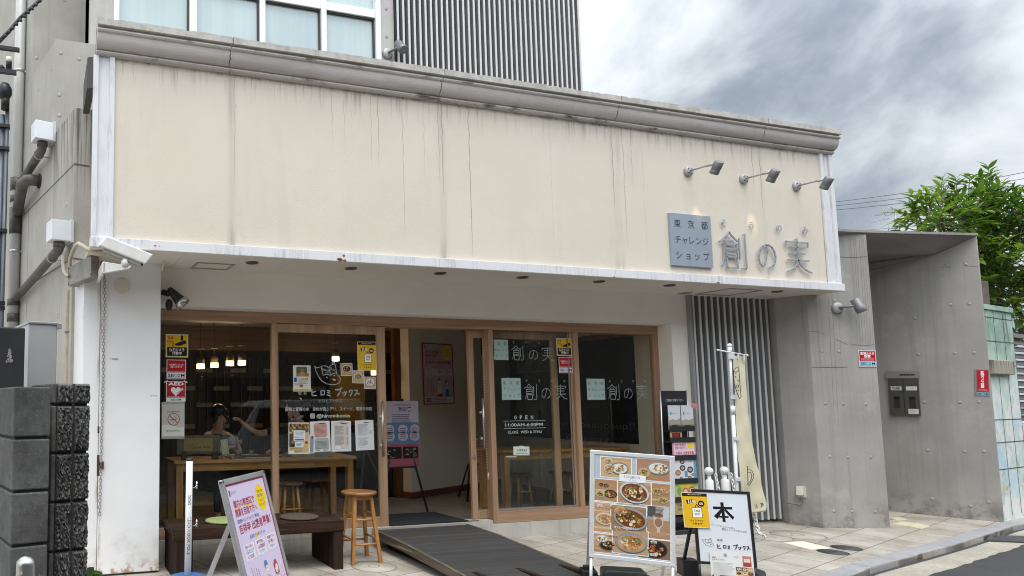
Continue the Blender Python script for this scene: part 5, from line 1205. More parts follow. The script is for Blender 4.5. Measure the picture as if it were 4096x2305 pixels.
s.rrect(.24, .25, .80, .60, .012, 'dfe2e2', 7).t_('ミツバチの説話', .52, .31, .045, '5a6670', 9, 0, 'C', w=.44).t_('〜お話と軽食〜', .52, .365, .045, '5a6670', 9, 0, 'C', w=.44).t_('2024. 6.13', .50, .465, .04, '4a5a70', 9, .01, 'C', w=.42).rect(.30, .525, .74, .57, '3a6a9a', 9)
s.rrect(.32, .62, .72, .78, .008, 'e2e2de', 7).lines(.37, .66, .66, 3, .04, '44403a', 9, .014, .3).lines(.08, .82, .7, 2, .025, '5a4a30', 3, .01).rect(.06, .90, .26, .97, 'e2e0da', 3).lines(.30, .90, .7, 3, .025, '6a4a30', 3, .01); put(s, 'bee_talk_flyer', 'brown honeycomb photo flyer on the door glass beside the menu sheets', 'flyer')
s = sheet_px(C5(694, 896), C5(797, 898), C5(690, 1278), DF-.0025); s.base('d5d4d2').rect(.16, .08, .80, .96, '9a98a4', 1)
for k in range(3): s.lines(.22+.2*k, .2, .32+.2*k, 26, .026, '5a5868', 2, .010, 0)
s.rect(.4, .10, .7, .22, '3a3844', 3); put(s, 'narrow_slip', 'narrow grey paper slip overlapping the edge of the pink menu sheet', 'paper slip')
def menu(pts, kind, label):
    s = sheet_px(C5(*pts[0]), C5(*pts[1]), C5(*pts[2]), DF); s.base('d9dad8'); tx = .62 if kind == 0 else .62
    if kind == 0:
        s.rrect(.17, .05, .86, .53, .03, 'cf9f94', 1).rrect(.20, .55, .92, .98, .03, 'a8aea8', 1).lines(.22, .155, .80, 10, .037, '5c3c38', 3, .011, .6).lines(.24, .66, .85, 7, .037, '4a4c4a', 3, .011, .5).rect(.46, .92, .62, .98, 'dcdcd8', 3)
    elif kind == 1:
        s.rect(.12, .03, .88, .93, 'cfc8c0', 1).lines(.19, .18, .66, 9, .032, '57534e', 3, .011).lines(.77, .22, .84, 8, .032, '57534e', 3, .011, 0).lines(.19, .52, .66, 9, .032, '57534e', 3, .011).lines(.77, .55, .84, 8, .032, '57534e', 3, .011, 0).rect(.19, .82, .47, .91, 'e0dfdc', 3)
    else: s.lines(.15, .14, .72, 12, .032, '57585a', 3, .010).lines(.74, .36, .88, 4, .033, '57585a', 3, .01, 0).lines(.15, .59, .68, 9, .032, '57585a', 3, .010).rect(.12, .90, .85, .904, '7a7a7a', 3)
    s.t_('Menu', tx, .075, .05, '26221f', 4, .045, 'C', w=.30)
    s.rect(.40, -.012, .75, .018, 'c9cbc6', 5); put(s, 'menu_sheet', label, 'menu', 'menu sheets taped to the sliding door')
menu(((702, 640), (1096, 622), (724, 1258)), 0, 'menu sheet with a pink and a grey block taped on the door glass')
menu(((1130, 626), (1527, 623), (1130, 1243)), 1, 'beige menu sheet taped between the pink menu and the plain white one')
menu(((1606, 618), (1976, 604), (1632, 1222)), 2, 'plain white menu sheet with a curled corner nearest the door handle')
def logo_set(plate, chars, kana_y, label, clip=False, y=GF+.001):
    a = onY(*C6(*plate[0]), y); x1, y1 = chars[-1][1], plate[1][1]; b = onY(*C6(x1, y1), y)
    X0, Y0 = plate[0][0], min(plate[0][1], kana_y-25); W, H = x1-X0, y1-Y0
    a = onY(*C6(X0, Y0), y); s = Sheet(facing(a.x, a.z, y, 0, 0)[0], b.x-a.x, a.z-b.z, .0003)
    f = lambda x, yy: ((x-X0)/W, (yy-Y0)/H)
    (px0, py0), (px1, py1) = f(*plate[0]), f(*plate[1]); s.rect(px0, py0, px1, py1, '9fb3ac', 1)
    rows = (('東京都', (.14, .5, .84), .23), ('チャレンジ', (.14, .33, .52, .70, .88), .51), ('ショップ', (.14, .40, .63, .86), .80)) if not clip else (('京都', (.34, .80), .21), ('ャレンジ', (.12, .38, .62, .86), .50), ('ョップ', (.20, .52, .86), .79))
    for r_, xs_, yy in rows:
        for ch, xx in zip(r_, xs_): s.t_(ch, px0+(px1-px0)*xx, py0+(py1-py0)*yy, (py1-py0)*.155, '33403a', 2, -.004, 'C')
    for (cx0, cx1, cy0, cy1), st_ in zip(chars, (SOU, NO, JITSU)):
        for q in st_: s.line([f(cx0+p[0]*(cx1-cx0), cy0+p[1]*(cy1-cy0)) for p in q], .0065, 'a3b0ab', 1)
    ks = [chars[0][0]+30+i*(chars[2][1]-chars[0][0]-60)/3 for i in range(4)]
    for ch, xx in zip('そうのみ', ks): fx2, fy2 = f(xx, kana_y); s.t_(ch, fx2, fy2, 36/H, 'a3b0ab', 1, -.004, 'C')
    put(s, 'window_logo', label, 'window lettering', 'shop logos in vinyl on the right windows')
logo_set(((80, 195), (270, 480)), ((315, 480, 275, 480), (545, 670, 335, 470), (725, 893, 285, 483)), 228, 'pale vinyl shop logo high on the pane beside the yellow camera sticker', True)
logo_set(((185, 710), (438, 1000)), ((488, 660, 790, 1000), (714, 842, 845, 985), (898, 1068, 796, 998)), 745, 'pale vinyl shop logo above the opening hours lettering')
logo_set(((1323, 720), (1563, 1000)), ((1602, 1765, 796, 998), (1818, 1938, 850, 985), (1992, 2145, 800, 995)), 752, 'pale vinyl shop logo on the end pane in front of the chalkboard')
a = onY(*C6(205, 1195), GF); b = onY(*C6(790, 1455), GF)
def hours(s):
    f = lambda x, y: ((x-205)/585, (y-1195)/260); c = 'bfcac5'
    for ch, x in zip('OPEN', (372, 447, 522, 598)): s.t_(ch, *f(x, 1237), .235, c, 2, .012, 'C', w=.055)
    s.rect(0, .335, .98, .352, c, 2).t_('11:00AM-6:00PM', *f(488, 1333), .20, c, 2, .010, 'C', w=.87).rect(.01, .70, .99, .717, c, 2).t_('CLOSE  WED & 3THU', *f(494, 1426), .165, c, 2, .008, 'C', w=.79)
vinyl('opening_hours_lettering', 'white opening hours lettering on the window beside the open door', hours, y=GF, box=(a.x, a.z, b.x-a.x, a.z-b.z))
s = sheet_px(C7(345, 178), C7(558, 180), C7(345, 296), GF-.001, .003); s.base('c9d2c4').rect(.03, .05, .97, .95, 'd6dccf', 1).poly([(.30, 0), (.70, 0), (.62, -.07), (.54, -.08), (.50, -.13), (.46, -.08), (.38, -.07)], 'c9d2c4', 0).t_('OPEN', .52, .40, .30, '4a4a42', 2, .012, 'C', w=.62).lines(.2, .62, .8, 1, .1, '6a6a60', 2, .05, 0).lines(.12, .78, .88, 1, .1, '6a6a60', 2, .05, 0); op = put(s, 'open_plaque', 'small pale OPEN plaque with a crested top hanging inside the window', 'plaque')
s = sheet_px(C7(250, 306), C7(385, 308), C7(250, 322), GF-.0005); s.base('cfcfc6').lines(.06, .5, .94, 1, .1, '77776c', 1, .3, 0); put(s, 'small_label', 'tiny white label strip on the glass below the OPEN plaque', 'label')
# ------------------------------------------------------------------ security notices on the portal
def red_sign(s, vert):
    if not vert:
        s.base('c9c9ca').rect(.05, .06, .95, .66, 'bb1528', 1).t_('監視カメラ', .5, .20, .15, 'f4ecec', 3, .03, 'C', w=.78).t_('設置', .5, .36, .15, 'f4ecec', 3, .03, 'C', w=.36).lines(.14, .50, .86, 3, .05, 'e0a8ae', 2, .02, 0).rect(.05, .67, .95, .90, '9fd2da', 1).rect(.06, .92, .94, .95, 'bb1528', 2); secom_word(s, .08, .92, .79, .17)
    else:
        s.base('84807d').rect(.15, .02, .96, .86, 'bb1528', 1).vt('監視カメラ設置', .55, .10, .088, 'f4ecec', 3, .03, 1.03).lines(.26, .74, .88, 3, .035, 'e8b8bc', 2, .012, 0).rect(.16, .87, .96, .98, '7fb4cc', 1); secom_word(s, .2, .93, .925, .075)
M, w, h = frame_of(pier(*T4(2, 3, 905, 626), .004), pier(*T4(2, 3, 1081, 628), .004), pier(*T4(2, 3, 917, 795), .004)); s = Sheet(M, w, h, .003); red_sign(s, False); put(s, 'surveillance_sign', 'square red surveillance camera notice on the front face of the portal pier', 'sign')
M, w, h = frame_of(rpier(*T4(2, 3, 2075, 822), .004), rpier(*T4(2, 3, 2222, 824), .004), rpier(*T4(2, 3, 2096, 1085), .004)); s = Sheet(M, w, h, .003); red_sign(s, True); put(s, 'surveillance_sign', 'tall narrow red surveillance camera notice with vertical lettering beside the mural wall', 'sign')
oc = thing('outdoor_socket', 'cream weatherproof socket cover low on the side of the portal pier', 'socket', tuple(sidep(*T4(3, 3, 330, 600))))
M, w, h = frame_of(sidep(*T4(3, 3, 285, 542)), sidep(*T4(3, 3, 378, 545)), sidep(*T4(3, 3, 290, 655)))
CRM = mat('cream_plastic', (.60, .57, .48), .5, var=.1)
MB().box(0, w, -h, 0, 0, .018, M).build('back_plate', CRM, oc, .004); MB().prism([(.004, -h*.78), (w-.02, -h*.78), (w-.02, -.008), (.004, -.008)], .018, [.07, .07, .035, .035], M).build('cover', CRM, oc, .004)
c0 = M @ Vector((w*.4, -h, .02)); MB().tube([c0, c0+Vector((0, -.01, -.05)), c0+Vector((-.03, 0, -.085)), c0+Vector((-.12, .10, -.075))], .009, 8).build('cable', mat('cable_taupe', (.2, .18, .15), .6), oc)

# ------------------------------------------------------------------ street furniture in front of the shop
PINE = wood('bench_weathered', (.042, .021, .013), .28, 0, .8, .8, .5, .26)
PINEV = wood('bench_weathered_post', (.036, .019, .013), .28, 2, .8, .8, .5, .22)
bn = thing('bench', 'weathered dark brown timber bench in front of the shop window', 'bench', (2.05, 6.65, gz(6.65)))
b = MB()
for i in range(8): y = 6.372+.0738*i; b.box(1.235+random.uniform(-.004, .004), 2.892+random.uniform(-.004, .004), y, y+.068, .352, .407+random.uniform(-.002, .002))
b.build('seat', PINE, bn, .006)
MB().box(1.24, 2.89, 6.366, 6.372+.05, .300, .404).build('front_rail', PINE, bn, .006)
MB().box(1.26, 2.88, 6.42, 6.95, .31, .35).build('under_frame', PINEV, bn)
for x0, x1 in ((1.27, 1.42), (2.785, 2.880)):
    MB().box(x0, x1, 6.372, 6.945, gz(6.37)-.01, .31).build('leg', PINEV, bn, .006)
def cushion(x, y, r, c, label):
    m = mat('felt_'+c, hexc(c), .95, var=.12, vs=20, bump=.5, bs=300)
    return tag(MB().lathe([(r*.7, 0), (r*.96, .002), (r, .010), (r*.985, .019), (r*.9, .024), (r*.5, .028), (.01, .029)], (x, y, .408), n=40).build('seat_cushion', m), label, 'cushion', 'cushions on the bench')
cushion(1.78, 6.62, .185, '8d9a63', 'round sage green cushion on the bench behind the pink sign')
cushion(2.52, 6.60, .190, '4c4138', 'round brown cushion on the bench near the stool')
STW = wood('stool_pine', (.42, .19, .055), .62, 2, .8, .35, .1, .18)
sl_ = thing('stool', 'round orange pine bar stool with chipped legs beside the bench', 'stool', (3.18, 6.64, gz(6.64)))
cx, cy = 3.175, 6.63; sgz = gz(6.63)
MB().lathe([(.135, .0), (.160, .003), (.176, .014), (.178, .024), (.172, .034), (.12, .037), (.01, .036)], (cx, cy, .600), n=44).build('seat', wood('stool_seat', (.36, .17, .06), .5, 0, .5, .3, .1, .5), sl_)
lp = []
for sx_, sy_ in ((-1, -1), (1, -1), (1, 1), (-1, 1)):
    t_ = Vector((cx+sx_*.085, cy+sy_*.085, .602)); f_ = Vector((cx+sx_*.150, cy+sy_*.150, sgz)); lp.append((t_, f_))
    b = MB(); vs = []
    for p, hw in ((t_, .0165), (f_, .0175)): vs += [p+Vector((a*hw, c*hw, 0)) for a, c in ((-1, -1), (1, -1), (1, 1), (-1, 1))]
    b.add(vs, [(0, 1, 2, 3), (7, 6, 5, 4)] + [(i, 4+i, 4+(i+1) % 4, (i+1) % 4) for i in range(4)]); b.build('leg', STW, sl_, .003)
STH = wood('stool_rung', (.42, .19, .055), .62, 0, .8, .35, .1, .1)
for i in range(4):
    (t0, f0), (t1, f1) = lp[i], lp[(i+1) % 4]
    for a in ((.36, .72) if i % 2 == 0 else (.28, .64)): MB().cyl(t0.lerp(f0, a), t1.lerp(f1, a), .011, n=10).build('rung', STH, sl_)
MB().box(cx-.085, cx+.085, cy-.10, cy-.075, .56, .60).box(cx-.085, cx+.085, cy+.075, cy+.10, .56, .60).build('apron', STH, sl_)
# entrance ramp
RAMPM = wood('ramp_plank', (.050, .048, .047), .7, 0, .5, .6, .35)
rp = thing('entrance_ramp', 'sloping ramp of dark composite planks leading up to the open door', 'ramp', (4.1, 6.2, gz(6.2)))
def rz(y): return .152 - .018*max(0, min(1, (7.08-y)/.56)) - .0835*max(0, 6.52-y)
b = MB(); y = 7.08; i = 0
while y > 4.55:
    y2 = y-.138; x0, x1 = 3.60, 4.705
    b.add([(x0, y, rz(y)), (x1, y, rz(y)), (x1, y2+.005, rz(y2)), (x0, y2+.005, rz(y2)), (x0, y, rz(y)-.03), (x1, y, rz(y)-.03), (x1, y2+.005, rz(y2)-.03), (x0, y2+.005, rz(y2)-.03)], [(0, 1, 2, 3), (7, 6, 5, 4), (0, 4, 5, 1), (1, 5, 6, 2), (2, 6, 7, 3), (3, 7, 4, 0)]); y = y2
b.build('planks', RAMPM, rp, .003)
SIDEB = wood('ramp_side_board', (.16, .13, .10), .35, 1, .8, .85, .5, .7)
for x0 in (3.565, 4.708):
    b = MB(); ys = (7.09, 6.52, 4.56); vs = []
    for x in (x0, x0+.032):
        for yy in ys: vs.append((x, yy, rz(yy)+.004))
        for yy in ys[::-1]: vs.append((x, yy, max(gz(yy)+.012, rz(yy)-.085)))
    b.add(vs, [tuple(range(6)), tuple(range(6, 12))[::-1]]+[(k, 6+k, 6+(k+1) % 6, (k+1) % 6) for k in range(6)]); b.build('side_board', SIDEB, rp, .002)
b = MB()
for x in (3.7, 4.15, 4.6): b.box(x, x+.05, 4.9, 7.05, gz(6)+.01, .05)
b.build('joists', PINEV, rp)
MB().box(3.56, 4.74, 7.09, 7.128, .06, .168).build('threshold', mat('threshold_stone', (.36, .32, .27), .7, var=.2), rp)
tag(MB().prism([(3.80, 7.17), (4.80, 7.17), (4.77, 7.86), (4.05, 7.86), (3.80, 7.75)], FZ, FZ+.012).build('doormat', mat('mat_charcoal', (.016, .017, .022), .95, var=.2, vs=30, bump=.8, bs=260), bevel=.003), 'charcoal doormat lying just inside the open door', 'doormat')
tag(MB().box(3.79, 4.93, 7.135, 7.19, FZ-.006, FZ+.004).build('door_track', mat('track_metal', (.35, .33, .3), .4, .7)), 'metal sliding door track across the open doorway sill', 'door track')
# A-frame signs
AL = mat('snap_frame_alloy', (.62, .63, .64), .32, .75, var=.05); ALW = mat('snap_frame_pale', (.74, .745, .75), .35, .35, var=.04); CHR = mat('chrome_corner', (.5, .5, .5), .15, 1.)
def stand_axes(p):
    x, y, z, yaw, lean, roll = p; r = Vector((math.cos(yaw), math.sin(yaw), 0)); bk = Vector((-math.sin(yaw), math.cos(yaw), 0)); u = Vector((0, 0, math.cos(lean))) + bk*math.sin(lean)
    return r*math.cos(roll)-u*math.sin(roll), u*math.cos(roll)+r*math.sin(roll), bk
def stand(name, label, cat, p, w, h, fr, am, paper, legx, back=.42, t=.022):
    r, u, bk = stand_axes(p); n = r.cross(u); o = Vector(p[:3]) - r*w/2
    M = Matrix(((r.x, u.x, n.x, o.x), (r.y, u.y, n.y, o.y), (r.z, u.z, n.z, o.z), (0, 0, 0, 1)))
    th = thing(name, label, cat, (p[0], p[1], gz(p[1])))
    for q in ((fr*.9, w-fr*.9, 0, fr), (fr*.9, w-fr*.9, h-fr, h)): MB().box(q[0], q[1], q[2], q[3], -t, .004, M).build('frame_rail', am, th, .004)
    for q in ((0, fr, fr*.5, h-fr*.5), (w-fr, w, fr*.5, h-fr*.5)): MB().box(q[0], q[1], q[2], q[3], -t, .0045, M).build('frame_rail', am, th, .004)
    for cx_, cy_ in ((0, 0), (w, 0), (0, h), (w, h)):
        MB().box(max(0, cx_-fr)-.001 if cx_ else -.001, (fr if not cx_ else w+.001), -.001 if not cy_ else h-fr*.8, fr*.8 if not cy_ else h+.001, -t-.001, .0055, M).build('frame_corner', CHR if am is AL else am, th, .008, seg=3)
    MB().box(fr, w-fr, fr, h-fr, -.014, -.004, M).build('backing', mat('sign_backing', (.40, .43, .46), .6), th)
    s = Sheet(M @ Matrix.Translation((fr*.92, h-fr*.92, -.0038)), w-2*fr*.92, h-2*fr*.92, .0012); paper(s); s.make('printed_sheet', th)
    # legs
    for x in (legx, w-legx):
        a = M @ Vector((x, .02, -t*.6)); d = u*-1; k = (a.z-gz(a.y))/max(.01, -d.z); e = a + d*k
        MB().cyl(a, e, .0125, n=10).build('leg', am, th)
        a2 = M @ Vector((x, h*.72, -t)); e2 = Vector((a2.x, a2.y, 0)) + Vector((bk.x, bk.y, 0))*back; e2.z = gz(e2.y)
        dd = (e2-a2).normalized(); sd = r*.011; nn = dd.cross(r)*.011; vs = [v for P_ in (a2, e2) for v in (P_+sd+nn, P_-sd+nn, P_-sd-nn, P_+sd-nn)]
        MB().add(vs, [(0, 1, 2, 3), (7, 6, 5, 4)]+[(i, 4+i, 4+(i+1) % 4, (i+1) % 4) for i in range(4)]).build('leg', am, th)
    return th, M
def recruit(s, marg='8e4652', bg='cfc0d8', small=True):
    s.base(marg).rect(.03, .018, .97, .985, bg, 1)
    s.rect(.06, .045, .085, .085, '3a3a40', 2).t_('創の実', .10, .065, .024, '8a8690', 2, 0)
    s.rect(.12, .165, .27, .18, 'e6b45a', 2).rect(.36, .165, .58, .18, 'e6b45a', 2)
    s.t_('都内の商店街で', .10, .145, .048, 'a03a4c', 3, .02, 'L', w=.52).t_('開業を目指す方へ', .10, .205, .048, 'a03a4c', 3, .02, 'L', w=.54)
    s.ell(.80, .15, .135, .135, 'e8c81c', 2)
    for t__, y, c in (('TOKYOの', .105, '8a4a3c'), ('夢が育つ', .137, '3a7a9c'), ('チャレンジ', .17, '8a4a3c'), ('ショップ', .20, '8a4a3c')): s.t_(t__, .80, y, .024, c, 3, .02, 'C', w=.16)
    s.t_('東京都チャレンジショップ「創の実」', .10, .262, .024, '3a6a9c', 3, .015, 'L', w=.55).t_('吉祥寺 出店者募集！', .10, .315, .058, 'a03a4c', 3, .02, 'L', w=.82)
    s.ell(.46, .385, .03, .03, 'e8c81c', 2).t_('出店の 3 つのメリット', .5, .385, .026, '3a6a9c', 3, .015, 'C', w=.40)
    for x, a_, b_, c_ in ((.10, '駅から小近い', '人気のエリア', 'に出店'), (.39, '専門家に', 'よる店舗経営', 'アドバイス'), (.68, '開業までの', '手厚い', 'サポート')):
        s.rect(x, .42, x+.25, .525, 'dcd4e2', 2).poly([(x+.10, .525), (x+.14, .525), (x+.14, .54)], 'dcd4e2', 2)
        s.t_(a_, x+.125, .44, .022, '9a4a58', 3, .015, 'C', w=.18).t_(b_, x+.125, .472, .026, '3a6a9c' if x < .3 else '9a4a58', 3, .015, 'C', w=.20).t_(c_, x+.125, .505, .024, '3a6a9c' if x > .3 else '9a4a58', 3, .015, 'C', w=.15)
    for i, (x, c) in enumerate(((.16, '9a8aa8'), (.21, 'd8a838'), (.26, '9a6a98'), (.31, '8a7a98'))):
        for k in range(15): s.rect(x, .575+k*.015+.01*i, x+.018, .585+k*.015+.01*i, c, 2)
    L_ = .0022 if s.h > .7 else .0016; dk = '3c3a48'
    def fig(cx, top, hair, shirt, lower, woman):
        if woman: s.poly([(cx-.055, top+.10), (cx-.06, top+.03), (cx-.02, top), (cx+.03, top+.005), (cx+.055, top+.04), (cx+.06, top+.10)], hair, 3)
        s.ell(cx, top+.055, .042, .055, 'e6d2cc', 4)
        if not woman: s.poly([(cx-.045, top+.05), (cx-.045, top+.012), (cx-.01, top-.005), (cx+.035, top+.005), (cx+.046, top+.045), (cx+.02, top+.03)], hair, 5)
        else: s.poly([(cx-.05, top+.07), (cx-.05, top+.02), (cx, top), (cx+.045, top+.03), (cx-.01, top+.035)], hair, 5)
        for e in (-.016, .016): s.rect(cx+e-.004, top+.05, cx+e+.004, top+.056, dk, 6)
        s.line([(cx-.012, top+.078), (cx, top+.082), (cx+.014, top+.077)], L_, dk, 6)
        body = [(cx-.085, top+.255), (cx-.095, top+.15), (cx-.05, top+.115), (cx, top+.10), (cx+.05, top+.115), (cx+.095, top+.15), (cx+.085, top+.255)]
        s.poly(body, shirt, 3).line(body, L_, dk, 5, True).line([(cx, top+.11), (cx, top+.25)], L_, dk, 5)
        if woman: s.poly([(cx-.06, top+.32), (cx-.055, top+.17), (cx-.03, top+.15), (cx+.04, top+.15), (cx+.06, top+.18), (cx+.07, top+.32)], lower, 6).line([(cx+.085, top+.16), (cx+.15, top+.13), (cx+.13, top+.05)], .011, shirt, 4).ell(cx+.13, top+.045, .02, .022, 'e6d2cc', 5).line([(cx+.085, top+.15), (cx+.16, top+.13), (cx+.145, top+.05)], L_, dk, 5)
        else: s.rect(cx-.08, top+.255, cx+.08, top+.32, lower, 4).line([(cx-.09, top+.17), (cx-.115, top+.25), (cx-.08, top+.13)], L_*1.4, dk, 5).ell(cx-.085, top+.115, .018, .022, 'e6d2cc', 5)
    fig(.52, .575, '4a80b4', 'd8d0de', '9a4a58', False); fig(.76, .60, 'a04a52', 'd8d0de', '2f7ab8', True)
    s.rect(.05, .88, .95, .965, 'ddd6e2', 7)
    for k in range(3): s.rrect(.08, .893+.024*k, .24, .910+.024*k, .003, 'a03a4c', 8).lines(.27, .90+.024*k, .74, 1, .02, '55505c', 8, .009, .2)
recruit_sign, RM = stand('poster_stand', 'leaning aluminium poster stand with a pale pink recruitment poster, beside the dog pole', 'sign stand', (1.407, 3.991, .237, .874, .262, 0), .64, .89, .032, AL, recruit, .02)
def menuboard(s):
    s.base('a9b3bb')
    f = lambda x: (x-.04)/.92
    g = lambda y: (y-.03)/.94
    P_ = lambda x0, y0, x1, y1, d, bg='ab7f54', l=1, tone='c49c6c': photo(s, max(0, f(x0)), max(0, g(y0)), min(1, f(x1)), min(1, g(y1)), d, bg, l, .010, tone)
    P_(.115, .045, .50, .245, ((.28, .60, .18, .17, 'rice', 'b9bcb4'), (.62, .55, .30, .22, 'salad', '70747c'), (.25, .2, .14, .10, 'soup', 'c8ccc4')), 'b08a58', 1, 'c8a878')
    P_(.55, .035, .96, .245, ((.22, .68, .19, .17, 'soup', 'a8a094'), (.66, .42, .34, .22, 'salad', '8a8c8a')), '8a5230', 1, '9a623a')
    P_(.035, .26, .33, .475, ((.27, .68, .22, .19, 'soup', 'aeb0a4'), (.30, .25, .12, .10, 'dark', '9a9c90'), (.52, .28, .12, .10, 'dark', '8c6450'), (.72, .66, .30, .20, 'curry', '22201f')), '8e5c34')
    P_(.73, .255, .96, .475, ((.28, .38, .30, .22, 'soup', 'b89a6c'), (.68, .32, .32, .24, 'rice', 'b0865a'), (.62, .74, .30, .22, 'soup', '9aa06c')), '8a5a34')
    P_(.03, .48, .305, .765, ((.52, .56, .44, .33, 'rice', 'c2c4c2'), (.28, .12, .18, .09, 'salad', 'b4b4ac'), (.72, .14, .2, .1, 'soup', 'b09a7c')), 'a06c40')
    P_(.03, .77, .36, .955, ((.32, .28, .24, .17, 'salad', 'b8b6b0'), (.58, .62, .38, .22, 'dark', '60605c')), 'a5744a')
    P_(.56, .775, .96, .96, ((.52, .52, .40, .30, 'dark', '2a2422'), (.50, .14, .12, .08, 'salad', '8c8c80')), '4a2c1e', 1, '5a3422')
    P_(.67, .465, .96, .775, (), '8a5a36', 2)
    x0, y0, x1, y1 = f(.69), g(.475), f(.94), g(.60); s.rect(x0, y0, x1, y1, '8e8f90', 4).rect(x0, y0, x0+.1, y1-.03, '4a4c4e', 5).rect(x1-.08, y0, x1, y1, 'b6b9ba', 5)
    gx, gy = f(.815), g(.64); s.poly([(gx-.065, gy-.09), (gx+.065, gy-.09), (gx+.06, gy), (gx+.02, gy+.04), (gx+.018, gy+.075), (gx-.018, gy+.075), (gx-.02, gy+.04), (gx-.06, gy)], 'bfae9e', 7).ell(gx, gy-.09, .062, .03, '7a5a44', 8).ell(gx, gy-.02, .05, .06, '8c6a54', 8).ell(gx, gy+.09, .11, .04, 'a8856a', 6).line([(gx-.01, gy-.09), (gx+.07, gy-.16)], .005, '6a6a68', 8)
    P_(.325, .26, .735, .475, ((.50, .52, .46, .36, 'curry', 'b9bdc2', .25), (.36, .36, .18, .16, 'rice', '8a8052')), '8c6238', 6)
    P_(.245, .49, .68, .725, ((.55, .55, .50, .34, 'curry', '8f8d8c', .2), (.30, .30, .22, .20, 'rice', 'a89a6a')), '6a4426', 6)
    s.t_('カシミール地方のカレー', f(.29), g(.70), .028, 'e8e4da', 15, .02, 'L', w=.32)
    P_(.265, .71, .70, .94, ((.52, .56, .45, .31, 'rice', '7f8890'), (.34, .48, .16, .14, 'salad', 'b0a890'), (.66, .48, .2, .16, 'curry', 'b88a3c')), '9a7448', 6)
    s.t_('塩豚', f(.75), g(.915), .028, 'd8d4c8', 15, .01, 'C')
    for x, y, w_, t_ in ((.60, .285, .11, '本日の'), (.28, .79, .10, '魚と野菜の'), (.36, .725, .22, '鶏肉とトマトのカレー'), (.80, .545, .1, 'アイス')): s.t_(t_, f(x), g(y), .018, '4c3c34', 15, 0, 'C', w=w_)
    s.rect(f(.35), g(.20), f(.665), g(.27), 'dfe2e2', 15).t_('今日の日替わりは', f(.50), g(.225), .028, '55565a', 16, 0, 'C', w=.22).t_('コレ↓', f(.51), g(.252), .024, '55565a', 16, 0, 'C', w=.09)
menu_stand, MM = stand('menu_board', 'white framed menu board crowded with food photos standing on the pavement', 'menu board', (4.759, 4.825, .206, -.583, .089, .067), .64, .89, .034, ALW, menuboard, .018, .50)
# water weights behind the menu board
TANK = mat('dark_green_tank', (.055, .062, .058), .4, var=.1)
r, u, bk = stand_axes((4.759, 4.825, .206, -.583, .089, .067))
wt_ = thing('water_weight', 'dark grey plastic water weight behind the legs of the menu board', 'weight', tuple(onG(*T4(3, 2, 1200, 1560))))
o = Vector((4.86, 5.02, gz(5.0))); Mw = Matrix(((r.x, bk.x, 0, o.x), (r.y, bk.y, 0, o.y), (0, 0, 1, o.z), (0, 0, 0, 1)))
MB().box(-.17, .17, -.10, .12, 0, .19, Mw).build('tank', TANK, wt_, .03, seg=4); MB().box(.15, .22, -.06, .08, 0, .14, Mw).build('grip', TANK, wt_, .02)
s = Sheet(Mw @ Matrix(((1, 0, 0, -.02), (0, 0, -1, -.1005), (0, 1, 0, .10), (0, 0, 0, 1))), .045, .04, .001); s.base('c4c4c0'); s.rect(.25, .2, .75, .75, '77777a'); s.make('label_tag', wt_)
w2 = thing('brake_block', 'black plastic weight block at the near foot of the menu board', 'weight', (4.58, 5.2, gz(5.2))); o = Vector((4.62, 5.17, gz(5.1))); Mw = Matrix(((r.x, bk.x, 0, o.x), (r.y, bk.y, 0, o.y), (0, 0, 1, o.z), (0, 0, 0, 1)))
MB().box(-.05, .07, -.08, .10, 0, .17, Mw).build('block', BLACK, w2, .01); MB().box(-.03, .05, -.02, .04, .17, .20, Mw).build('grip', BLACK, w2, .006)
# easel sign with the big character
def easel_sheet(s):
    s.base('d2d6db').rect(.0, .0, 1, .02, 'c2c6cc', 1); K = '0c0c0e'
    s.poly([(.33, .205), (.69, .200), (.69, .235), (.33, .245)], K, 2).poly([(.475, .14), (.535, .138), (.545, .42), (.49, .42)], K, 3).poly([(.47, .24), (.51, .255), (.40, .385), (.33, .345)], K, 2).poly([(.53, .25), (.57, .235), (.715, .345), (.685, .385)], K, 2).poly([(.43, .335), (.61, .335), (.61, .362), (.43, .362)], K, 2)
    s.t_('探険・ノンフィクションの本と', .02, .44, .026, '4a4c50', 2, 0, 'L', w=.70, rot=-.14).t_('腸活スイーツのあるお店', .46, .525, .030, '4a4c50', 2, 0, 'L', w=.46, rot=-.07)
    f = lambda x, y: (.07+(x-585)/(848-585)*.21, .665+(y-735)/(970-735)*.115); cat_logo(s, f, .0028, '35363a', False)
    s.t_('喫茶', .35, .685, .035, '35363a', 2, 0, 'L'); f2 = lambda x, y: (.34+(x-548)/495*.62, .735+(y-1000)/90*.075); hand_kana(s, f2, .0075, '17181a')
ep_ = (5.86, 4.885, .09, -.457, .149, .037)
es, EM = stand('easel_sign', 'black framed easel sign with one huge brushed book character on white', 'sign stand', ep_, .474, .645, .024, BLACKM, easel_sheet, .012, .34, .018)
def on_board(M, w, h, x, y, sw_, sh_, off, rot=0.): return M @ Matrix.Translation((x*w, h-y*h, off)) @ Matrix.Rotation(rot, 4, 'Z')
s = Sheet(on_board(EM, .474, .645, -.20, .055, 0, 0, .008, .02), .215, .305, .0012); takeout(s); put(s, 'takeout_poster', 'yellow take out poster clipped to the edge of the black easel sign', 'poster')
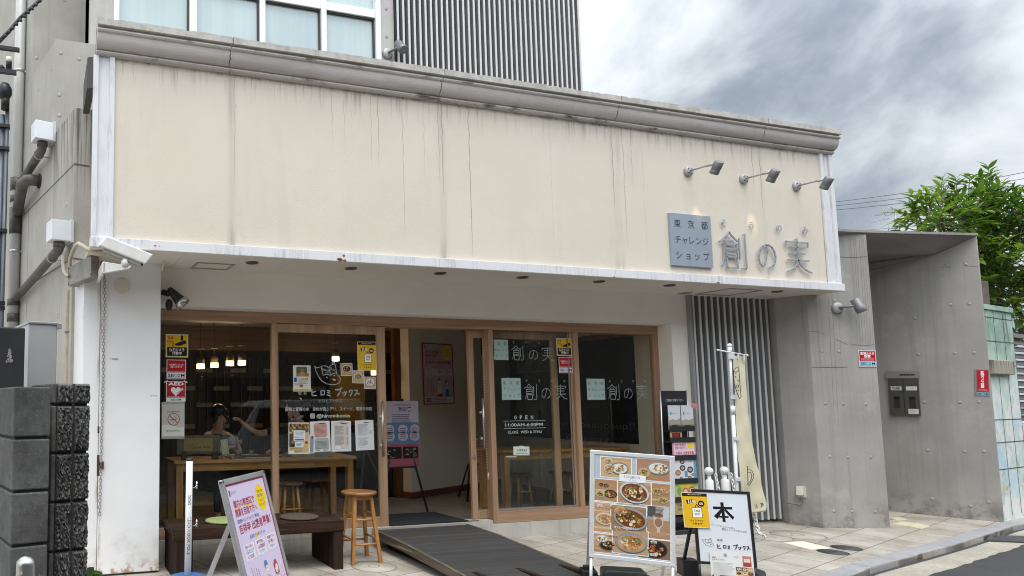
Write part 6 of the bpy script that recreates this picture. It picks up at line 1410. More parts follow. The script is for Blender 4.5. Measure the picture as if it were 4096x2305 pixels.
def shopflyer(s):
    s.base('d9d9d6').t_('喫茶', .05, .24, .055, '3a3a3c', 2, .01, 'L').t_('ヒロミブックス', .05, .31, .055, '3a3a3c', 2, .01, 'L', w=.28).ell(.36, .14, .045, .045, '9a9c9e', 2).lines(.05, .42, .55, 13, .034, '8a8a88', 2, .008, .5).lines(.55, .15, .68, 3, .03, '9a9a98', 2, .007)
    s.rect(.75, .12, .95, .50, 'b47a6c', 2).rect(.78, .22, .92, .34, 'd8c8b8', 3).rect(.76, .36, .94, .49, 'a03a3c', 3)
    for i in range(3):
        for k in range(2):
            x, y = .58+.135*i, .53+.15*k; s.rect(x, y, x+.128, y+.14, R5.choice(('8a6a3c', '5a4638', 'a8743c', 'b89868')), 2).ell(x+.064, y+.07, .045, .03, R5.choice(('d8c8a8', '2c2420', 'c8983c')), 3).ell(x+.06, y+.06, .02, .015, R5.choice(('8a4a2a', 'b88a4a', '5c6a3a')), 4)
    s.rect(.02, .86, .98, .975, '2e3346', 2).rect(.06, .875, .20, .95, 'd4d6da', 3).lines(.24, .90, .56, 3, .025, '8a90a8', 3, .008).rect(.62, .885, .86, .96, 'cfd2d6', 3)
s = Sheet(on_board(EM, .474, .645, .21, .815, 0, 0, .008, -.01), .345, .235, .0012); shopflyer(s); put(s, 'shop_flyer', 'white shop flyer with cafe photos taped across the bottom of the easel sign', 'flyer')
rr_, uu_, bb_ = stand_axes(ep_)
w3 = thing('foot_block', 'black square weight block on the rear foot of the easel sign', 'weight', (5.75, 5.15, gz(5.1))); q_ = onG(*T4(3, 2, 1760, 1440)); Mw = Matrix(((rr_.x, bb_.x, 0, q_.x), (rr_.y, bb_.y, 0, q_.y), (0, 0, 1, q_.z), (0, 0, 0, 1)))
MB().box(-.05, .09, -.06, .09, 0, .145, Mw).build('block', BLACK, w3, .006)
# flag on its pole with tank base
fb0 = Vector((6.50, 5.02, gz(5.02)))
kt = (fb0.y)/1.0
fg = thing('banner_flag', 'tall cream banner flag with hand-drawn marks on a white pole', 'banner', tuple(fb0))
FY = fb0.y
C8 = lambda x, y: (2620+x*.4054, 1350+y*.4054)
WPL = mat('white_pole', (.76, .77, .78), .4)
ptop = onY(*C8(738, 130), FY); pbot = Vector((fb0.x, FY, fb0.z+.1)); pmid = onY(*C8(805, 1440), FY)
pb2 = ptop + (pmid-ptop)*((pbot.z-ptop.z)/(pmid.z-ptop.z))
at = lambda z: ptop + (pb2-ptop)*((z-ptop.z)/(pb2.z-ptop.z))
MB().cyl(ptop, at(1.42), .011, n=12).cyl(at(1.46), pb2, .0145, n=12).cyl(at(1.475), at(1.40), .019, n=12).ball(ptop+Vector((0, 0, .045)), .022, (1, 1, 1), 12).cyl(ptop+Vector((0, 0, .03)), ptop+Vector((0, 0, -.03)), .018, n=12).build('pole', WPL, fg)
MB().cyl(onY(*C8(612, 124), FY-.012), onY(*C8(910, 178), FY-.012), .0065, n=8).ball(onY(*C8(910, 178), FY-.012), .011, (1, 1, 1), 8).build('cross_bar', WPL, fg)
FLAG = bpy.data.materials.new('flag_cloth'); FLAG.use_nodes = True
t = FLAG.node_tree; p = t.nodes['Principled BSDF']; p.inputs['Roughness'].default_value = .55; p.inputs['Base Color'].default_value = (.82, .75, .54, 1)
tlb = N(t, 'ShaderNodeBsdfTranslucent'); tlb.inputs[0].default_value = (.8, .72, .48, 1); mx = N(t, 'ShaderNodeMixShader'); mx.inputs[0].default_value = .12; t.links.new(p.outputs[0], mx.inputs[1]); t.links.new(tlb.outputs[0], mx.inputs[2]); t.links.new(mx.outputs[0], t.nodes['Material Output'].inputs[0])
rows = [((762, 178), (888, 188)), ((772, 300), (890, 290)), ((780, 450), (897, 430)), ((786, 600), (904, 580)), ((795, 760), (918, 740)), ((803, 900), (935, 890)), ((812, 1050), (958, 1040)), ((822, 1200), (995, 1200)), ((835, 1340), (1030, 1330)), ((845, 1450), (1052, 1450)), ((860, 1580), (1075, 1560)), ((880, 1690), (1100, 1650)), ((945, 1742), (1085, 1715))]
NU = 14; vs = []; NV = 48
for j in range(NV+1):
    a = j/NV*(len(rows)-1); i = min(int(a), len(rows)-2); fr_ = a-i
    l0 = [rows[i][0][k]*(1-fr_)+rows[i+1][0][k]*fr_ for k in (0, 1)]; r0 = [rows[i][1][k]*(1-fr_)+rows[i+1][1][k]*fr_ for k in (0, 1)]
    for k in range(NU+1):
        u_ = k/NU; q = onY(*C8(l0[0]*(1-u_)+r0[0]*u_, l0[1]*(1-u_)+r0[1]*u_), FY)
        dz = .0045*math.sin(u_*5.+j*.20)*(.3+j/NV) + .0016*math.sin(u_*8-j*.55)+.0016*math.sin(j*.9+u_*3)
        vs.append(q + Vector((0, -dz, 0)))
fs = [(j*(NU+1)+k, j*(NU+1)+k+1, (j+1)*(NU+1)+k+1, (j+1)*(NU+1)+k) for j in range(NV) for k in range(NU)]
fo = MB().add(vs, fs, 0, True).build('cloth', FLAG, fg); md = fo.modifiers.new('cloth_thickness', 'SOLIDIFY'); md.thickness = .0012
def flag_line(pts, wd=.006):
    b = MB(); q = [onY(*C8(*p), FY-.045) for p in pts]; b.tube(q, wd*.5, 5); return b
fl_ = MB()
for pts in (((776, 320), (800, 300), (828, 288), (824, 330), (790, 345), (776, 320)), ((776, 330), (782, 460), (815, 560), (835, 608), (850, 585), (838, 470), (828, 320)), ((790, 360), (805, 350)), ((795, 380), (800, 400)), ((810, 420), (826, 425)), ((806, 470), (824, 470), (826, 495), (808, 498), (806, 470)), ((815, 520), (830, 525)), ((912, 1270), (918, 1460)), ((920, 1305), (950, 1308), (972, 1345), (970, 1390), (945, 1440), (925, 1462)), ((922, 1330), (945, 1335), (955, 1360), (950, 1400), (928, 1440)), ((985, 1655), (1000, 1648), (995, 1690)), ((1012, 1668), (1016, 1680)), ((1040, 1640), (1052, 1636), (1046, 1685)), ((1062, 1630), (1064, 1672)), ((1064, 1645), (1076, 1656))):
    b = flag_line(pts); fl_.add(b.v, b.f, 0, True)
fl_.build('drawn_marks', mat('flag_ink', (.05, .045, .03), .7), fg, weld=False)
cl = MB()
for x, y, hd_ in ((745, 185, .05), (770, 590, .035), (795, 998, .035), (812, 1400, .035)):
    q = onY(*C8(x, y), FY-.018); cl.box(q.x-.022, q.x+.045, FY-.022, FY-.012, q.z-hd_/2, q.z+hd_/2)
for x, y in ((825, 175), (884, 190)): q = onY(*C8(x, y), FY-.02); cl.box(q.x-.006, q.x+.006, FY-.02, FY-.008, q.z-.035, q.z+.02)
cl.build('tabs', mat('tab_plastic', (.7, .71, .72), .4), fg)
BASE = mat('pole_base_black', (.022, .023, .025), .45)
MB().lathe([(.17, 0), (.185, .01), (.185, .075), (.175, .095), (.10, .105)], tuple(pb2*1.0)[:2]+(fb0.z,), n=8, sm=False).lathe([(.095, .10), (.105, .24), (.110, .245), (.108, .262), (.03, .268)], tuple(pb2)[:2]+(fb0.z,), n=24).build('tank_base', BASE, fg)
# chain bollards
WPOST = mat('white_chain_post', (.74, .74, .73), .4, var=.06)
def chain_post(x, y, label):
    t = thing('chain_post', label, 'post', (x, y, gz(y)), 'white chain posts by the louvre screen'); g = gz(y)
    MB().lathe([(.019, .18), (.019, .52), (.036, .53), (.038, .55), (.038, .745), (.030, .755), (.020, .76), (.017, .80)], (x, y, g), n=18).build('post', WPOST, t)
    MB().ball((x, y, g+.845), .043, (1, 1, 1), 16).build('ball_top', WPOST, t)
    MB().lathe([(.13, 0), (.14, .02), (.125, .14), (.05, .18)], (x, y, g), n=20).build('base', BASE, t)
    return t
chain_post(6.90, 5.90, 'white ball-topped chain post, the one nearer to the menu board'); chain_post(7.115, 5.90, 'white ball-topped chain post, the one nearer to the banner pole')
WCH = mat('white_plastic_chain', (.72, .72, .70), .5)
for x, lab in ((6.905, 'white plastic chain bundled over the ball post nearer the menu board'), (7.12, 'white plastic chain bundled over the ball post nearer the banner')):
    chain('plastic_chain', [(x+.04, 5.86, .735), (x+.055, 5.85, .60), (x+.05, 5.85, .40), (x+.05, 5.85, .2)], .045, .006, WCH, lab, 'chain', 'white plastic chains')
a = onY(*T4(3, 2, 2440, 900), 5.1); b_ = onY(*T4(3, 2, 2560, 1070), 4.92)
chain('plastic_chain', [a+Vector((0, 0, .06)), a.lerp(b_, .5)+Vector((-.02, 0, -.02)), b_], .045, .006, WCH, 'white plastic chain trailing beside the easel sign onto the black base', 'chain', 'white plastic chains')
# brochure rack
rk = thing('brochure_rack', 'tall black brochure rack against the white wall by the louvre screen', 'rack', (7.45, 6.78, gz(6.8)))
RX0, RX1, RY = 7.262, 7.672, 6.74; g = gz(RY)
b = MB()
for x in (RX0, RX1): b.cyl((x, RY+.06, g), (x, RY+.06, 1.655), .011, n=10)
b.build('upright', mat('rack_chrome', (.5, .5, .5), .3, .8), rk)
MB().box(RX0+.01, RX1-.01, RY+.05, RY+.065, 1.45, 1.645).box(RX0+.01, RX1-.01, RY+.07, RY+.085, g+.05, 1.45).build('back_panel', BLACK, rk)
M, w, h = facing(RX0+.01, 1.645, RY+.05, 0, 0); s = Sheet(M, RX1-RX0-.02, .195, .001); s.t_('ご自由にお取り下さい', .5, .58, .16, 'c8c8c8', 1, .01, 'C', w=.70); s.make('lettering', rk)
for z in (1.16, 1.03, .82, .545, .33, .10): MB().box(RX0+.012, RX1-.012, RY-.035, RY+.05, z, z+.012).box(RX0+.012, RX1-.012, RY-.04, RY-.034, z, z+.06).build('shelf', BLACK, rk)
MB().box(RX0-.02, RX1+.02, RY-.05, RY+.12, g, g+.05).build('base', BLACK, rk, .01)
def leaflet(x0, x1, z1, z0, fn, label, y=RY-.02, tilt=.0):
    s = Sheet(facing(RX0+(RX1-RX0)*x0, z1, y, 0, 0)[0], (RX1-RX0)*(x1-x0), z1-z0, .008); fn(s); put(s, 'leaflet', label, 'leaflet', 'leaflets in the brochure rack')
def lf_view(s): s.base('c9c9cb').rect(.12, .26, .26, .38, '3a9aa0', 1).lines(.32, .32, .7, 1, .1, '9a9a9e', 1, .02, 0).poly([(0, .62), (.3, .55), (.6, .60), (1, .52), (1, .8), (0, .8)], '9c958a', 1).rect(0, .78, 1, .98, '6a645c', 2).ell(.5, .83, .3, .09, '3c3834', 3)
leaflet(.04, .48, 1.47, 1.175, lf_view, 'pale landscape leaflet at the top of the rack, nearer the window'); leaflet(.52, .97, 1.47, 1.17, lf_view, 'pale landscape leaflet at the top of the rack, nearer the louvres')
def lf_red(s): s.base('b09a6c').rect(.05, .1, .95, .3, 'a83a2a', 1).rect(.15, .35, .85, .95, '4a2418', 1).ell(.5, .6, .25, .2, '7a2c20', 2)
leaflet(.07, .50, 1.185, 1.06, lf_red, 'small tan leaflet with a dark red photo in the rack')
def lf_pink(s):
    s.base('c98a98').rect(.05, .08, .95, 1, 'd9c8d2', 1).rect(.05, .08, .10, .12, '2a2a2e', 2).t_('都内の商店街で', .12, .30, .15, 'b85a68', 2, .02, 'L', w=.48).t_('開業を目指す方へ', .12, .46, .13, 'b85a68', 2, .02, 'L', w=.5).t_('吉祥寺 出店者募集', .12, .76, .20, 'b85a68', 2, .02, 'L', w=.8).ell(.77, .35, .14, .10, 'e0c82c', 2)
leaflet(.12, .98, 1.06, .85, lf_pink, 'pink recruitment leaflet lying wide across the rack')
def lf_plates(s):
    s.base('cfd0d6').rect(0, 0, .06, 1, 'c98a98', 1).rect(.90, 0, 1, .98, '5a9ac8', 1)
    for x, y, r_, c in ((.42, .16, .10, '5a3a34'), (.42, .42, .12, '3c3436'), (.74, .50, .13, '4a3c3c'), (.22, .62, .12, '9a6a4c'), (.70, .85, .09, '6a6a5c'), (.34, .86, .07, '5c5450'), (.52, .95, .10, '6a5a50'), (.14, .94, .09, '5a4a40'), (.85, .72, .07, '7a7068')): s.ell(x, y, r_, r_*.8, c, 2, 16).ell(x, y, r_*.6, r_*.45, 'a89a8c', 3, 12)
    s.rect(.50, .55, .62, .80, '5a8ac0', 2).line([(.66, .10), (.85, .2)], .004, 'b0607c', 2).line([(.66, .2), (.88, .12)], .004, '5a8ac0', 2)
leaflet(.08, .96, .845, .565, lf_plates, 'white leaflet dotted with round plate photos in the rack')
def lf_green(s): s.base('b0b078').rect(0, .02, 1, .30, '8fae5c', 1).rect(.2, .15, .75, .33, 'd0c040', 2).ell(.2, .6, .10, .14, '7a9a4c', 2).ell(.45, .62, .13, .12, 'b85a3a', 2).ell(.45, .62, .08, .07, 'd8b49c', 3).ell(.72, .55, .14, .12, 'b85a3a', 2).ell(.72, .55, .09, .07, 'd8b49c', 3)
leaflet(.12, 1.0, .56, .385, lf_green, 'olive green leaflet with orange rings near the bottom of the rack')
def lf_tan(s): s.base('a89460').rect(.55, .06, .90, .26, '4a4438', 1).t_('社会活性', .1, .42, .16, '5a4a28', 2, .01, 'L').t_('出店支援金', .1, .66, .16, '5a4a28', 2, .01, 'L')
leaflet(.10, 1.0, .375, .185, lf_tan, 'brown leaflet with dark lettering lowest in the rack')
s = Sheet(facing(RX1-.03, 1.50, RY-.03, 0, 0)[0] @ Matrix.Rotation(-.25, 4, 'Z'), .10, .055, .001); s.base('c98a90').lines(.1, .5, .9, 2, .3, 'a04a50', 1, .08, 0); put(s, 'paper_tag', 'small pink paper tag stuck out from the edge of the rack', 'tag')
# dog pole
dgp = thing('dog_pole', 'white dog lead hook pole standing in a round blue base', 'pole', (1.225, 5.7, gz(5.7))); DX, DY = 1.228, 5.70; g = gz(DY)
BLUE = mat('blue_plastic', (.045, .13, .33), .45, var=.15, vs=6)
MB().lathe([(.235, 0), (.24, .02), (.235, .09), (.20, .18), (.14, .225), (.06, .245), (.05, .238), (.01, .238)], (DX, DY, g), n=40).build('base', BLUE, dgp)
MB().cyl((DX, DY, g+.22), (DX+.012, DY, 1.06), .0265, n=20).build('pole', mat('white_tube', (.76, .76, .75), .35, var=.05), dgp)
MB().cyl((DX+.012, DY, 1.06), (DX+.012, DY, 1.078), .0275, n=20).build('cap', BLACK, dgp)
b = MB()
for z in (.845, .545): b.tube([(DX+.035, DY, z), (DX+.05, DY-.01, z), (DX+.062, DY-.02, z+.01)], .004, 6).cyl((DX+.066, DY-.02, z-.01), (DX+.068, DY-.02, z+.05), .007, n=6).ball((DX+.067, DY-.02, z+.015), .010, n=6)
b.build('hook', CHR, dgp)
def on_tube(txt, z0, size):
    b = MB(); vs, fs = text_mesh(txt, .012); em = size/.86; x0 = min(v[0] for v in vs); o = []
    for a, c in vs:
        z = z0-(a-x0)*em; ang = ((c-.37)*em)/.0275 + .25; ang = ((c-.36)*em)/.0275 - .1
        kx = DX + .012*(z-g)/(1.08-g)
        o.append((kx + .0275*math.sin(ang), DY - .0275*math.cos(ang), z))
    return b.add(o, fs)
b = on_tube('DOG', .79, .030); b2 = on_tube('LEAD HOOK POLE', .615, .030); b.add(b2.v, b2.f); b.build('lettering', ink('1a1a1c'), dgp, weld=False)
# covers in the paving
def cover(label, cx_, cy_, r, m, rim, name='manhole_cover'):
    t = thing(name, label, 'manhole cover', (cx_, cy_, gz(cy_))); g = gz(cy_)
    tl = Matrix.Translation((cx_, cy_, g+.003)) @ Matrix.Rotation(math.atan(.025), 4, 'X')
    b = MB(); b.lathe([(r*1.03, -.02), (r*1.03, .0005), (r*.955, .0005), (r*.955, -.02)], (0, 0, 0), n=40); b.v = [tuple(tl @ Vector(v)) for v in b.v]; b.build('rim', rim, t)
    b = MB(); b.lathe([(r*.94, -.02), (r*.94, .002), (.01, .002)], (0, 0, 0), n=40); b.v = [tuple(tl @ Vector(v)) for v in b.v]; b.build('lid', m, t)
    b = MB(); b.lathe([(r*.26, .0), (r*.26, .0035), (r*.21, .0035), (r*.21, .0)], (0, 0, 0), n=24).box(-r*.55, -r*.38, -r*.1, -r*.04, 0, .003); b.v = [tuple(tl @ Vector(v)) for v in b.v]; b.build('lid_mark', rim, t)
PC = mat('cover_concrete', (.42, .385, .32), .85, var=.2, vs=8, bump=1., bs=45); PCR = mat('cover_rim', (.25, .225, .185), .8); IRON = mat('cast_iron', (.075, .075, .078), .6, .4, var=.2, vs=20, bump=1., bs=90)
c1 = onG(*T4(3, 1, 1187, 1353)); cover('pale concrete manhole cover in the paving below the stool', c1.x, c1.y, .215, PC, PCR)
c2 = onG(*T4(3, 3, 300, 1036)); cover('big pale concrete cover in the paving before the concrete pier', c2.x, c2.y, .27, PC, PCR)
c3 = onG(*T4(3, 3, 20, 1060)); cover('pale concrete cover half hidden behind the easel sign base', c3.x, c3.y, .22, PC, PCR)
c4 = onG(*T4(3, 3, 656, 1209)); cover('small dark iron cover in the paving, nearer to the kerb', c4.x, c4.y, .135, IRON, BLACKM)
c5 = onG(*T4(3, 3, 790, 1166)); cover('small dark iron cover in the paving, farther from the kerb', c5.x, c5.y, .135, IRON, BLACKM)
PALE = mat('pale_tile', (.70, .66, .55), .7, var=.06); YEL = mat('yellow_tile', (.62, .55, .36), .7, var=.08)
def ptile(pts, label, m):
    q = [onG(*T4(3, 3, *p)) for p in pts]; b = MB(); b.prism([(v.x, v.y) for v in q], [v.z-.01 for v in q], [v.z+.003 for v in q]); return tag(b.build('paving_tile', m), label, 'tile', 'odd pale tiles in the paving')
ptile(((150, 1112), (355, 1100), (640, 1170), (435, 1185)), 'single bright cream paving tile near the iron covers', PALE)
ptile(((1235, 865), (1325, 858), (1410, 880), (1310, 893)), 'pale yellow paving tile tucked beside the portal pier', YEL)
ptile(((1250, 925), (1340, 905), (1490, 918), (1390, 945)), 'pale yellow paving tile in front of the portal opening', YEL)
ptile(((1400, 945), (1495, 920), (1640, 948), (1545, 975)), 'pale yellow paving tile farthest from the portal pier', YEL)
dg = thing('drain_grate', 'dark iron gutter grate set beside the kerb near the mural wall', 'drain grate', tuple(onG(*T4(3, 3, 2450, 1080))))
q = [on_plane(*T4(3, 3, *p), (0, 6, roadz(6)+.006), Vector((0, 0, 1))) for p in ((2200, 1092), (2576, 1108), (2640, 1050), (2350, 1042))]
MB().prism([(v.x, v.y) for v in q], roadz(6)-.05, roadz(6)+.012).build('grate', IRON, dg)

# ------------------------------------------------------------------ the near corner: block pier, boxes, bollard, leaves
BX_ = Vector((.975, .222, 0)).normalized()        # along the face, to the right; WU runs back
def bmat(o): return Matrix(((BX_.x, WU.x, 0, o.x), (BX_.y, WU.y, 0, o.y), (0, 0, 1, 0), (0, 0, 0, 1)))
def blockm(name, base, bump, dist, sc):
    m = bpy.data.materials.new(name); m.use_nodes = True; t = m.node_tree; b = t.nodes['Principled BSDF']; b.inputs['Roughness'].default_value = .95
    o = N(t, 'ShaderNodeTexCoord').outputs['Object']
    n = NOISE(t, o, sc, 6, .7); n2 = NOISE(t, o, 4, 5, .6); n3 = NOISE(t, o, 160, 2, .6)
    c = MIX(t, RAMP(t, n2, .3, .7), base, tuple(x*.5 for x in base)); c = MIX(t, M_(t, 'MULTIPLY', RAMP(t, n3, .60, .72), .5), c, (.30, .28, .22)); c = MIX(t, M_(t, 'MULTIPLY', RAMP(t, n, .55, .35), .45), c, tuple(x*.3 for x in base))
    t.links.new(c, b.inputs['Base Color']); bn = N(t, 'ShaderNodeBump'); bn.inputs['Strength'].default_value = bump; bn.inputs['Distance'].default_value = dist
    t.links.new(M_(t, 'ADD', n, M_(t, 'MULTIPLY', n3, .25)), bn.inputs['Height']); t.links.new(bn.outputs[0], b.inputs['Normal']); return m
SMB = blockm('dark_block', (.125, .124, .115), .5, .004, 30); SPB = blockm('split_block', (.20, .195, .185), 1., .012, 46)
bw = thing('block_pier', 'dark concrete block gate pier with smooth and split-face columns in the near corner', 'pier', (-.05, 3.0, -.1))
s0 = onY(53, 1740, 2.86); o1 = Vector((s0.x, s0.y, 0)); M1 = bmat(o1)
wS = (onY(200, 1740, 2.86).x-s0.x)*1.03
t1 = onY(100, 1548, 2.88).z
zt = t1; k = 0
while zt > -.2:
    MB().box(0, wS, 0, .40, zt-.190, zt, M1).build('block', SMB, bw, .006); zt -= .2005
MB().box(.008, wS-.008, .01, .39, -.25, t1-.02, M1).build('mortar', mat('mortar_dark', (.035, .034, .032), .95), bw)
s1 = onY(208, 1740, 3.08); o2 = Vector((s1.x, s1.y, 0)); M2 = bmat(o2); wP = (onY(360, 1740, 3.08).x-s1.x)*1.03; t2 = onY(300, 1535, 3.1).z
zt = t2
first = True
while zt > -.2:
    hgt = .083 if first else .190; first = False
    MB().box(0, wP*.12, .004, .39, zt-hgt, zt, M2).build('block', SMB, bw, .006)
    for a, c in ((.14, .535), (.595, 1.0)):
        b = MB(); nx, nz = 20, max(8, int(24*hgt/.19)); ph = random.uniform(0, 9); vs = []
        for jz in range(nz+1):
            for ix in range(nx+1):
                e = (ix in (0, nx)) or (jz in (0, nz)); dep = .012 if e else -.007+random.uniform(-.008, .008)+.005*math.sin(ix*.8+ph)*math.sin(jz*.55+ph*2)
                vs.append(M2 @ Vector((wP*(a+(c-a)*ix/nx), dep, zt-hgt+hgt*jz/nz)))
        b.add(vs, [(jz*(nx+1)+ix, jz*(nx+1)+ix+1, (jz+1)*(nx+1)+ix+1, (jz+1)*(nx+1)+ix) for jz in range(nz) for ix in range(nx)], 0, False)
        b.box(wP*a, wP*c, .012, .39, zt-hgt, zt, M2); b.build('block', SPB, bw, weld=False)
    zt -= hgt+.010
MB().box(.004, wP-.006, .022, .38, -.25, t2-.02, M2).box(wP*.53, wP*.6, .014, .04, -.25, t2, M2).build('mortar', mat('mortar_groove', (.07, .068, .064), .95), bw)
gbx = thing('grey_cabinet', 'pale grey metal cabinet with a folded lid standing behind the block pier', 'cabinet', (.0, 3.6, 1.5))
g0 = onY(115, 1290, 3.55); g1 = onY(228, 1290, 3.55); o3 = Vector((g0.x, 3.55, 0)); M3 = bmat(o3); wG = (g1.x-g0.x)*1.04; zG = onY(115, 1285, 3.55).z
MB().box(0, wG, 0, .45, 1.2, zG-.012, M3).build('body', mat('cabinet_grey', (.46, .455, .46), .4, .35, var=.06), gbx, .004)
MB().box(-.004, wG+.006, -.006, .455, zG-.012, zG, M3).box(wG-.002, wG+.022, -.006, .02, zG-.030, zG-.004, M3).build('lid', mat('cabinet_lid', (.40, .40, .41), .35, .5), gbx, .002)
MB().box(wG, wG+.006, .0, .012, 1.2, zG-.03, M3).build('door_edge', CRM, gbx)
dkb = thing('dark_cabinet', 'matt dark cabinet with a scratched pale patch on the block pier', 'cabinet', (-.1, 3.2, 1.5))
q0 = onY(-70, 1310, 3.2); q1 = onY(101, 1310, 3.2); zD = onY(60, 1307, 3.2).z; M4 = bmat(Vector((q0.x, 3.2, 0)))
MB().box(0, (q1.x-q0.x)*1.03, 0, .30, t1-.01, zD, M4).build('body', mat('dark_cabinet_paint', (.022, .021, .024), .55, var=.15), dkb, .006)
pa = Sheet(Matrix(((BX_.x, 0, -WU.x, 0), (BX_.y, 0, -WU.y, 0), (0, 1, 0, 0), (0, 0, 0, 1))), 1, 1, 0); b = MB(); R7 = random.Random(4)
for i in range(46):
    t = R7.random(); u_ = 24+28*t+(R7.random()-.5)*24*(1-t)*0 + R7.uniform(-9, 9)*(1.1-.9*(1-t)); v_ = 1398+t*52
    c_ = onY(38+R7.uniform(-10, 10)*(.25+t), v_, 3.19) ; r_ = .0035
    c_ = on_plane(38+R7.uniform(-11, 11)*(.2+t), v_, M4 @ Vector((0, -.0015, 0)), WU); kx = [c_ + BX_*(r_*math.cos(a)*R7.uniform(.5, 1.4)) + Vector((0, 0, r_*math.sin(a)*R7.uniform(.5, 1.5))) for a in [6.283*j/7 for j in range(7)]]
    b.add(kx, [tuple(range(7))])
b.build('scratched_patch', mat('scratch_pale', (.36, .34, .31), .8), dkb, weld=False)
bo = thing('steel_bollard', 'short stainless steel bollard with a domed cap at the picture corner', 'bollard', (-.35, 2.5, -.3))
c_ = onY(103, 2260, 2.5); rB = (onY(141, 2275, 2.5).x-onY(65, 2275, 2.5).x)/2; zB = onY(103, 2232, 2.5).z; SS = mat('stainless', (.55, .54, .52), .28, 1., var=.08)
MB().lathe([(rB, -.9-zB), (rB, -.022), (rB*.97, -.010), (rB*.55, .002), (.002, .008)], (c_.x, 2.5, zB), n=32).build('post', SS, bo)
MB().tube([(c_.x-rB-.05, 2.49, zB-.09), (c_.x-rB-.035, 2.46, zB-.055), (c_.x-rB*.7, 2.455, zB-.05)], .006, 8).build('chain_hook', SS, bo)
lv = thing('leafy_weed', 'broad green leaves of a weed growing at the foot of the block pier', 'plant', (.15, 3.3, gz(3.3)))
vs = []; fs = []
def broad(px, py, ang, L, W, y=3.25):
    c = onY(px, py, y); d = Vector((math.cos(ang), .15, math.sin(ang))); nrm = Vector((-.2, -.75, .65)).normalized(); s = d.cross(nrm).normalized(); i = len(vs); ks = ((0, .1), (.12, .55), (.3, .95), (.5, 1.), (.72, .8), (.9, .42), (1, .03))
    for k, (a, w) in enumerate(ks):
        p = c+d*(L*a); wv = 1+.10*math.sin(k*2.4); vs.extend([p-s*W*w*wv+nrm*.012*w, p-nrm*.006, p+s*W*w/wv+nrm*.012*w])
    for k in range(len(ks)-1): fs.extend([(i+3*k, i+3*k+1, i+3*k+4, i+3*k+3), (i+3*k+1, i+3*k+2, i+3*k+5, i+3*k+4)])
for q in ((290, 2318, 1.25, .075, .026), (332, 2330, .35, .09, .030), (262, 2335, 2.2, .06, .024), (245, 2320, 1.9, .035, .02), (310, 2345, .8, .10, .03), (350, 2345, .6, .07, .025)): broad(*q)
MB().add(vs, fs, 0, True).build('leaves', leaf_mat('weed_leaf', (.045, .10, .022), (.07, .14, .035), (.06, .12, .03)), lv, weld=False)
st_ = onY(300, 2340, 3.25); MB().tube([(st_.x, 3.27, gz(3.3)), (st_.x-.01, 3.26, st_.z-.2), (st_.x, 3.25, st_.z)], .008, 8).build('stem', mat('weed_stem', (.09, .13, .05), .7), lv)
# ------------------------------------------------------------------ inside the shop
TBL = wood('cafe_table_oak', (.58, .29, .085), .66, 0, .8, .4, .1); TBLV = wood('cafe_table_leg', (.52, .26, .08), .66, 2, .8, .4, .1)
def table(label, x0, x1, y0, y1, z, th=.032, ap=.085, lw=.075):
    t = thing('cafe_table', label, 'table', ((x0+x1)/2, (y0+y1)/2, FZ), 'cafe tables behind the windows')
    MB().box(x0, x1, y0, y1, z-th, z).build('tabletop', TBL, t, .004); MB().box(x0+.05, x1-.05, y0+.04, y0+.065, z-th-ap, z-th).box(x0+.05, x1-.05, y1-.065, y1-.04, z-th-ap, z-th).build('apron', TBL, t)
    for x in (x0+.03, x1-.03-lw):
        for y in (y0+.03, y1-.03-lw): MB().box(x, x+lw, y, y+lw, FZ, z-th).build('leg', TBLV, t, .003)
table('long oak cafe table behind the window beside the pillar', 1.49, 3.63, 7.62, 8.25, .90); table('oak cafe table behind the window with the opening hours', 5.58, 7.52, 7.56, 8.15, .92)
def in_stool(x, y, label, zt=.62):
    t = thing('cafe_stool', label, 'stool', (x, y, FZ), 'wooden stools inside the shop')
    MB().lathe([(.14, 0), (.155, .006), (.155, .022), (.14, .03), (.01, .03)], (x, y, zt), n=24).build('seat', wood('dark_stool', (.12, .06, .03), .6, 0, 1, .4), t)
    for a in (.8, 2.4, 3.9, 5.5): MB().cyl((x+.09*math.cos(a), y+.09*math.sin(a), zt), (x+.15*math.cos(a), y+.15*math.sin(a), FZ), .017, n=8).build('leg', TBLV, t)
    MB().cyl((x-.13, y-.10, FZ+.2), (x+.13, y-.10, FZ+.2), .010, n=6).cyl((x-.13, y+.10, FZ+.2), (x+.13, y+.10, FZ+.2), .01, n=6).build('rung', TBLV, t)
in_stool(2.75, 7.5, 'dark wooden stool under the long table, seen behind the bench cushion'); in_stool(3.15, 8.55, 'dark wooden stool behind the long table near the door'); in_stool(6.10, 7.95, 'wooden stool under the table behind the OPEN plaque', .56); in_stool(6.75, 7.95, 'wooden stool under the far end of the table by the chalkboard', .56)
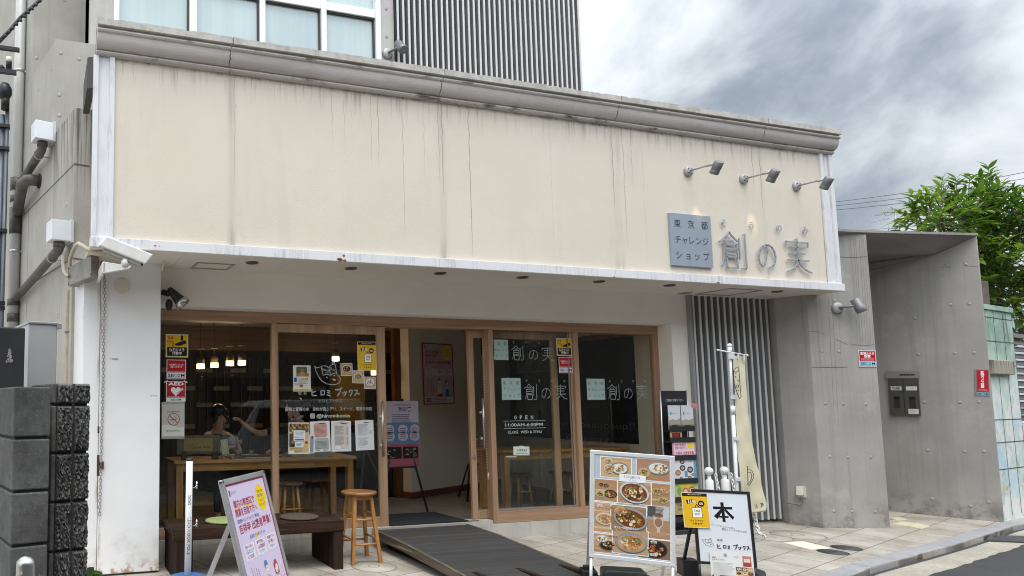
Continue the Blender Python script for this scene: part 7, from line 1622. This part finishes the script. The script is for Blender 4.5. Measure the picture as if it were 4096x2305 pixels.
# pendants
def pendant(px, py, Y, label):
    p = onY(px, py, Y); t = thing('pendant_lamp', label, 'pendant lamp', tuple(p), 'small glowing pendant lamps')
    MB().cyl((p.x, Y, p.z+.10), (p.x, Y, 2.62), .004, n=6).build('cord', BLACK, t); MB().lathe([(.05, .035), (.05, .10), (.02, .13)], p, n=18).build('shade', mat('pendant_shade', (.10, .07, .045), .5), t)
    MB().lathe([(.052, -.03), (.052, .032), (.01, .034)], p, n=18).build('diffuser', emat('pendant_glow', (1., .66, .30), 3.2), t)
    MB().lathe([(.05, 0), (.05, .008), (.01, .01)], (p.x, Y, p.z+.22), n=18).build('cap_disc', mat('pendant_disc', (.35, .3, .22), .5), t)
    return p
c3 = lambda x, y: (640+x*.19876, 1300+y*.19876)
PD = [pendant(*c3(818, 835), 9.0, 'glowing pendant lamp hanging lowest, nearest the yellow camera sticker'), pendant(*c3(1095, 812), 9.15, 'glowing pendant lamp, second along from the yellow camera sticker'), pendant(*c3(1407, 775), 8.9, 'glowing pendant lamp, third along from the yellow camera sticker'), pendant(*c3(1648, 765), 8.9, 'glowing pendant lamp beside the dark mullion of the first window'), pendant(*T21(801, 714), 9.2, 'glowing pendant lamp just above the hand-drawn cat logo'), pendant(*T21(1193, 857), 9.2, 'glowing pendant lamp beside the food photos on the door')]
def lamp(name, loc, e, col=(1, .74, .45), r=.08, typ='POINT'):
    l = bpy.data.lights.new(name, typ); l.energy = e; l.color = col; l.shadow_soft_size = r; o = bpy.data.objects.new(name, l); COL.objects.link(o); o.location = loc; return o
for p in PD[::2]: lamp('pendant_light', (p.x, p.y, p.z-.10), 4.0)
dl_ = thing('ceiling_spots', 'row of small recessed ceiling lamps glowing inside above the door glass', 'ceiling lamp', (3.4, 9.5, 2.6)); b = MB()
for q in (T21(595, 531), T21(826, 560), T21(800, 623)): p = onZ(*q, 2.61); b.cyl((p.x, p.y, 2.612), (p.x, p.y, 2.618), .06, n=18)
b.build('lamp_disc', emat('recessed_glow', (1, .85, .62), 4.), dl_)
for q in (T21(595, 531), T21(826, 560)):
    p = onZ(*q, 2.61); l = lamp('recessed_light', (p.x, p.y, 2.60), 12., (1, .74, .42), .05, 'SPOT'); l.data.spot_size = math.radians(120); l.data.spot_blend = .6
def inpart(u, v, off=.004): return on_plane(u, v, pb+pn*off, pn)
M, w, h = frame_of(inpart(*T21(1665, 549), .012), inpart(*T21(1975, 568), .012), inpart(*T21(1678, 1178), .012)); s = Sheet(M, w, h, .002); recruit(s, '9c2030', 'c9aeb4'); put(s, 'wall_poster', 'red bordered recruitment poster on the inner wall seen through the open door', 'poster')
tg = inpart(*T21(1820, 600)); l = lamp('poster_spot', tuple(tg+pn*.42+Vector((0, 0, .34))), 11., (1, .78, .48), .02, 'SPOT'); l.data.spot_size = math.radians(84); l.data.spot_blend = .8; tt = tg+Vector((0, 0, -.55)); l.rotation_euler = (l.location-tt).to_track_quat('Z', 'Y').to_euler()
# display easels
def display(label, tl, tr, bl, y, fn, legs=True):
    t = thing('display_easel', label, 'easel', (onY(*tl, y).x+.2, y, FZ), 'display easels inside the door')
    M, w, h = frame_of(onY(*tl, y), onY(*tr, y), onY(*bl, y)); s = Sheet(M, w, h, .006); fn(s); s.make('display_board', t); zb = (M @ Vector((0, -h, 0))).z; x0 = M.translation.x
    for a, b_ in ((.25, .05), (.75, .98)): MB().cyl((x0+w*a, y+.02, zb+.3), (x0+w*b_+.08*(1 if a > .5 else -1), y-.05, FZ), .014, n=8).build('leg', BLACKM, t)
    MB().cyl((x0+w*.5, y+.03, zb+h*.8), (x0+w*.5, y+.45, FZ), .012, n=8).build('leg', BLACKM, t); MB().box(x0+w*.1, x0+w*.9, y-.02, y+.02, zb-.02, zb).box(x0+w*.42, x0+w*.58, y-.015, y+.02, zb+h, zb+h+.03).build('ledge', BLACKM, t)
def d_board(s):
    s.base('b8aab8').t_('創の実', .62, .125, .07, '2f3a80', 2, .02, 'C', w=.36).lines(.3, .06, .8, 1, .1, '4a4450', 2, .012, 0).lines(.25, .21, .78, 5, .028, '4c4652', 2, .011).line([(.82, .03), (.90, .09), (.98, .10)], .004, '8a8690', 2)
    s.rrect(0, .33, 1, .66, .03, '5a7a9c', 1)
    for x in (.18, .55, .88): s.ell(x, .43, .13, .11, 'b8acb8', 2).ell(x, .54, .14, .12, 'b8acb8', 2).lines(x-.09, .42, x+.09, 6, .03, '4c4652', 3, .010, .2)
    s.rect(0, .66, 1, 1, '9a5060', 1)
    for x0, x1 in ((.05, .50), (.54, .96)):
        s.rrect(x0, .70, x1, .88, .012, '1a1614', 2)
        for i in range(12): s.rect(x := R5.uniform(x0+.02, x1-.12), y := R5.uniform(.71, .84), x+.08, y+.03, R5.choice(('6a6460', '3c3430', '8a8078', '241e1c')), 3)
display('tall display board with blue and pink blocks on a black easel inside the doorway', T21(1270, 1140), T21(1628, 1138), T4(3, 1, 1270, 352), 8.0, d_board)
def d_small(s): s.base('a8787c').rect(.08, .06, .92, .95, 'b08a88', 1).lines(.5, .1, .9, 12, .06, '8a3c3c', 2, .03, .3).rect(.15, .08, .3, .5, '6a3034', 2)
display('small pink notice board on a black stand behind the sliding door edge', T4(3, 1, 2128, 60), T4(3, 1, 2290, 62), T4(3, 1, 2122, 318), 8.6, d_small)
dkp = thing('dark_cupboard', 'dark cupboard and warm lit shelf deep inside behind the display board', 'cupboard', (4.9, 9.6, FZ)); MB().box(4.25, 5.05, 9.3, 9.9, FZ, 1.15).build('body', mat('cupboard_black', (.012, .010, .009), .6), dkp); MB().box(4.55, 5.02, 10.2, 10.5, 1.2, 1.95).build('yellow_panel', mat('yellow_notice', (.40, .26, .03), .6), dkp); MB().box(5.0, 5.10, 9.2, 9.3, FZ, 2.62).build('wood_post', wood('red_post', (.15, .06, .025), .6), dkp)
# chalkboard wall
ck = thing('chalkboard', 'dark chalkboard wall with french chalk greeting seen through the end window', 'chalkboard', (7.75, 8.8, FZ))
NAVY = mat('chalkboard_navy', (.010, .013, .022), .6, var=.2, vs=2)
MB().box(7.745, 7.76, 7.64, 10.6, .95, 2.395).build('board', NAVY, ck); MB().box(7.735, 7.76, 7.60, 10.6, 2.396, 2.47).build('top_trim', wood('amber_trim', (.22, .085, .03), .7, 0, .5), ck)
Mx = Matrix(((0, 0, -1, 7.744), (-1, 0, 0, 10.4), (0, 1, 0, 2.39), (0, 0, 0, 1)))   # right = -Y, up = Z, out = -X
s = Sheet(Mx, 2.75, 1.40, .0005); fy2 = lambda y: (10.4-y)/2.75; fz2 = lambda z: (2.39-z)/1.40; CH = '5d6468'
s.t_('Merci beaucoup!!', fy2(9.25), fz2(1.19), .085, CH, 1, 0, 'L', w=(9.25-7.68)/2.75).t_('A bientot', fy2(9.0), fz2(.99), .085, CH, 1, 0, 'L', w=(9.0-8.12)/2.75).line([(fy2(8.05), fz2(.99)), (fy2(8.02), fz2(1.02)), (fy2(7.99), fz2(.99))], .006, CH).line([(fy2(7.95), fz2(.99)), (fy2(7.92), fz2(1.02)), (fy2(7.89), fz2(.99))], .006, CH).line([(fy2(8.03), fz2(.955)), (fy2(7.97), fz2(.935)), (fy2(7.91), fz2(.955))], .006, CH)
for i in range(26):
    y = R5.uniform(7.9, 8.75); s.line([(fy2(y), fz2(1.42)), (fy2(y+R5.uniform(-.08, .08)), fz2(1.42+R5.uniform(.08, .22)))], .005, '4a4a3c', 1)
for pts in ([(8.3, 2.30), (8.42, 2.25), (8.45, 2.14), (8.35, 2.08), (8.2, 2.08), (8.12, 2.16), (8.2, 2.28), (8.3, 2.30)], [(8.6, 1.95), (8.5, 1.92), (8.52, 1.82), (8.62, 1.80)], [(8.4, 1.92), (8.32, 1.82), (8.45, 1.80)]): s.line([(fy2(a), fz2(c)) for a, c in pts], .006, '3c4448', 1)
s.make('chalk_writing', ck)
def side_poster(y0, y1, z1, z0, label, fn): M = Matrix(((0, 0, -1, 7.742), (-1, 0, 0, y0), (0, 1, 0, z1), (0, 0, 0, 1))); s = Sheet(M, y0-y1, z1-z0, .002); fn(s); put(s, 'inside_poster', label, 'poster', 'posters on the chalkboard wall')
def sp_map(s):
    s.base('6d6552')
    for i in range(8): s.line([(R5.random(), R5.uniform(.05, .5)), (R5.random(), R5.uniform(.05, .6))], .006, '9a9280', 1)
    s.ell(.6, .62, .12, .12, '3a2424', 2).rect(.68, .45, .75, .9, '1f4438', 2).rect(.78, .45, .85, .9, '6a3a2c', 2).rect(.4, .1, .5, .22, '8a4a24', 2)
def sp_pale(s): s.base('6a614c').lines(.2, .2, .8, 6, .09, '4c4534', 1, .03, .3).rect(.7, .5, .8, .92, '24241e', 1)
side_poster(10.05, 9.30, 2.30, 1.98, 'dim illustrated map poster on the chalkboard wall behind the upper logo', sp_map); side_poster(10.1, 9.36, 1.62, 1.14, 'dim tan poster on the chalkboard wall behind the opening hours', sp_pale)
# things on the long table
def onT(u, v, z=.90): return onZ(u, v, z)
C4 = lambda x, y: (640+x*.19876, 1560+y*.19876)
sg_ = thing('table_sign', 'wooden table sign with a paper shop name card standing at the window', 'table sign', (1.9, 7.75, .90)); Ys = 7.74
q0, q1, q2 = onY(*C4(345, 925), Ys), onY(*C4(1208, 915), Ys), onY(*C4(345, 1305), Ys); MB().box(q0.x, q1.x, Ys, Ys+.02, q2.z, q0.z).build('board', wood('grey_board', (.17, .15, .12), .7, 0, 1, .7), sg_)
s = sheet_px(C4(478, 975), C4(1062, 968), C4(476, 1236), Ys-.002); s.base('a08a5c'); cat_logo(s, lambda x, y: (.14+(x-585)/263*.24, .42+(y-735)/235*.46), .0022, '2c2418', False); hand_kana(s, lambda x, y: (.40+(x-548)/495*.50, .62+(y-1000)/90*.18), .005, '2c2418'); s.t_('喫茶', .45, .52, .06, '2c2418', 2, 0, 'C'); s.make('name_card', sg_)
for xa in (440, 1060): p = onY(*C4(xa, 1250), Ys); MB().box(p.x, p.x+.055, Ys-.03, Ys+.05, .90, p.z+.01).build('foot', wood('dark_foot', (.07, .05, .035), .6, 2, 1, .6), sg_)
bk_ = thing('display_book', 'cream book propped on a tiny wooden easel on the long table', 'book', (2.1, 7.7, .90)); Yb = 7.70
s = sheet_px(C4(1212, 1010), C4(1345, 985), C4(1268, 1305), Yb, .012); s.base('bdb892').line([(.25, .06), (.8, .06), (.8, .92), (.25, .92)], .002, '5c5a44', 1, True); s.lines(.42, .25, .7, 2, .05, '6a6650', 1, .012); s.make('cover', bk_)
a, b_ = onY(*C4(1265, 1330), Yb-.015), onY(*C4(1505, 1295), Yb-.015); MB().cyl(a, b_, .007, n=6).cyl(onY(*C4(1290, 1320), Yb-.01), onY(*C4(1280, 1405), Yb-.03), .006, n=6).cyl(onY(*C4(1430, 1310), Yb-.01), onY(*C4(1468, 1392), Yb-.03), .006, n=6).build('mini_easel', wood('pale_stick', (.50, .34, .19), .8), bk_)
gl_ = onY(*C4(1832, 1340), 7.9); tag(MB().lathe([(.024, 0), (.027, .002), (.034, .088), (.031, .088), (.025, .008), (.002, .008)], (gl_.x, 7.9, .90), n=20).build('water_glass', glass('tumbler', (.93, .95, .95), 2.2)), 'clear water tumbler on the long table by the mullion', 'glass')
pl_ = thing('tray', 'dark tray with plates and papers on the long table', 'tray', (2.5, 7.95, .90)); MB().box(2.15, 2.75, 7.75, 8.05, .90, .912).build('tray_base', mat('tray_dark', (.05, .04, .035), .5), pl_); MB().lathe([(.06, 0), (.10, .018), (.095, .02), (.055, .006)], (2.42, 7.9, .912), n=20).build('plate', mat('plate_grey', (.45, .45, .43), .4), pl_); MB().box(2.3, 2.62, 7.70, 7.73, .905, .911).build('chopsticks', CRM, pl_)
tag(MB().box(2.85, 3.30, 7.66, 7.95, .90, .935).box(2.9, 3.4, 7.70, 7.98, .935, .95).build('magazine_pile', mat('magazine', (.28, .27, .25), .5, var=.3, vs=14)), 'pile of magazines on the long table under the menu sheets', 'magazines')

# ------------------------------------------------------------------ the two people at the long table
def skin_data(nodes, edges, root, sub=2):
    """one continuous surface grown round a skeleton: nodes name -> (x, y, z, radius[, radius2])"""
    names = list(nodes); ix = {n: i for i, n in enumerate(names)}
    me = bpy.data.meshes.new('sk'); me.from_pydata([nodes[n][:3] for n in names], [(ix[a], ix[b]) for a, b in edges], [])
    o = bpy.data.objects.new('sk', me); TSC.collection.objects.link(o)
    o.modifiers.new('s', 'SKIN').use_smooth_shade = True
    if not me.skin_vertices: me.skin_vertices.new() if hasattr(me.skin_vertices, 'new') else None
    for n in names:
        sv = me.skin_vertices[0].data[ix[n]]; r = nodes[n][3]; sv.radius = (r, nodes[n][4] if len(nodes[n]) > 4 else r); sv.use_root = n == root
    if sub: m = o.modifiers.new('u', 'SUBSURF'); m.levels = sub; m.render_levels = sub
    vl = TSC.view_layers[0]; vl.update(); dg = vl.depsgraph; dg.update()
    ev = bpy.data.meshes.new_from_object(o.evaluated_get(dg)); r = ([v.co.copy() for v in ev.vertices], [tuple(p.vertices) for p in ev.polygons])
    bpy.data.objects.remove(o); bpy.data.meshes.remove(me); bpy.data.meshes.remove(ev)
    return r
SKIN = mat('skin_tone', (.50, .29, .20), .5, var=.06); HAIR = mat('black_hair', (.008, .007, .007), .35)
def head_nodes(N_, c, f, up, s=1.):
    """head profile nodes; c = head centre, f = the way the face looks"""
    c, f, up = Vector(c), Vector(f).normalized(), Vector(up).normalized()
    def put_(n, a, b, r, r2=None): p = c + f*a*s + up*b*s; N_[n] = (p.x, p.y, p.z, r*s, (r2 or r)*s)
    put_('neck', -.025, -.16, .048); put_('skull_low', -.012, -.055, .072, .068); put_('skull', -.010, .030, .080, .074); put_('skull_top', -.015, .085, .055)
    put_('jaw', .040, -.075, .046, .044); put_('chin', .062, -.102, .024); put_('nose_root', .070, .005, .026); put_('nose', .098, -.030, .011); put_('mouth', .074, -.066, .022)
    return [('neck', 'skull_low'), ('skull_low', 'skull'), ('skull', 'skull_top'), ('skull_low', 'jaw'), ('jaw', 'chin'), ('skull', 'nose_root'), ('nose_root', 'nose'), ('jaw', 'mouth')]
def hand_nodes(N_, E, tag_, wrist, d, nrm, curl, thumb, s=1.):
    """palm and five bent fingers growing from the wrist"""
    w, d, nrm = Vector(wrist), Vector(d).normalized(), Vector(nrm).normalized(); a = d.cross(nrm).normalized()
    def P_(n, v, r): N_[n] = (v.x, v.y, v.z, r*s)
    pc = w + d*.045*s; P_(tag_+'palm', pc, .026); E.append((tag_+'wrist', tag_+'palm'))
    for i, (off, L) in enumerate(((-.027, .058), (-.009, .070), (.009, .066), (.026, .052))):
        k = pc + d*.040*s + a*off*s; c1 = curl*(1+.12*i); d1 = (d*math.cos(c1)+nrm*math.sin(c1)); d2 = (d*math.cos(c1*2.1)+nrm*math.sin(c1*2.1))
        n = '%sf%d' % (tag_, i); P_(n+'a', k, .0095); P_(n+'b', k+d1*L*.5*s, .0085); P_(n+'c', k+d1*L*.5*s+d2*L*.55*s, .007); E += [(tag_+'palm', n+'a'), (n+'a', n+'b'), (n+'b', n+'c')]
    t0 = pc - a*.03*s*thumb - d*.01*s; t1 = t0 + (d*.6 - a*.7*thumb + nrm*.35)*.032*s; t2 = t1 + (d*.8 - a*.2*thumb + nrm*.5)*.028*s
    P_(tag_+'t0', t0, .013); P_(tag_+'t1', t1, .0105); P_(tag_+'t2', t2, .0085); E += [(tag_+'palm', tag_+'t0'), (tag_+'t0', tag_+'t1'), (tag_+'t1', tag_+'t2')]
def person(label, loc): return thing('person', label, 'person', loc)
# woman facing along +X, torso turned half to the window, hands raised in front of her
WX, WY = 2.17, 8.42
wo = person('woman with a black bob and beige cardigan sitting at the table in profile', (WX, WY, FZ))
n_ = {'pelvis': (WX-.03, WY+.03, .66, .135, .11), 'waist': (WX-.02, WY+.03, .84, .105, .085), 'chest': (WX, WY+.02, 1.02, .120, .09), 'upper': (WX+.01, WY+.02, 1.13, .085, .07)}
e_ = [('pelvis', 'waist'), ('waist', 'chest'), ('chest', 'upper'), ('upper', 'neck')]
e_ += head_nodes(n_, (WX+.04, WY-.01, 1.375), (1, -.16, -.05), (.02, 0, 1), .98)
for sd, sh, el_, wr, hd, nm, th in (('l', (-.15, -.01, 1.10), (-.17, -.12, .93), (.12, -.24, 1.0), (.9, -.2, .35), (.2, .3, .9), 1), ('r', (.17, .02, 1.10), (.24, -.10, .93), (.17, -.25, 1.0), (.15, -.25, .9), (-.9, .2, .2), -1)):
    s_, l_, w_ = [Vector((WX, WY, 0))+Vector(v) for v in (sh, el_, wr)]
    n_[sd+'sh'] = (*s_, .052); n_[sd+'el'] = (*l_, .038); n_[sd+'wrist'] = (*w_, .024); e_ += [('upper', sd+'sh'), (sd+'sh', sd+'el'), (sd+'el', sd+'wrist')]; hand_nodes(n_, e_, sd, w_, hd, nm, .55, th, .95)
for sd, dx in (('l', -.09), ('r', .09)):
    n_[sd+'hip'] = (WX+dx, WY, .64, .085); n_[sd+'knee'] = (WX+dx, WY-.40, .64, .06); n_[sd+'ank'] = (WX+dx, WY-.36, .25, .038); n_[sd+'toe'] = (WX+dx, WY-.50, .20, .03); e_ += [('pelvis', sd+'hip'), (sd+'hip', sd+'knee'), (sd+'knee', sd+'ank'), (sd+'ank', sd+'toe')]
v, f = skin_data(n_, e_, 'pelvis'); MB().add(v, f, 0, True).build('body', SKIN, wo, weld=False)
hc = Vector((WX+.035, WY-.005, 1.395)); b = MB()
b.ball(hc+Vector((-.018, .006, .022)), .096, (1.04, .96, 1.0), 20).ball(hc+Vector((-.055, .0, -.055)), .062, (.85, 1.1, 1.2), 14)
b.ball(hc+Vector((.052, -.02, .028)), .048, (.9, 1.25, .8), 12)
for dx, dz in ((.068, -.012), (.082, -.022)): b.tube([hc+Vector((.05, -.055, .05)), hc+Vector((dx, -.062, .02)), hc+Vector((dx-.012, -.062, dz-.03))], [.014, .011, .003], 6)
b.build('hair', HAIR, wo, weld=False)
b = MB().ball(hc+Vector((-.008, -.083, -.035)), .022, (.55, .35, 1.), 10); b.build('ear', SKIN, wo, weld=False)
b = MB()
for sg_2 in (-1, 1): b.ball(hc+Vector((.080, sg_2*.026-.012, -.022)), .0085, (.6, 1, .7), 8)
b.build('eyes', mat('eye_dark', (.02, .012, .010), .2), wo, weld=False)
MB().ball(hc+Vector((.089, -.016, -.088)), .010, (.5, 1.3, .5), 8).build('lips', mat('lip_tone', (.36, .13, .11), .5), wo, weld=False)
CARD = mat('beige_knit', (.52, .48, .45), .9, var=.15, vs=30); VEST = mat('dark_vest', (.022, .024, .030), .8)
c_ = {'hem': (WX-.03, WY+.03, .72, .150, .125), 'waist': (WX-.02, WY+.03, .85, .122, .10), 'chest': (WX, WY+.02, 1.02, .135, .103), 'upper': (WX+.01, WY+.025, 1.115, .095, .08)}; ce = [('hem', 'waist'), ('waist', 'chest'), ('chest', 'upper')]
v, f = skin_data(c_, ce, 'chest'); MB().add(v, f, 0, True).build('vest', VEST, wo, weld=False)
c_ = {'a': (WX-.17, WY+.0, 1.10, .064), 'b': (WX, WY+.045, 1.135, .066), 'c': (WX+.185, WY+.01, 1.10, .062)}
v, f = skin_data(c_, [('a', 'b'), ('b', 'c')], 'b'); MB().add(v, f, 0, True).build('cardigan_yoke', CARD, wo, weld=False)
def trousers(n_, par, m):
    c2_ = {k: (*n_[k][:3], n_[k][3]*1.16) for k in ('pelvis', 'lhip', 'lknee', 'lank', 'rhip', 'rknee', 'rank')}
    v, f = skin_data(c2_, [('pelvis', 'lhip'), ('lhip', 'lknee'), ('lknee', 'lank'), ('pelvis', 'rhip'), ('rhip', 'rknee'), ('rknee', 'rank')], 'pelvis'); MB().add(v, f, 0, True).build('trousers', m, par, weld=False)
trousers(n_, wo, VEST)
c_ = {'la': (WX-.10, WY+.03, 1.125, .055), 'ls': (WX-.155, WY, 1.09, .068), 'le': (WX-.172, WY-.12, .93, .054), 'lw': (WX+.07, WY-.225, .985, .036)}
v, f = skin_data(c_, [('la', 'ls'), ('ls', 'le'), ('le', 'lw')], 'ls'); b = MB().add(v, f, 0, True)
c_ = {'ra': (WX+.11, WY+.03, 1.125, .055), 'rs': (WX+.175, WY+.01, 1.09, .064), 're': (WX+.245, WY-.10, .93, .052), 'rw': (WX+.175, WY-.225, .965, .036)}
v, f = skin_data(c_, [('ra', 'rs'), ('rs', 're'), ('re', 'rw')], 'rs'); b.add(v, f, 0, True); b.build('cardigan_sleeves', CARD, wo, weld=False)
MB().box(WX-.06, WX+.04, WY-.105, WY-.098, .98, 1.12, Matrix.Identity(4)).build('scarf', mat('grey_scarf', (.16, .16, .17), .8, var=.4, vs=40), wo)
tag(MB().box(WX+.13, WX+.20, WY-.275, WY-.27, 1.0, 1.085).build('paper_cup', mat('pale_card', (.5, .5, .52), .7)), 'pale card held up in the hands of the woman in the window', 'card')
# man at the right end of the table, back of the head to the street, one arm reaching to the left
MX, MY = 3.20, 8.30
ma = person('man in a dark suit with short black hair reaching one arm across the table', (MX, MY, FZ))
n_ = {'pelvis': (MX+.06, MY+.06, .68, .15, .12), 'waist': (MX+.05, MY+.06, .88, .13, .11), 'chest': (MX+.02, MY+.04, 1.08, .155, .115), 'upper': (MX, MY+.03, 1.22, .11, .085)}
e_ = [('pelvis', 'waist'), ('waist', 'chest'), ('chest', 'upper'), ('upper', 'neck')]
e_ += head_nodes(n_, (MX-.09, MY+.01, 1.455), (-1, .12, -.22), (-.1, 0, 1), 1.04)
W1 = onY(*C4(1700, 700), 8.15); EL = onY(*C4(1960, 880), 8.15)
for sd, s_, l_, w_, hd, nm, th in (('l', Vector((MX-.06, MY-.17, 1.20)), EL, W1, (W1-EL).normalized()+Vector((-.15, 0, .35)), (-.75, .3, -.2), 1), ('r', Vector((MX+.04, MY+.22, 1.19)), Vector((MX-.02, MY+.26, .95)), Vector((MX-.27, MY+.15, .93)), (-1, -.1, 0), (0, 0, -1), -1)):
    n_[sd+'sh'] = (*s_, .058); n_[sd+'el'] = (*l_, .040); n_[sd+'wrist'] = (*w_, .026); e_ += [('upper', sd+'sh'), (sd+'sh', sd+'el'), (sd+'el', sd+'wrist')]; hand_nodes(n_, e_, sd, w_, hd, nm, .62, th, 1.05)
for sd, dy in (('l', -.10), ('r', .10)):
    n_[sd+'hip'] = (MX+.04, MY+.05+dy, .66, .09); n_[sd+'knee'] = (MX-.36, MY+.05+dy, .66, .065); n_[sd+'ank'] = (MX-.33, MY+.05+dy, .26, .04); n_[sd+'toe'] = (MX-.48, MY+.05+dy, .20, .033); e_ += [('pelvis', sd+'hip'), (sd+'hip', sd+'knee'), (sd+'knee', sd+'ank'), (sd+'ank', sd+'toe')]
v, f = skin_data(n_, e_, 'pelvis'); MB().add(v, f, 0, True).build('body', SKIN, ma, weld=False)
hc = Vector((MX-.085, MY+.01, 1.485)); b = MB().ball(hc+Vector((.018, 0, .018)), .104, (1.02, .92, .96), 20).ball(hc+Vector((.050, .0, -.045)), .068, (.8, 1.05, 1.0), 14).ball(hc+Vector((-.058, 0, .045)), .045, (1, 1.35, .7), 12); b.build('hair', HAIR, ma, weld=False)
MB().ball(hc+Vector((.0, -.085, -.055)), .026, (.55, .35, 1.), 10).build('ear', SKIN, ma, weld=False)
SUIT = mat('dark_suit', (.018, .018, .022), .8)
c_ = {'hem': (MX+.06, MY+.06, .70, .175, .14), 'waist': (MX+.05, MY+.06, .90, .150, .128), 'chest': (MX+.02, MY+.04, 1.08, .175, .132), 'upper': (MX+.0, MY+.03, 1.205, .118, .095), 'ls': (MX-.055, MY-.165, 1.195, .075), 'le': (*EL.lerp(Vector((MX-.055, MY-.165, 1.195)), .15), .056), 'rs': (MX+.04, MY+.215, 1.185, .075), 're': (MX-.02, MY+.26, .95, .055), 'rw': (MX-.23, MY+.165, .93, .042)}
v, f = skin_data(c_, [('hem', 'waist'), ('waist', 'chest'), ('chest', 'upper'), ('upper', 'ls'), ('ls', 'le'), ('upper', 'rs'), ('rs', 're'), ('re', 'rw')], 'chest'); MB().add(v, f, 0, True).build('jacket', SUIT, ma, weld=False)
trousers(n_, ma, SUIT)
MB().tube([hc+Vector((.045+.075*math.cos(a)*.9, .062*math.sin(a), -.155+.022*math.cos(a))) for a in [6.2832*i/16 for i in range(17)]], .013, 8, cap=False).build('shirt_collar', mat('white_collar', (.66, .66, .66), .7), ma, weld=False)
# ------------------------------------------------------------------ across the street: what the windows mirror
ob = thing('opposite_building', 'grey building across the street, mirrored faintly in the shop windows', 'building', (6, -9, -.3))
OBW = mat('opposite_render', (.17, .16, .145), .9, var=.15, streak=.2)
MB().box(-16, 5.2, -15, -9, -.4, 9.2).box(5.2, 18, -16, -10.5, -.4, 10.4).box(18, 30, -14, -8.5, -.4, 8.8).box(30, 70, -15, -9.5, -.4, 10.0).build('wall', OBW, ob)
OGL = mat('opposite_glass', (.05, .06, .065), .08)
for x0, x1, z0, z1, y in ((-1.5, 1, .9, 2.3, -8.99), (2, 4.2, .2, 2.4, -8.99), (6, 8.5, 1, 2.4, -10.49), (10, 12, 1, 2.4, -10.49), (7, 9, 3.4, 4.6, -10.49), (12, 15, 3.2, 4.6, -10.49)): MB().box(x0, x1, y, y+.03, z0, z1).build('window', OGL, ob)
vn = thing('parked_van', 'white compact van parked across the street, mirrored in the door glass', 'van', (6.3, -2.6, -.3))
VZ = -.28; VP_ = mat('van_paint', (.62, .63, .64), .25, var=.03); VG = mat('van_glass', (.015, .018, .02), .06)
prof_ = [(-1.7, .35), (-1.72, .75), (-1.60, 1.02), (-1.12, 1.72), (-.95, 1.84), (1.55, 1.88), (1.68, 1.75), (1.72, .9), (1.70, .35)]
b = MB(); vs = []
for y, ins in ((-.72, .0), (-.62, .0), (.62, 0), (.72, 0)): vs += [(6.3+x, -2.6+y*(1 if z < 1.05 else .93), VZ+z) for x, z in prof_]
k = len(prof_); b.add(vs, [tuple(range(k))[::-1], tuple(range(3*k, 4*k))]+[(r_*k+i, r_*k+(i+1) % k, (r_+1)*k+(i+1) % k, (r_+1)*k+i) for r_ in range(3) for i in range(k)]); b.build('body', VP_, vn, .03, seg=3)
for x0, x1, x2, x3 in ((-1.05, -.35, -.35, -1.28), (-.25, .6, .6, -.25), (.72, 1.55, 1.58, .72)):
    MB().add([(6.3+x3, -1.868, VZ+1.05), (6.3+x2, -1.868, VZ+1.05), (6.3+x1, -1.914, VZ+1.66), (6.3+x0, -1.914, VZ+1.66), (6.3+x3, -1.90, VZ+1.05), (6.3+x2, -1.90, VZ+1.05), (6.3+x1, -1.94, VZ+1.66), (6.3+x0, -1.94, VZ+1.66)], [(0, 1, 2, 3), (7, 6, 5, 4), (0, 4, 5, 1), (1, 5, 6, 2), (2, 6, 7, 3), (3, 7, 4, 0)]).build('side_window', VG, vn)
MB().add([(6.3-1.60, -2.6-.58, VZ+1.06), (6.3-1.60, -2.6+.58, VZ+1.06), (6.3-1.16, -2.6+.54, VZ+1.70), (6.3-1.16, -2.6-.54, VZ+1.70), (6.3-1.57, -2.6-.58, VZ+1.04), (6.3-1.57, -2.6+.58, VZ+1.04), (6.3-1.13, -2.6+.54, VZ+1.68), (6.3-1.13, -2.6-.54, VZ+1.68)], [(0, 1, 2, 3), (7, 6, 5, 4), (0, 4, 5, 1), (1, 5, 6, 2), (2, 6, 7, 3), (3, 7, 4, 0)]).build('windscreen', VG, vn)
for x in (-1.15, 1.15):
    for y in (-3.30, -1.90):
        w_ = MB().cyl((6.3+x, y, VZ+.29), (6.3+x, y+.14*(-1 if y < -2.6 else 1)*-1, VZ+.29), .29, n=24).build('wheel', mat('tyre', (.02, .02, .02), .8), vn)
for i, z in enumerate((6.6, 7.3, 7.9)): tag(MB().tube([(-12, -3.2-.3*i, z), (3, -3.2-.3*i, z-.35), (20, -3.2-.3*i, z)], .014, 5).build('street_cable', WIRE, weld=False), ('lowest', 'middle', 'highest')[i]+' cable over the street, mirrored in the upper windows', 'cable')
bpy.data.scenes.remove(TSC)
for m_ in bpy.data.meshes: m_.update()
